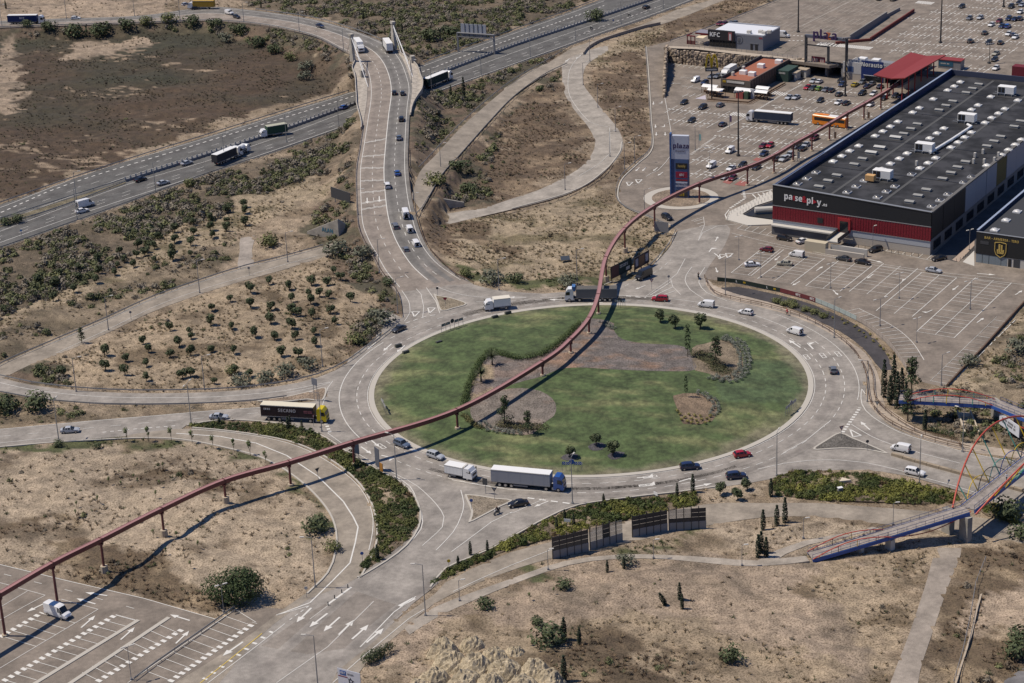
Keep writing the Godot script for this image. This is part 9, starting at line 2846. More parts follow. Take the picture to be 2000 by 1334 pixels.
func limbs(sd: int,h: float,spread: float,n: int,r: float) -> ArrayMesh:
	rng.seed = sd
	var mb := MB.new()
	mb.cyl(Vector3(0,-.3,0),Vector3(0,h * .5,0),r,r * .7,7)
	for i in n:
		var a := TAU * (i + rng.randf() * .5) / n
		mb.cyl(Vector3(0,h * rng.randf_range(.3,.5),0),Vector3(cos(a) * spread,h * rng.randf_range(.8,1.1),sin(a) * spread),r * .55,r * .2,5)
	return mb.mesh()

func plant(called: String,label: String,cat: String,trunk: Mesh,crown: Mesh) -> Node3D:
	var o := thing(called,label,cat)
	if trunk: part("trunk",trunk,M.bark,o)
	part("crown",crown,M.leaf,o)
	return o

func put(protos: Array,i: int,p: Vector2,s: Vector3,label: String,group: String,used: Dictionary,y := -99.0) -> Node3D:
	var o: Node3D = protos[i % protos.size()]
	var at := Vector3(p.x,y if y > -50.0 else hgt(p.x,p.y),p.y)
	if used.has(o): o = dup(o,at,rng.randf() * TAU,label,group)
	else:
		used[o] = true
		o.position = at
		o.rotation.y = rng.randf() * TAU
		tag(o,label,"",group)
	o.scale = s
	return o

func trees() -> void:
	var og0 := Color(.026,.040,.016)
	var og1 := Color(.090,.108,.046)
	var used := {}
	var olive := []
	for i in 5: olive.append(plant("olive_tree","","tree",limbs(100 + i,1.5,.7,4,.14),clumpy(200 + i,Vector3(1.35,1.2,1.35),1.75,7,460,.23,og0,og1)))
	var k := 0
	for q in [
		["lowest row of the upper grove",[-157.5,-67,-151.5,-78.4,-145.8,-74.8,-141,-80.3,-136.3,-87.7,-131.7,-93.5,-127.1,-99.5,-121.7,-104.5,-116.6,-105.2,-111.6,-107.7]],
		["second row of the upper grove",[-152.3,-87.6,-146.7,-84,-141.7,-91,-136.9,-97.3,-132.4,-101.9,-130.7,-104.8,-127.8,-109.4,-125.6,-110.5,-123.4,-115.3,-117.5,-112.2]],
		["third row of the upper grove",[-147.5,-94.3,-143.1,-100.3,-138.2,-105.8,-133.5,-112.9,-128.9,-118.3,-125.2,-113.2,-118.1,-120.1,-113,-118,-108.7,-130.8,-107.3,-123.4,-103.6,-129.6]],
		["top row of the upper grove",[-124,-125.7,-119.4,-130.8,-113.1,-126.1,-114.4,-136.5,-110.1,-142.4,-104.6,-139.1,-105.6,-148.9,-98.6,-135.8,-101,-154.4,-99.7,-146]],
		["top row of the lower grove",[-90.6,-73.9,-86.1,-79.2,-80,-75.1,-74.1,-78.4,-69.5,-76.2,-66,-80.7,-68.6,-87.9]],
		["second row of the lower grove",[-109.7,-48.8,-103.7,-44.4,-99.1,-51.3,-99.9,-61.1,-95.4,-66.4,-89.7,-63,-73.8,-69.4,-68.3,-66.2,-62.2,-62.3,-70.9,-67.4]],
		["third row of the lower grove",[-115.3,-38.5,-105.4,-35.8,-102.8,-39.9,-93.1,-46.8,-86.2,-41.2,-83.6,-59.4,-78.6,-64.7,-77.8,-56.8,-76.2,-54.3,-73,-61.7,-67.2,-55.5]],
		["fourth row of the lower grove",[-124.1,-30.9,-118.1,-27.4,-112.1,-23.3,-113,-33.2,-107,-29.3,-101.6,-28.6,-96.4,-30.1,-90.3,-27.3,-82.7,-49.3,-76.7,-44.8,-72,-51.1,-65.5,-46.9]],
		["bottom row of the lower grove",[-139.4,-23,-133.2,-19.2,-122.2,-21,-116.6,-17,-110.7,-13,-101.8,-14.9,-99.9,-15.4,-96.4,-30.1,-93.3,-10.3,-88.8,-16.1,-84.8,-13.7,-80.9,-38.3,-75.2,-36.6,-70.8,-40.4,-77.9,-25.8,-73.4,-24.6,-69.6,-31.9]],
	]:
		var p := V2(q[1])
		for i in p.size():
			var s := rng.randf_range(.75,1.25)
			put(olive,k,p[i],Vector3(s,s * rng.randf_range(.85,1.15),s),"dark round olive tree, %s from the left, %s" % [ordinal(rank_of(p,i)),q[0]],"olive trees in the groves",used)
			k += 1
	# three and three small olives on the lawn
	for q in [["upper right of the lawn",[20.3,-36.3,23.7,-31.1,30.2,-30.9],1.25],["bottom of the lawn on dark gravel",[-6.8,44.3,-.6,39,2.9,44.2],1.05]]:
		var p := V2(q[1])
		for i in 3: put(olive,k + i,p[i],Vector3.ONE * q[2] * (1.0 + .1 * i),"clipped olive tree at the %s, %s from the left" % [q[0],ordinal(i)],"olive trees on the roundabout",used,lawn_y(p[i]))
	var tp := V2([24.7,65.2,28.2,68.1,30.8,63.3])
	for i in 3: put(olive,2 + i,tp[i],Vector3.ONE * 1.05,"clipped tree on the bare patch between the lower hedges, %s from the left" % ordinal(rank_of(tp,i)),"clipped trees between the hedges",used)
	# cypresses
	var cy := []
	for i in 3:
		rng.seed = 300 + i
		var mb := MB.new()
		for j in 9:
			var f := j / 8.0
			leaves(mb,Vector3(0,.6 + f * 6.2,0),Vector3(.5,.85,.5) * (.7 + .4 * sin(PI * minf(1.0,f * .8 + .25))) * (1.0 if f < .8 else .6),95,.17,Color(.010,.019,.009),Color(.034,.048,.023),.25)
		cy.append(plant("cypress","","tree",limbs(310 + i,2.0,.2,2,.13),mb.mesh()))
	k = 0
	for q in [[[19,63.6],4.4,"on the lower hedge, tallest and rightmost there"],[[15.5,64.5],3.2,"on the lower hedge, left of the tallest"],[[-.5,66.4],2.2,"on the lower hedge, beside the lamp of the blue truck"],[[35.4,67.3],4.3,"at the left end of the right hand hedge"],[[36.7,79.6],6.0,"tallest of three near the service road"],[[34.8,81.1],4.9,"middle of three near the service road"],[[31.7,82.9],4.8,"leftmost of three near the service road"],
			[[29.2,94.6],5.2,"left one of the tight trio on the footpath"],[[30,92.8],5.0,"back one of the tight trio on the footpath"],[[30.8,94.7],4.6,"right one of the tight trio on the footpath"],[[-1.6,98.5],2.8,"on the sandy bank, below the left screen walls"],[[1.8,97.5],2.8,"on the sandy bank, in front of a grey bush"],[[11.8,110.7],3.8,"upper one of the pair on the sandy bank"],[[12,114],3.3,"lower one of the pair on the sandy bank"],
			[[-11.3,123.8],4.9,"tall one left of its smaller mate on the sandy bank"],[[-8.5,125.8],3.7,"small one beside the big grey bush"],[[-11.9,139.2],5.6,"nearest the bottom edge by the spoil heaps"],[[-11,78.1],2.9,"left one behind the chevron plate in the lower hedge"],[[-9.2,74.4],2.6,"back one behind the chevron plate in the lower hedge"],[[-7.4,77.2],2.6,"right one behind the chevron plate in the lower hedge"],[[-29.1,88.1],3.2,"second from the tip of the lower hedge"],[[-25.6,87.1],2.8,"third from the tip of the lower hedge"],[[-31.6,92.1],2.1,"first at the tip of the lower hedge"],
			[[-48.2,88.3],3.8,"in the narrow end of the left hedge"],[[-72.2,21.3],3.9,"left one in front of the maroon trailer"],[[-71.9,19],3.0,"behind the left one at the maroon trailer"],[[-68.9,21.4],2.6,"right one in front of the maroon trailer"],[[-89.1,15.6],2.2,"in front of the silver car on the left road"],
			[[-32.4,-273.5],8.2,"tall one beside the green truck on the slope"],[[-37.1,-273.6],5.0,"smaller, left of the tall one beside the green truck"],[[-76.1,-408.5],4.4,"in the scrub beyond the bridge, leftmost"],[[-72,-386.7],4.0,"in the scrub just behind the left pylon"],[[-65.8,-380.9],3.0,"in the scrub left of the right pylon"],[[-58.6,-381.3],4.5,"in the scrub right of the right pylon"],[[-240.8,-462.5],4.0,"at the far left top edge"],[[-123.4,-443],3.2,"at the top edge beside the junction"],
			[[68.9,16.9],9.8,"leftmost of the tall clump by the footbridge"],[[71,17.8],11.5,"tallest of the clump by the footbridge"],[[70.8,23.3],9.5,"front middle one of the clump by the footbridge"],[[72.6,19.2],8.5,"rear middle one of the clump by the footbridge"],[[69.5,21.3],7.5,"short front one of the clump by the footbridge"],[[72.2,26.4],8.2,"front right one of the clump by the footbridge"],[[74.6,36.9],5.3,"alone below the footbridge by the box hedge"]]:
		var p := V2(q[0])[0]
		var w: float = 1.35 if q[1] > 7.0 else clampf(q[1] / 4.6,.62,1.1)
		put(cy,k,p,Vector3(w,q[1] / 7.2,w),"slender dark cypress " + q[2],"cypresses",used)
		k += 1
	var lean := put(cy,0,V2([8.9,112.7])[0],Vector3(.95,.42,.95),"leaning forked cypress alone on the sandy bank","",used)
	lean.rotation = Vector3(.0,.0,.42)
	# conifers and broad trees
	var pine := []
	for i in 3:
		rng.seed = 400 + i
		var mb := MB.new()
		for j in 16:
			var a := rng.randf() * TAU
			var f := j / 15.0
			var rr := (1.0 - f * .75) * 1.75
			leaves(mb,Vector3(cos(a) * rr * .7,2.2 + f * 4.8,sin(a) * rr * .7),Vector3(.95,.5,.95) * (1.1 - f * .45),34,.24,Color(.02,.035,.014),Color(.062,.088,.032))
		pine.append(plant("pine_tree","","tree",limbs(410 + i,7.0,.9,6,.16),mb.mesh()))
	for q in [[[-21.2,26.8],1.05,"on the gravel bed at the left of the lawn",0],[[31.3,-4.2],1.05,"on the planted bed at the right of the lawn",1],[[75.8,15.2],1.25,"broad one at the right of the tall clump by the footbridge",2],[[71.8,31.1],1.1,"bushy one in front of the clump by the footbridge",1],[[-132,-41.9],.62,"at the lower end of the olive grove road",2],[[-15.9,31.8],.8,"small sparse one on the gravel bed beside the taller",2]]:
		var p := V2(q[0])[0]
		put(pine,q[3],p,Vector3.ONE * q[1],"dark pine tree " + q[2],"",used,lawn_y(p) if p.length() < 53.0 else -99.0)
	var pop := []
	rng.seed = 450
	var pm := MB.new()
	for j in 6: leaves(pm,Vector3(0,2.6 + j * .95,0),Vector3(.7,.8,.7) * (1.05 if j < 4 else .7),46,.22,Color(.022,.042,.015),Color(.06,.088,.03))
	pop.append(plant("poplar","","tree",limbs(451,3.4,.15,3,.1),pm.mesh()))
	for q in [[[24.9,-9.8],1.12,"tall slender poplar beside the planted bed at the right of the lawn"],[[22.1,15.1],.72,"small slender poplar at the lower planted bed"]]:
		var p := V2(q[0])[0]
		put(pop,0,p,Vector3.ONE * q[1],q[2],"",used,lawn_y(p))
	# spiky palms
	rng.seed = 460
	var ym := MB.new()
	for i in 90:
		var d := Vector3(rng.randfn(),rng.randf_range(-.3,1.0),rng.randfn()).normalized()
		var s := d.cross(Vector3.UP).normalized() * .09
		ym.col = Color(.03,.045,.02).lerp(Color(.10,.115,.05),rng.randf())
		ym.quad(Vector3(0,1.9,0) - s,Vector3(0,1.9,0) + s,Vector3(0,1.9,0) + d * 1.5 + s * .3,Vector3(0,1.9,0) + d * 1.5 - s * .3)
	var yuc := [plant("spiky_palm","","palm",limbs(461,2.2,.1,2,.2),ym.mesh())]
	for q in [[[-23.8,-10],"spiky palm on the gravel, the upper right of the pair"],[[-26.6,.5],"spiky palm on the gravel, the lower left of the pair"]]:
		var p := V2(q[0])[0]
		put(yuc,0,p,Vector3.ONE * 1.25,q[1],"",used,lawn_y(p))
	# young street trees
	var young := []
	for i in 2: young.append(plant("young_tree","","tree",limbs(470 + i,2.6,.35,4,.06),clumpy(480 + i,Vector3(.75,1.2,.75),2.5,4,90,.2,Color(.05,.085,.02),Color(.13,.17,.055))))
	var yp := V2([-109.8,23.1,-104.7,23.7,-99.3,24.2,-94.2,25.9,-88.9,29.4,-83.9,31.3,-79.8,34.3,-75.8,38.8])
	for i in yp.size(): put(young,i,yp[i],Vector3.ONE * rng.randf_range(.85,1.15),"young green tree on the verge of the slip road, %s from the left" % ordinal(i),"young trees on the verge",used)
	var sp := V2([-110.4,46.1,-107.3,47.7,-105,44.2,-103.7,46.8,-98.3,56.4,-98.3,49.9,-98.8,40.6,-93.7,47.8,-89.2,52.2,-111.1,56.4,-115.3,58.5,-86,80.6,-91.1,75.5,-92.4,82.3,-86.3,89.7,-96.3,73.8,-12.7,106.8,-17.4,108.5,-114.6,62.8])
	for i in sp.size(): put(young,i,sp[i],Vector3.ONE * rng.randf_range(.42,.62),"small sapling on the dry ground at the lower left, %s from the left" % ordinal(rank_of(sp,i)) if sp[i].x < 0 else "thin sapling on the sandy bank","saplings",used)
	# bushes that stand by themselves
	var bush := []
	var tones := [[Color(.034,.05,.02),Color(.09,.11,.046)],[Color(.075,.088,.03),Color(.17,.175,.065)],[Color(.085,.094,.062),Color(.18,.185,.13)]]
	for i in 4: bush.append(plant("bush","","bush",null,clumpy(500 + i,Vector3(1.0,.72,1.0),.6,8,420,.11,tones[i % 3][0],tones[i % 3][1])))
	for q in [[[-14.7,126.4],4.2,0,"big dark bush on the sandy bank beside two cypresses"],[[-26.2,111.2],2.4,0,"grey green bush by the footpath at the lower middle"],[[-10.4,103.7],2.2,0,"rounded bush above the sandy track"],[[-16.5,117.7],1.8,3,"small bush on the sandy bank above the big one"],[[2.3,95.5],2.4,2,"grey bush behind the cypress on the footpath edge"],[[19.4,134.9],3.0,0,"round dark bush alone at the lower right of the bank"],[[71,137.6],3.2,0,"dark bush at the lower right edge, lower one"],[[72.9,132.7],2.8,3,"dark bush at the lower right edge, upper one"],
			[[-40.8,-155.2],4.4,1,"yellow green bush beside the service road near the ramp"],[[-53.1,-46.5],4.2,2,"grey green bush at the foot of the ramp bank"],[[-59.8,-32.6],3.2,1,"bush at the lower corner of the olive grove"],[[-62.1,74.7],3.6,0,"dark bush on the inner bank of the frontage road"],[[-57.9,83.6],2.3,1,"yellow green bush below the dark bush on the frontage road"],[[105.9,-5.9],3.6,2,"grey bush on the right hand slope, rightmost"],[[93,-.1],2.8,2,"grey bush beside the lower car park edge"],[[-125.7,24.3],1.8,0,"small dark bush on the verge at the left edge"],
			[[-116.6,26.1],1.4,0,"small dark bush by the left verge trees"],[[-173.6,-145.8],2.6,0,"round dark bush on the motorway median, left one"],[[-170.8,-148.4],2.8,0,"round dark bush on the motorway median, right one"],[[-121,-179.5],2.7,1,"yellow green bush beside the motorway guard rail"],[[-52.2,-76.5],2.4,3,"grey bush on the ramp bank"],[[-60.1,-96.4],3.6,2,"grey green bush by the underpass wall, right one"],[[-68.2,-102.8],4.6,2,"large grey green bush by the underpass wall"],[[-89.8,-114.9],4.0,1,"yellow green bush above the olive grove road"],[[-29.5,-156.2],4.0,0,"large dark bush above the narrow underpass wall"],[[-32.9,-175.9],4.0,3,"dark bush beside the rail of the narrow road"],
			[[-209.4,-404.5],4.2,0,"dark bush below the far road, left of the largest"],[[-167.7,-404.2],4.0,1,"bush below the far road, right of the middle"],[[-148.9,-402.4],4.4,0,"dark bush beside the far culvert"],[[-138.4,-396.6],4.2,3,"dark bush right of the far culvert"],[[-132.3,-380.7],4.0,2,"grey bush near the corner of the brown field"],[[-108.8,-356.8],4.2,0,"dark bush on the stony bank, left"],[[-101.4,-341.8],3.6,1,"bush on the stony bank, middle"],
			[[-134.9,1.7],4.6,0,"big dark bush on the bank between the two left roads"],[[-143.2,2.4],4.4,0,"dark bush at the left edge between the two left roads"],[[-197.3,-398.5],6.0,0,"large dark bush below the white car on the far road"],[[-186.4,-398.3],6.0,3,"second large dark bush below the far road"],[[-220,-408.5],3.4,0,"bush below the far road at the left"],[[-176.1,-402],4.5,3,"bush below the far road, middle"],[[-158.2,-406.1],4.6,1,"bush below the far junction"],[[-127.7,-387.1],4.6,3,"bush on the far ramp bank"],[[-118.4,-369.1],4.4,0,"bush at the corner of the brown field"],[[-94,-325.6],4.0,2,"bush on the stony ramp bank, upper"],[[-93.5,-311.2],3.5,2,"bush on the stony ramp bank, lower"],[[-31.5,-80.5],2.6,1,"bush at the upper kerb of the ring road's exit"],[[-23.6,-74.4],4.0,2,"grey green bush above the white box van"],[[-2.5,-68.4],3.4,2,"grey bush beside the tipper lorry"],[[-17.2,-73.2],3.0,3,"small bush above the upper road"],
			[[-80.3,-9.8],3.0,2,"grey bush at the loop road's rail, right one"],[[-86.5,-8.2],3.2,2,"grey bush at the loop road's rail, left one"],[[-75.4,-12.6],3.2,2,"grey bush by the lamp at the loop road"],[[-70.6,-17.1],3.0,2,"grey bush close to the ring's guard rail"],[[-89.4,-16.5],2.2,1,"yellowish bush in the lower grove"],[[21.7,-390.2],5.0,0,"dark bush beyond the motorway at the top"],[[-45.6,-364.4],5.2,0,"dark tree-like bush behind the bridge, left of the gantry"],[[-38.4,-373.8],4.6,3,"dark bush left of the gantry post"],[[82.9,91.1],3.0,0,"dark bush under the footbridge at the right edge"],[[82.5,81.8],4.4,0,"dark bush in the footbridge shadow"]]:
		var p := V2(q[0])[0]
		put(bush,q[2],p,Vector3(q[1],q[1] * .85,q[1]),q[3],"bushes",used)
	# the big leafy thicket at the lower left
	var big := thing("thicket","large dark green leafy thicket beside the bottom left car park","thicket",Vector3(V2([-76,102.9])[0].x,-.1,V2([-76,102.9])[0].y))
	part("crown",clumpy(601,Vector3(6.8,4.4,5.2),3.0,24,5200,.26,Color(.018,.035,.010),Color(.062,.088,.026)),M.leaf,big)
	part("trunk",limbs(602,4.0,2.5,7,.2),M.bark,big)
	var ol := thing("oleander","oleander hedge with pale flowers beside the bottom road","shrub",Vector3(V2([-46.4,128])[0].x,-.1,V2([-46.4,128])[0].y),.75)
	part("crown",clumpy(603,Vector3(4.6,1.5,1.6),1.2,12,1500,.17,Color(.022,.036,.012),Color(.07,.09,.035)),M.leaf,ol)
	part("flower",clumpy(604,Vector3(4.6,1.6,1.6),1.3,12,160,.09,Color(.45,.42,.38),Color(.6,.56,.5)),M.leaf,ol)
	# round clipped bushes and the box hedge
	var ball := [plant("clipped_bush","","bush",limbs(610,1.0,.1,2,.1),clumpy(611,Vector3(.95,1.25,.95),1.45,6,420,.13,Color(.016,.032,.012),Color(.045,.066,.026)))]
	var bp := V2([81.8,44.1,83.8,44.3,85.9,44.3])
	for i in 3: put(ball,0,bp[i],Vector3.ONE,"egg shaped clipped bush below the steps, %s of three from the left" % ordinal(i),"clipped bushes below the steps",used)
	for q in [[[75.7,37.3,78.1,39.2,80.4,42.3],1.3,1.5,"dark box hedge at the foot of the bank by the lone cypress"],]:
		hedge_line(up3(V2(q[0])),q[1],q[2],q[3],Color(.022,.042,.010),Color(.06,.088,.022))
	var hp := PackedVector3Array()
	for v in smooth2(V2([-.7,-36.2,-3.9,-27.6,-7.6,-20.1,-11.1,-14.7,-14.8,-12.5,-18.2,-12.8,-20.8,-15.4,-23.7,-18.6,-25.5,-15.7,-27.9,-7.1,-29.4,1.8,-30.3,8.8,-31,14]),1.0): hp.append(Vector3(v.x,lawn_y(v),v.y))
	hedge_line(hp,1.7,1.5,"dark green curving hedge along the upper side of the gravel bed",Color(.024,.045,.010),Color(.075,.105,.025))
	var hp2 := PackedVector3Array()
	for v in smooth2(V2([-30.9,19.5,-29.7,22.5,-27.9,25.6,-26.7,27.5]),1.0): hp2.append(Vector3(v.x,lawn_y(v),v.y))
	hedge_line(hp2,1.4,.8,"ochre green low shrubs at the left tip of the gravel bed",Color(.07,.07,.025),Color(.16,.14,.05))
	var hp3 := PackedVector3Array()
	for v in V2([-22.5,26,-19.5,27.3,-16,29.2,-12.7,29.1]): hp3.append(Vector3(v.x,lawn_y(v),v.y))
	hedge_line(hp3,3.2,.9,"dark ochre shrubs under the pine on the gravel bed",Color(.03,.035,.016),Color(.13,.115,.045))
	var hp4 := PackedVector3Array()
	for v in V2([27.5,-12.2,29.9,-6.9,31.8,-1.2,34.1,.8]): hp4.append(Vector3(v.x,lawn_y(v),v.y))
	hedge_line(hp4,3.6,.8,"dark mixed shrubs under the pine on the right bed",Color(.03,.04,.016),Color(.11,.105,.045))
	# silvery round cushions planted in rows
	var cush := [plant("silvery_cushion","","shrub",null,clumpy(620,Vector3(.62,.5,.62),.35,5,190,.085,Color(.13,.14,.11),Color(.27,.28,.24))),plant("silvery_cushion","","shrub",null,clumpy(621,Vector3(.62,.52,.62),.35,5,190,.085,Color(.11,.125,.10),Color(.24,.26,.21)))]
	k = 0
	for q in [["at the lower edge of the left gravel bed",[-26.4,25.1,-25.3,27.2,-23.6,29.1,-21.4,30.5,-19,31.4,-17.1,30.9],2,1.0],["along the right edge of the right planted bed",[35,-21.8,36.9,-20.3,38.1,-17.3,38.4,-12.2,38.1,-5.9,37,-.5,35.1,4,33,5.3,31.1,4.7,29.6,2.4],3,1.1],["on the right side of the small planted bed",[25,13.5,26.5,14.4,27.8,16.8,28.6,19.7,28,23.6,26.8,25.8],2,.95],["in the bed at the top of the lawn",[5.1,-37.2,6.3,-34.5,7.5,-32.3,8.7,-30.9],2,.9]]:
		var raw := V2(q[1])
		var line := resample(smooth3(up3(raw),.5),1.25)
		for row in q[2]:
			for i in line.size():
				var d := (line[mini(i + 1,line.size() - 1)] - line[maxi(i - 1,0)]).normalized()
				var p := xz(line[i] + Vector3(d.z,0,-d.x) * (row * 1.15 - .5) + Vector3(rng.randf_range(-.3,.3),0,rng.randf_range(-.3,.3)))
				put(cush,k,p,Vector3.ONE * q[3] * rng.randf_range(.85,1.2),"round silvery grey cushion shrub %s" % q[0],"silvery cushion shrubs %s" % q[0],used,lawn_y(p) + .03)
				k += 1
	var yel := [plant("yellow_cushion","","shrub",null,clumpy(630,Vector3(.55,.42,.55),.3,4,120,.1,Color(.14,.13,.03),Color(.33,.29,.09)))]
	var yl := V2([19.2,23.6,19.7,25.6,19.7,28.3,20.7,27.2,21,29.4,22.1,27.8,22.1,30,23.2,28.9,23.5,30.3,24.4,28.4,25,30.1,25.7,27.9,26.3,29,26.8,26.6,21.7,25.6,23,26.2,24.4,26.3])
	for p in yl: put(yel,0,p,Vector3.ONE * rng.randf_range(.9,1.3),"straw yellow tuft shrub at the bottom of the small planted bed","yellow tufts in the small planted bed",used,lawn_y(p) + .03)
	var y2 := V2([65.3,-35.7,67.3,-33.9,67.6,-30.9,68.4,-31.6,69.6,-28.5,70.4,-29.5,70.5,-25.5,71.2,-24,71.4,-21.1,72.8,-22.7,72.7,-18.1,73.7,-19.4,73.6,-14.5,74.3,-12.4,74.5,-8.6,74.7,-6.2])
	for p in y2: put(yel,0,p,Vector3.ONE * rng.randf_range(.8,1.1),"small yellow plant on the dark gravel strip","yellow plants on the dark gravel strip",used,.0)
	var gs := V2([52.3,-49.5,54.6,-46.9,56.6,-45.1,59.4,-42,61.2,-39.5,63,-37.1,55.9,-47.5])
	for i in gs.size(): put(bush,1,gs[i],Vector3(2.0,1.3,1.8),"bright green spreading shrub on the dark gravel strip, %s from the left" % ordinal(rank_of(gs,i)),"green shrubs on the dark gravel",used,-.1)

func hedge_line(p: PackedVector3Array,w: float,h: float,label: String,c0: Color,c1: Color) -> void:
	var o := thing("hedge",label,"hedge")
	rng.seed = hash(label)
	var mb := MB.new()
	for q in resample(p,.55): leaves(mb,q + Vector3(rng.randf_range(-.2,.2) * w,h * .5,rng.randf_range(-.2,.2) * w),Vector3(w * .6,h * .62,w * .6),int(46 * w),.14,c0,c1)
	part("foliage",mb.mesh(),M.leaf,o)

func scatter(called: String,label: String,ms: Array,spots: Array) -> void:
	# spots: [position, scale, colour]
	for v in ms.size():
		var n := 0
		for i in range(v,spots.size(),ms.size()): n += 1
		if n == 0: continue
		var mm := MultiMesh.new()
		mm.transform_format = MultiMesh.TRANSFORM_3D
		mm.use_colors = true
		mm.mesh = ms[v]
		mm.instance_count = n
		var at := 0
		for i in range(v,spots.size(),ms.size()):
			var q: Array = spots[i]
			mm.set_instance_transform(at,Transform3D(Basis(Vector3.UP,rng.randf() * TAU).scaled(q[1]),q[0]))
			mm.set_instance_color(at,q[2])
			at += 1
		var o := MultiMeshInstance3D.new()
		o.name = numbered(called)
		o.multimesh = mm
		o.material_override = M.leaf if called != "dry_grass" else M.dry
		add_child(o,true)
		tag(o,label,"","","stuff")

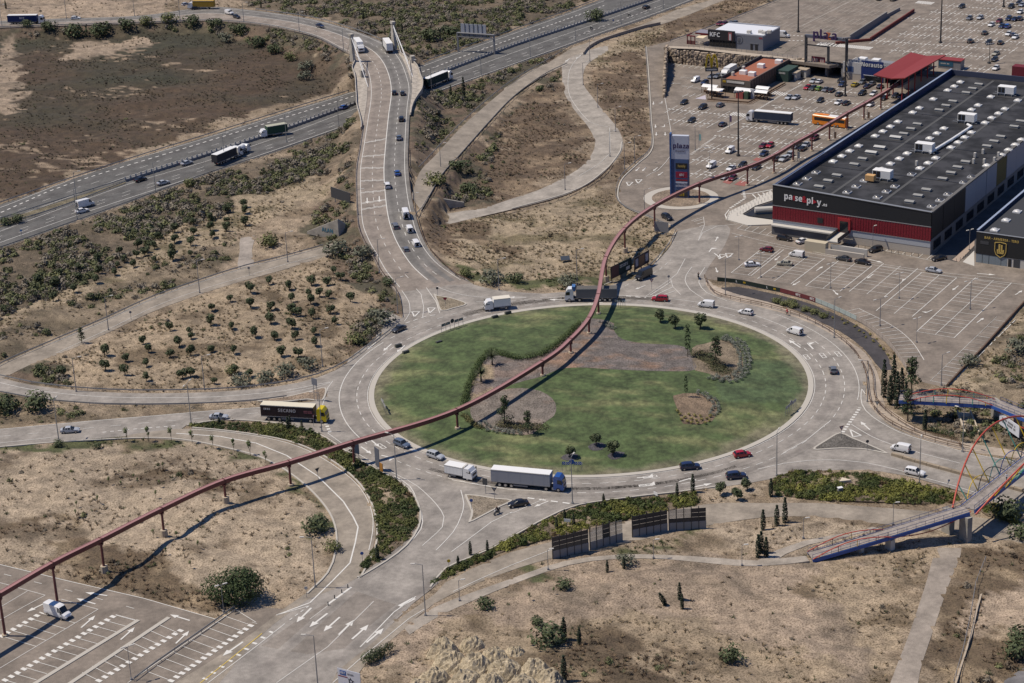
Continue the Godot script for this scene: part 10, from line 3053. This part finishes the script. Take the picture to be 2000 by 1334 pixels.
func scrub() -> void:
	rng.seed = 4242
	var shrub := []
	for i in 4: shrub.append(clumpy(700 + i,Vector3(1.0,.7,1.0),.5,6,130,.19,Color(.62,.62,.6),Color(1.25,1.25,1.2)))
	var tuft := []
	for i in 3:
		rng.seed = 720 + i
		var mb := MB.new()
		for j in 11:
			var a := rng.randf() * TAU
			var d := Vector3(cos(a),0,sin(a))
			var s := Vector3(-d.z,0,d.x) * .1
			var c := d * rng.randf_range(.0,.3)
			mb.col = Color.WHITE * rng.randf_range(.7,1.25)
			mb.tri(c - s,c + s,c + d * rng.randf_range(.2,.5) + Vector3.UP * rng.randf_range(.3,.75))
		tuft.append(mb.mesh())
	rng.seed = 808
	# per land cover: grass per square metre, grass colours, shrubs per square metre, their size, their colours
	var green := [Color(.10,.115,.05),Color(.18,.185,.08),Color(.19,.165,.13),Color(.23,.20,.16)]
	var how := {
		0: [.08,Color(.22,.17,.11),.0,1.0,"open ground"],
		1: [.16,Color(.085,.07,.045),.004,.8,"the brown field at the upper left"],
		2: [.035,Color(.17,.13,.085),.003,.7,"the sandy ground"],
		3: [.25,Color(.20,.165,.115),.28,1.65,"the motorway scrub"],
		4: [.25,Color(.18,.14,.095),.21,1.6,"the ramp and service road banks"],
		5: [.42,Color(.24,.19,.115),.010,.8,"the straw coloured slopes"],
		6: [.30,Color(.22,.17,.105),.006,.7,"the olive groves"],
		7: [.36,Color(.16,.115,.075),.008,.9,"the brown slopes"],
		8: [.14,Color(.19,.145,.095),.006,.7,"the bare sandy plots"],
		9: [.42,Color(.15,.105,.065),.028,.9,"the weedy margins"],
		10: [.35,Color(.10,.11,.045),.05,.9,"the green verges"],
		11: [.25,Color(.19,.15,.095),.10,1.4,"the scrubby banks"],
		12: [.0,Color.WHITE,.0,1.0,"the gravel strip"],
	}
	var grass := {}
	var bushes := {}
	for id in how:
		grass[id] = []
		bushes[id] = []
	var cx := -18.65786
	var cz := 466.64400
	var cell_a := GS * GS
	for j in GH - 1:
		var z := GZ + j * GS
		var d := cz - z
		if d < 300.0: continue
		for i in GW - 1:
			var x := GX + i * GS
			var e := (x - cx) / d
			if e < -.31 or e > .31: continue
			var k := j * GW + i
			if PV[k] or PV[k + 1] or PV[k + GW] or PV[k + GW + 1]: continue
			if x * x + z * z < 4300.0: continue
			var id: int = ZN[k]
			var q: Array = how[id]
			var t := noise.get_noise_2d(x * 1.4 + id * 91.0,z * 1.9)
			var clump := clampf(.7 + 3.0 * noise.get_noise_2d(x * 2.2 - 40.0,z * 2.2),.04,2.6)
			var n: float = q[0] * cell_a * (.15 + clump)
			if id == 1 and t > .42: n *= .1
			while rng.randf() < n:
				n -= 1.0
				var p := Vector3(x + rng.randf() * GS,0,z + rng.randf() * GS)
				p.y = hgt(p.x,p.z) - .03
				var c: Color = q[1] * rng.randf_range(.55,1.5)
				if rng.randf() < .12: c = Color(.085,.09,.045) * rng.randf_range(.7,1.3)
				var s := rng.randf_range(.5,1.25)
				grass[id].append([p,Vector3(s,s * .9,s),c])
			var m: float = q[2] * cell_a * clump
			if rng.randf() < m:
				var p := Vector3(x + rng.randf() * GS,0,z + rng.randf() * GS)
				# keep clear of the paving
				var near := false
				for o in [-2,-GW * 2,2,GW * 2]:
					var kk: int = k + o
					if kk >= 0 and kk < PV.size() and PV[kk]: near = true
				var s: float = q[3] * rng.randf_range(.35,1.3) * (.45 if near else 1.0)
				p.y = hgt(p.x,p.z) - .1 * s
				var c: Color = green[0].lerp(green[1],rng.randf()) if rng.randf() < .5 else green[2].lerp(green[3],rng.randf())
				c *= rng.randf_range(.75,1.25)
				if id == 10: c = Color(.06,.085,.025) * rng.randf_range(.7,1.4)
				if id in [1,7,9,5] and rng.randf() < .6: c = Color(.10,.075,.05) * rng.randf_range(.7,1.4)
				bushes[id].append([p,Vector3(s,s * rng.randf_range(.7,1.15),s),c])
	for id in how:
		if grass[id].size(): scatter("dry_grass","tufts of dry grass and weeds on %s" % how[id][4],tuft,grass[id])
		if bushes[id].size(): scatter("scrub","low scrub bushes on %s" % how[id][4],shrub,bushes[id])
	# planted beds of low shrubs beside the roads
	for q in [
		["dense low green shrubs of the left roadside bed",[-96.5,15.4,-89.6,14.7,-80.3,16,-72.7,19.2,-65.1,24.4,-60.9,30.6,-55.9,38.7,-50.3,46.1,-44.9,53,-42.1,59.5,-40.6,67.2,-40.7,74,-43.1,81.7,-47.1,88.2,-51.6,94.5,-50.9,88.5,-48.7,82.1,-48.7,73.7,-50,63.7,-53.4,51.9,-59.1,40.6,-66.8,30.6,-74.7,24.5,-86.1,19.2],0],
		["dense low yellow green shrubs of the lower roadside bed",[-36.9,100.1,-34,94.8,-29,90.4,-24.8,86.7,-19.4,81,-12.7,73.8,-6,68.6,6.3,66.1,16.3,64.6,19.5,63.7,19.1,69.7,6.8,73.8,-4.3,78.2,-11.9,82,-20.5,85.8,-29,92.8,-34.1,97.8],1],
		["dense low shrubs of the right roadside bed",[36.8,58.5,40.8,56,45.3,55.5,51.9,56.7,57.3,58.3,62.2,61.9,68.1,65.6,72.9,69.1,75.4,72.6,71.7,74.7,66.5,73.9,56,71.9,45.4,69.8,39.1,67.7,36.2,66.9],2],
		["low shrubs below the arched footbridge",[76.5,75.1,80.7,75.6,85.4,80.9,84.2,85.5,78.9,80.9],2],
	]:
		var outline := V2(q[1])
		var lo := Vector2(1e9,1e9)
		var hi := -lo
		for p in outline:
			lo = lo.min(p)
			hi = hi.max(p)
		var spots := []
		var n := int((hi.x - lo.x) * (hi.y - lo.y) * 2.3)
		for i in n:
			var p := Vector2(rng.randf_range(lo.x,hi.x),rng.randf_range(lo.y,hi.y))
			if not Geometry2D.is_point_in_polygon(p,outline): continue
			if noise.get_noise_2d(p.x * 3.0,p.y * 3.0) > .34 + .2 * rng.randf(): continue
			var f := clampf(.5 + 1.3 * warp.get_noise_2d(p.x * 2.2,p.y * 2.2),.0,1.0)
			var c := Color(.055,.078,.016).lerp(Color(.20,.20,.04),f) * rng.randf_range(.7,1.25)
			if q[2] == 0: c = Color(.045,.066,.016).lerp(Color(.14,.15,.04),f) * rng.randf_range(.75,1.25)
			if rng.randf() < .05: c = Color(.13,.085,.04)
			var s := rng.randf_range(.45,1.0) * (1.0 + .5 * noise.get_noise_2d(p.x * 2.0,p.y * 2.0))
			if rng.randf() < .04: s *= 1.5
			spots.append([Vector3(p.x,-.15,p.y),Vector3(s,s * 1.05,s),c])
		scatter("low_shrubs",q[0],shrub,spots)
		var soil := MB.new()
		soil.col = Color(.20,.155,.105) * 1.2
		soil.prism(outline,-.3,.10)
		struct("planting_bed",soil.mesh(),M.ground)
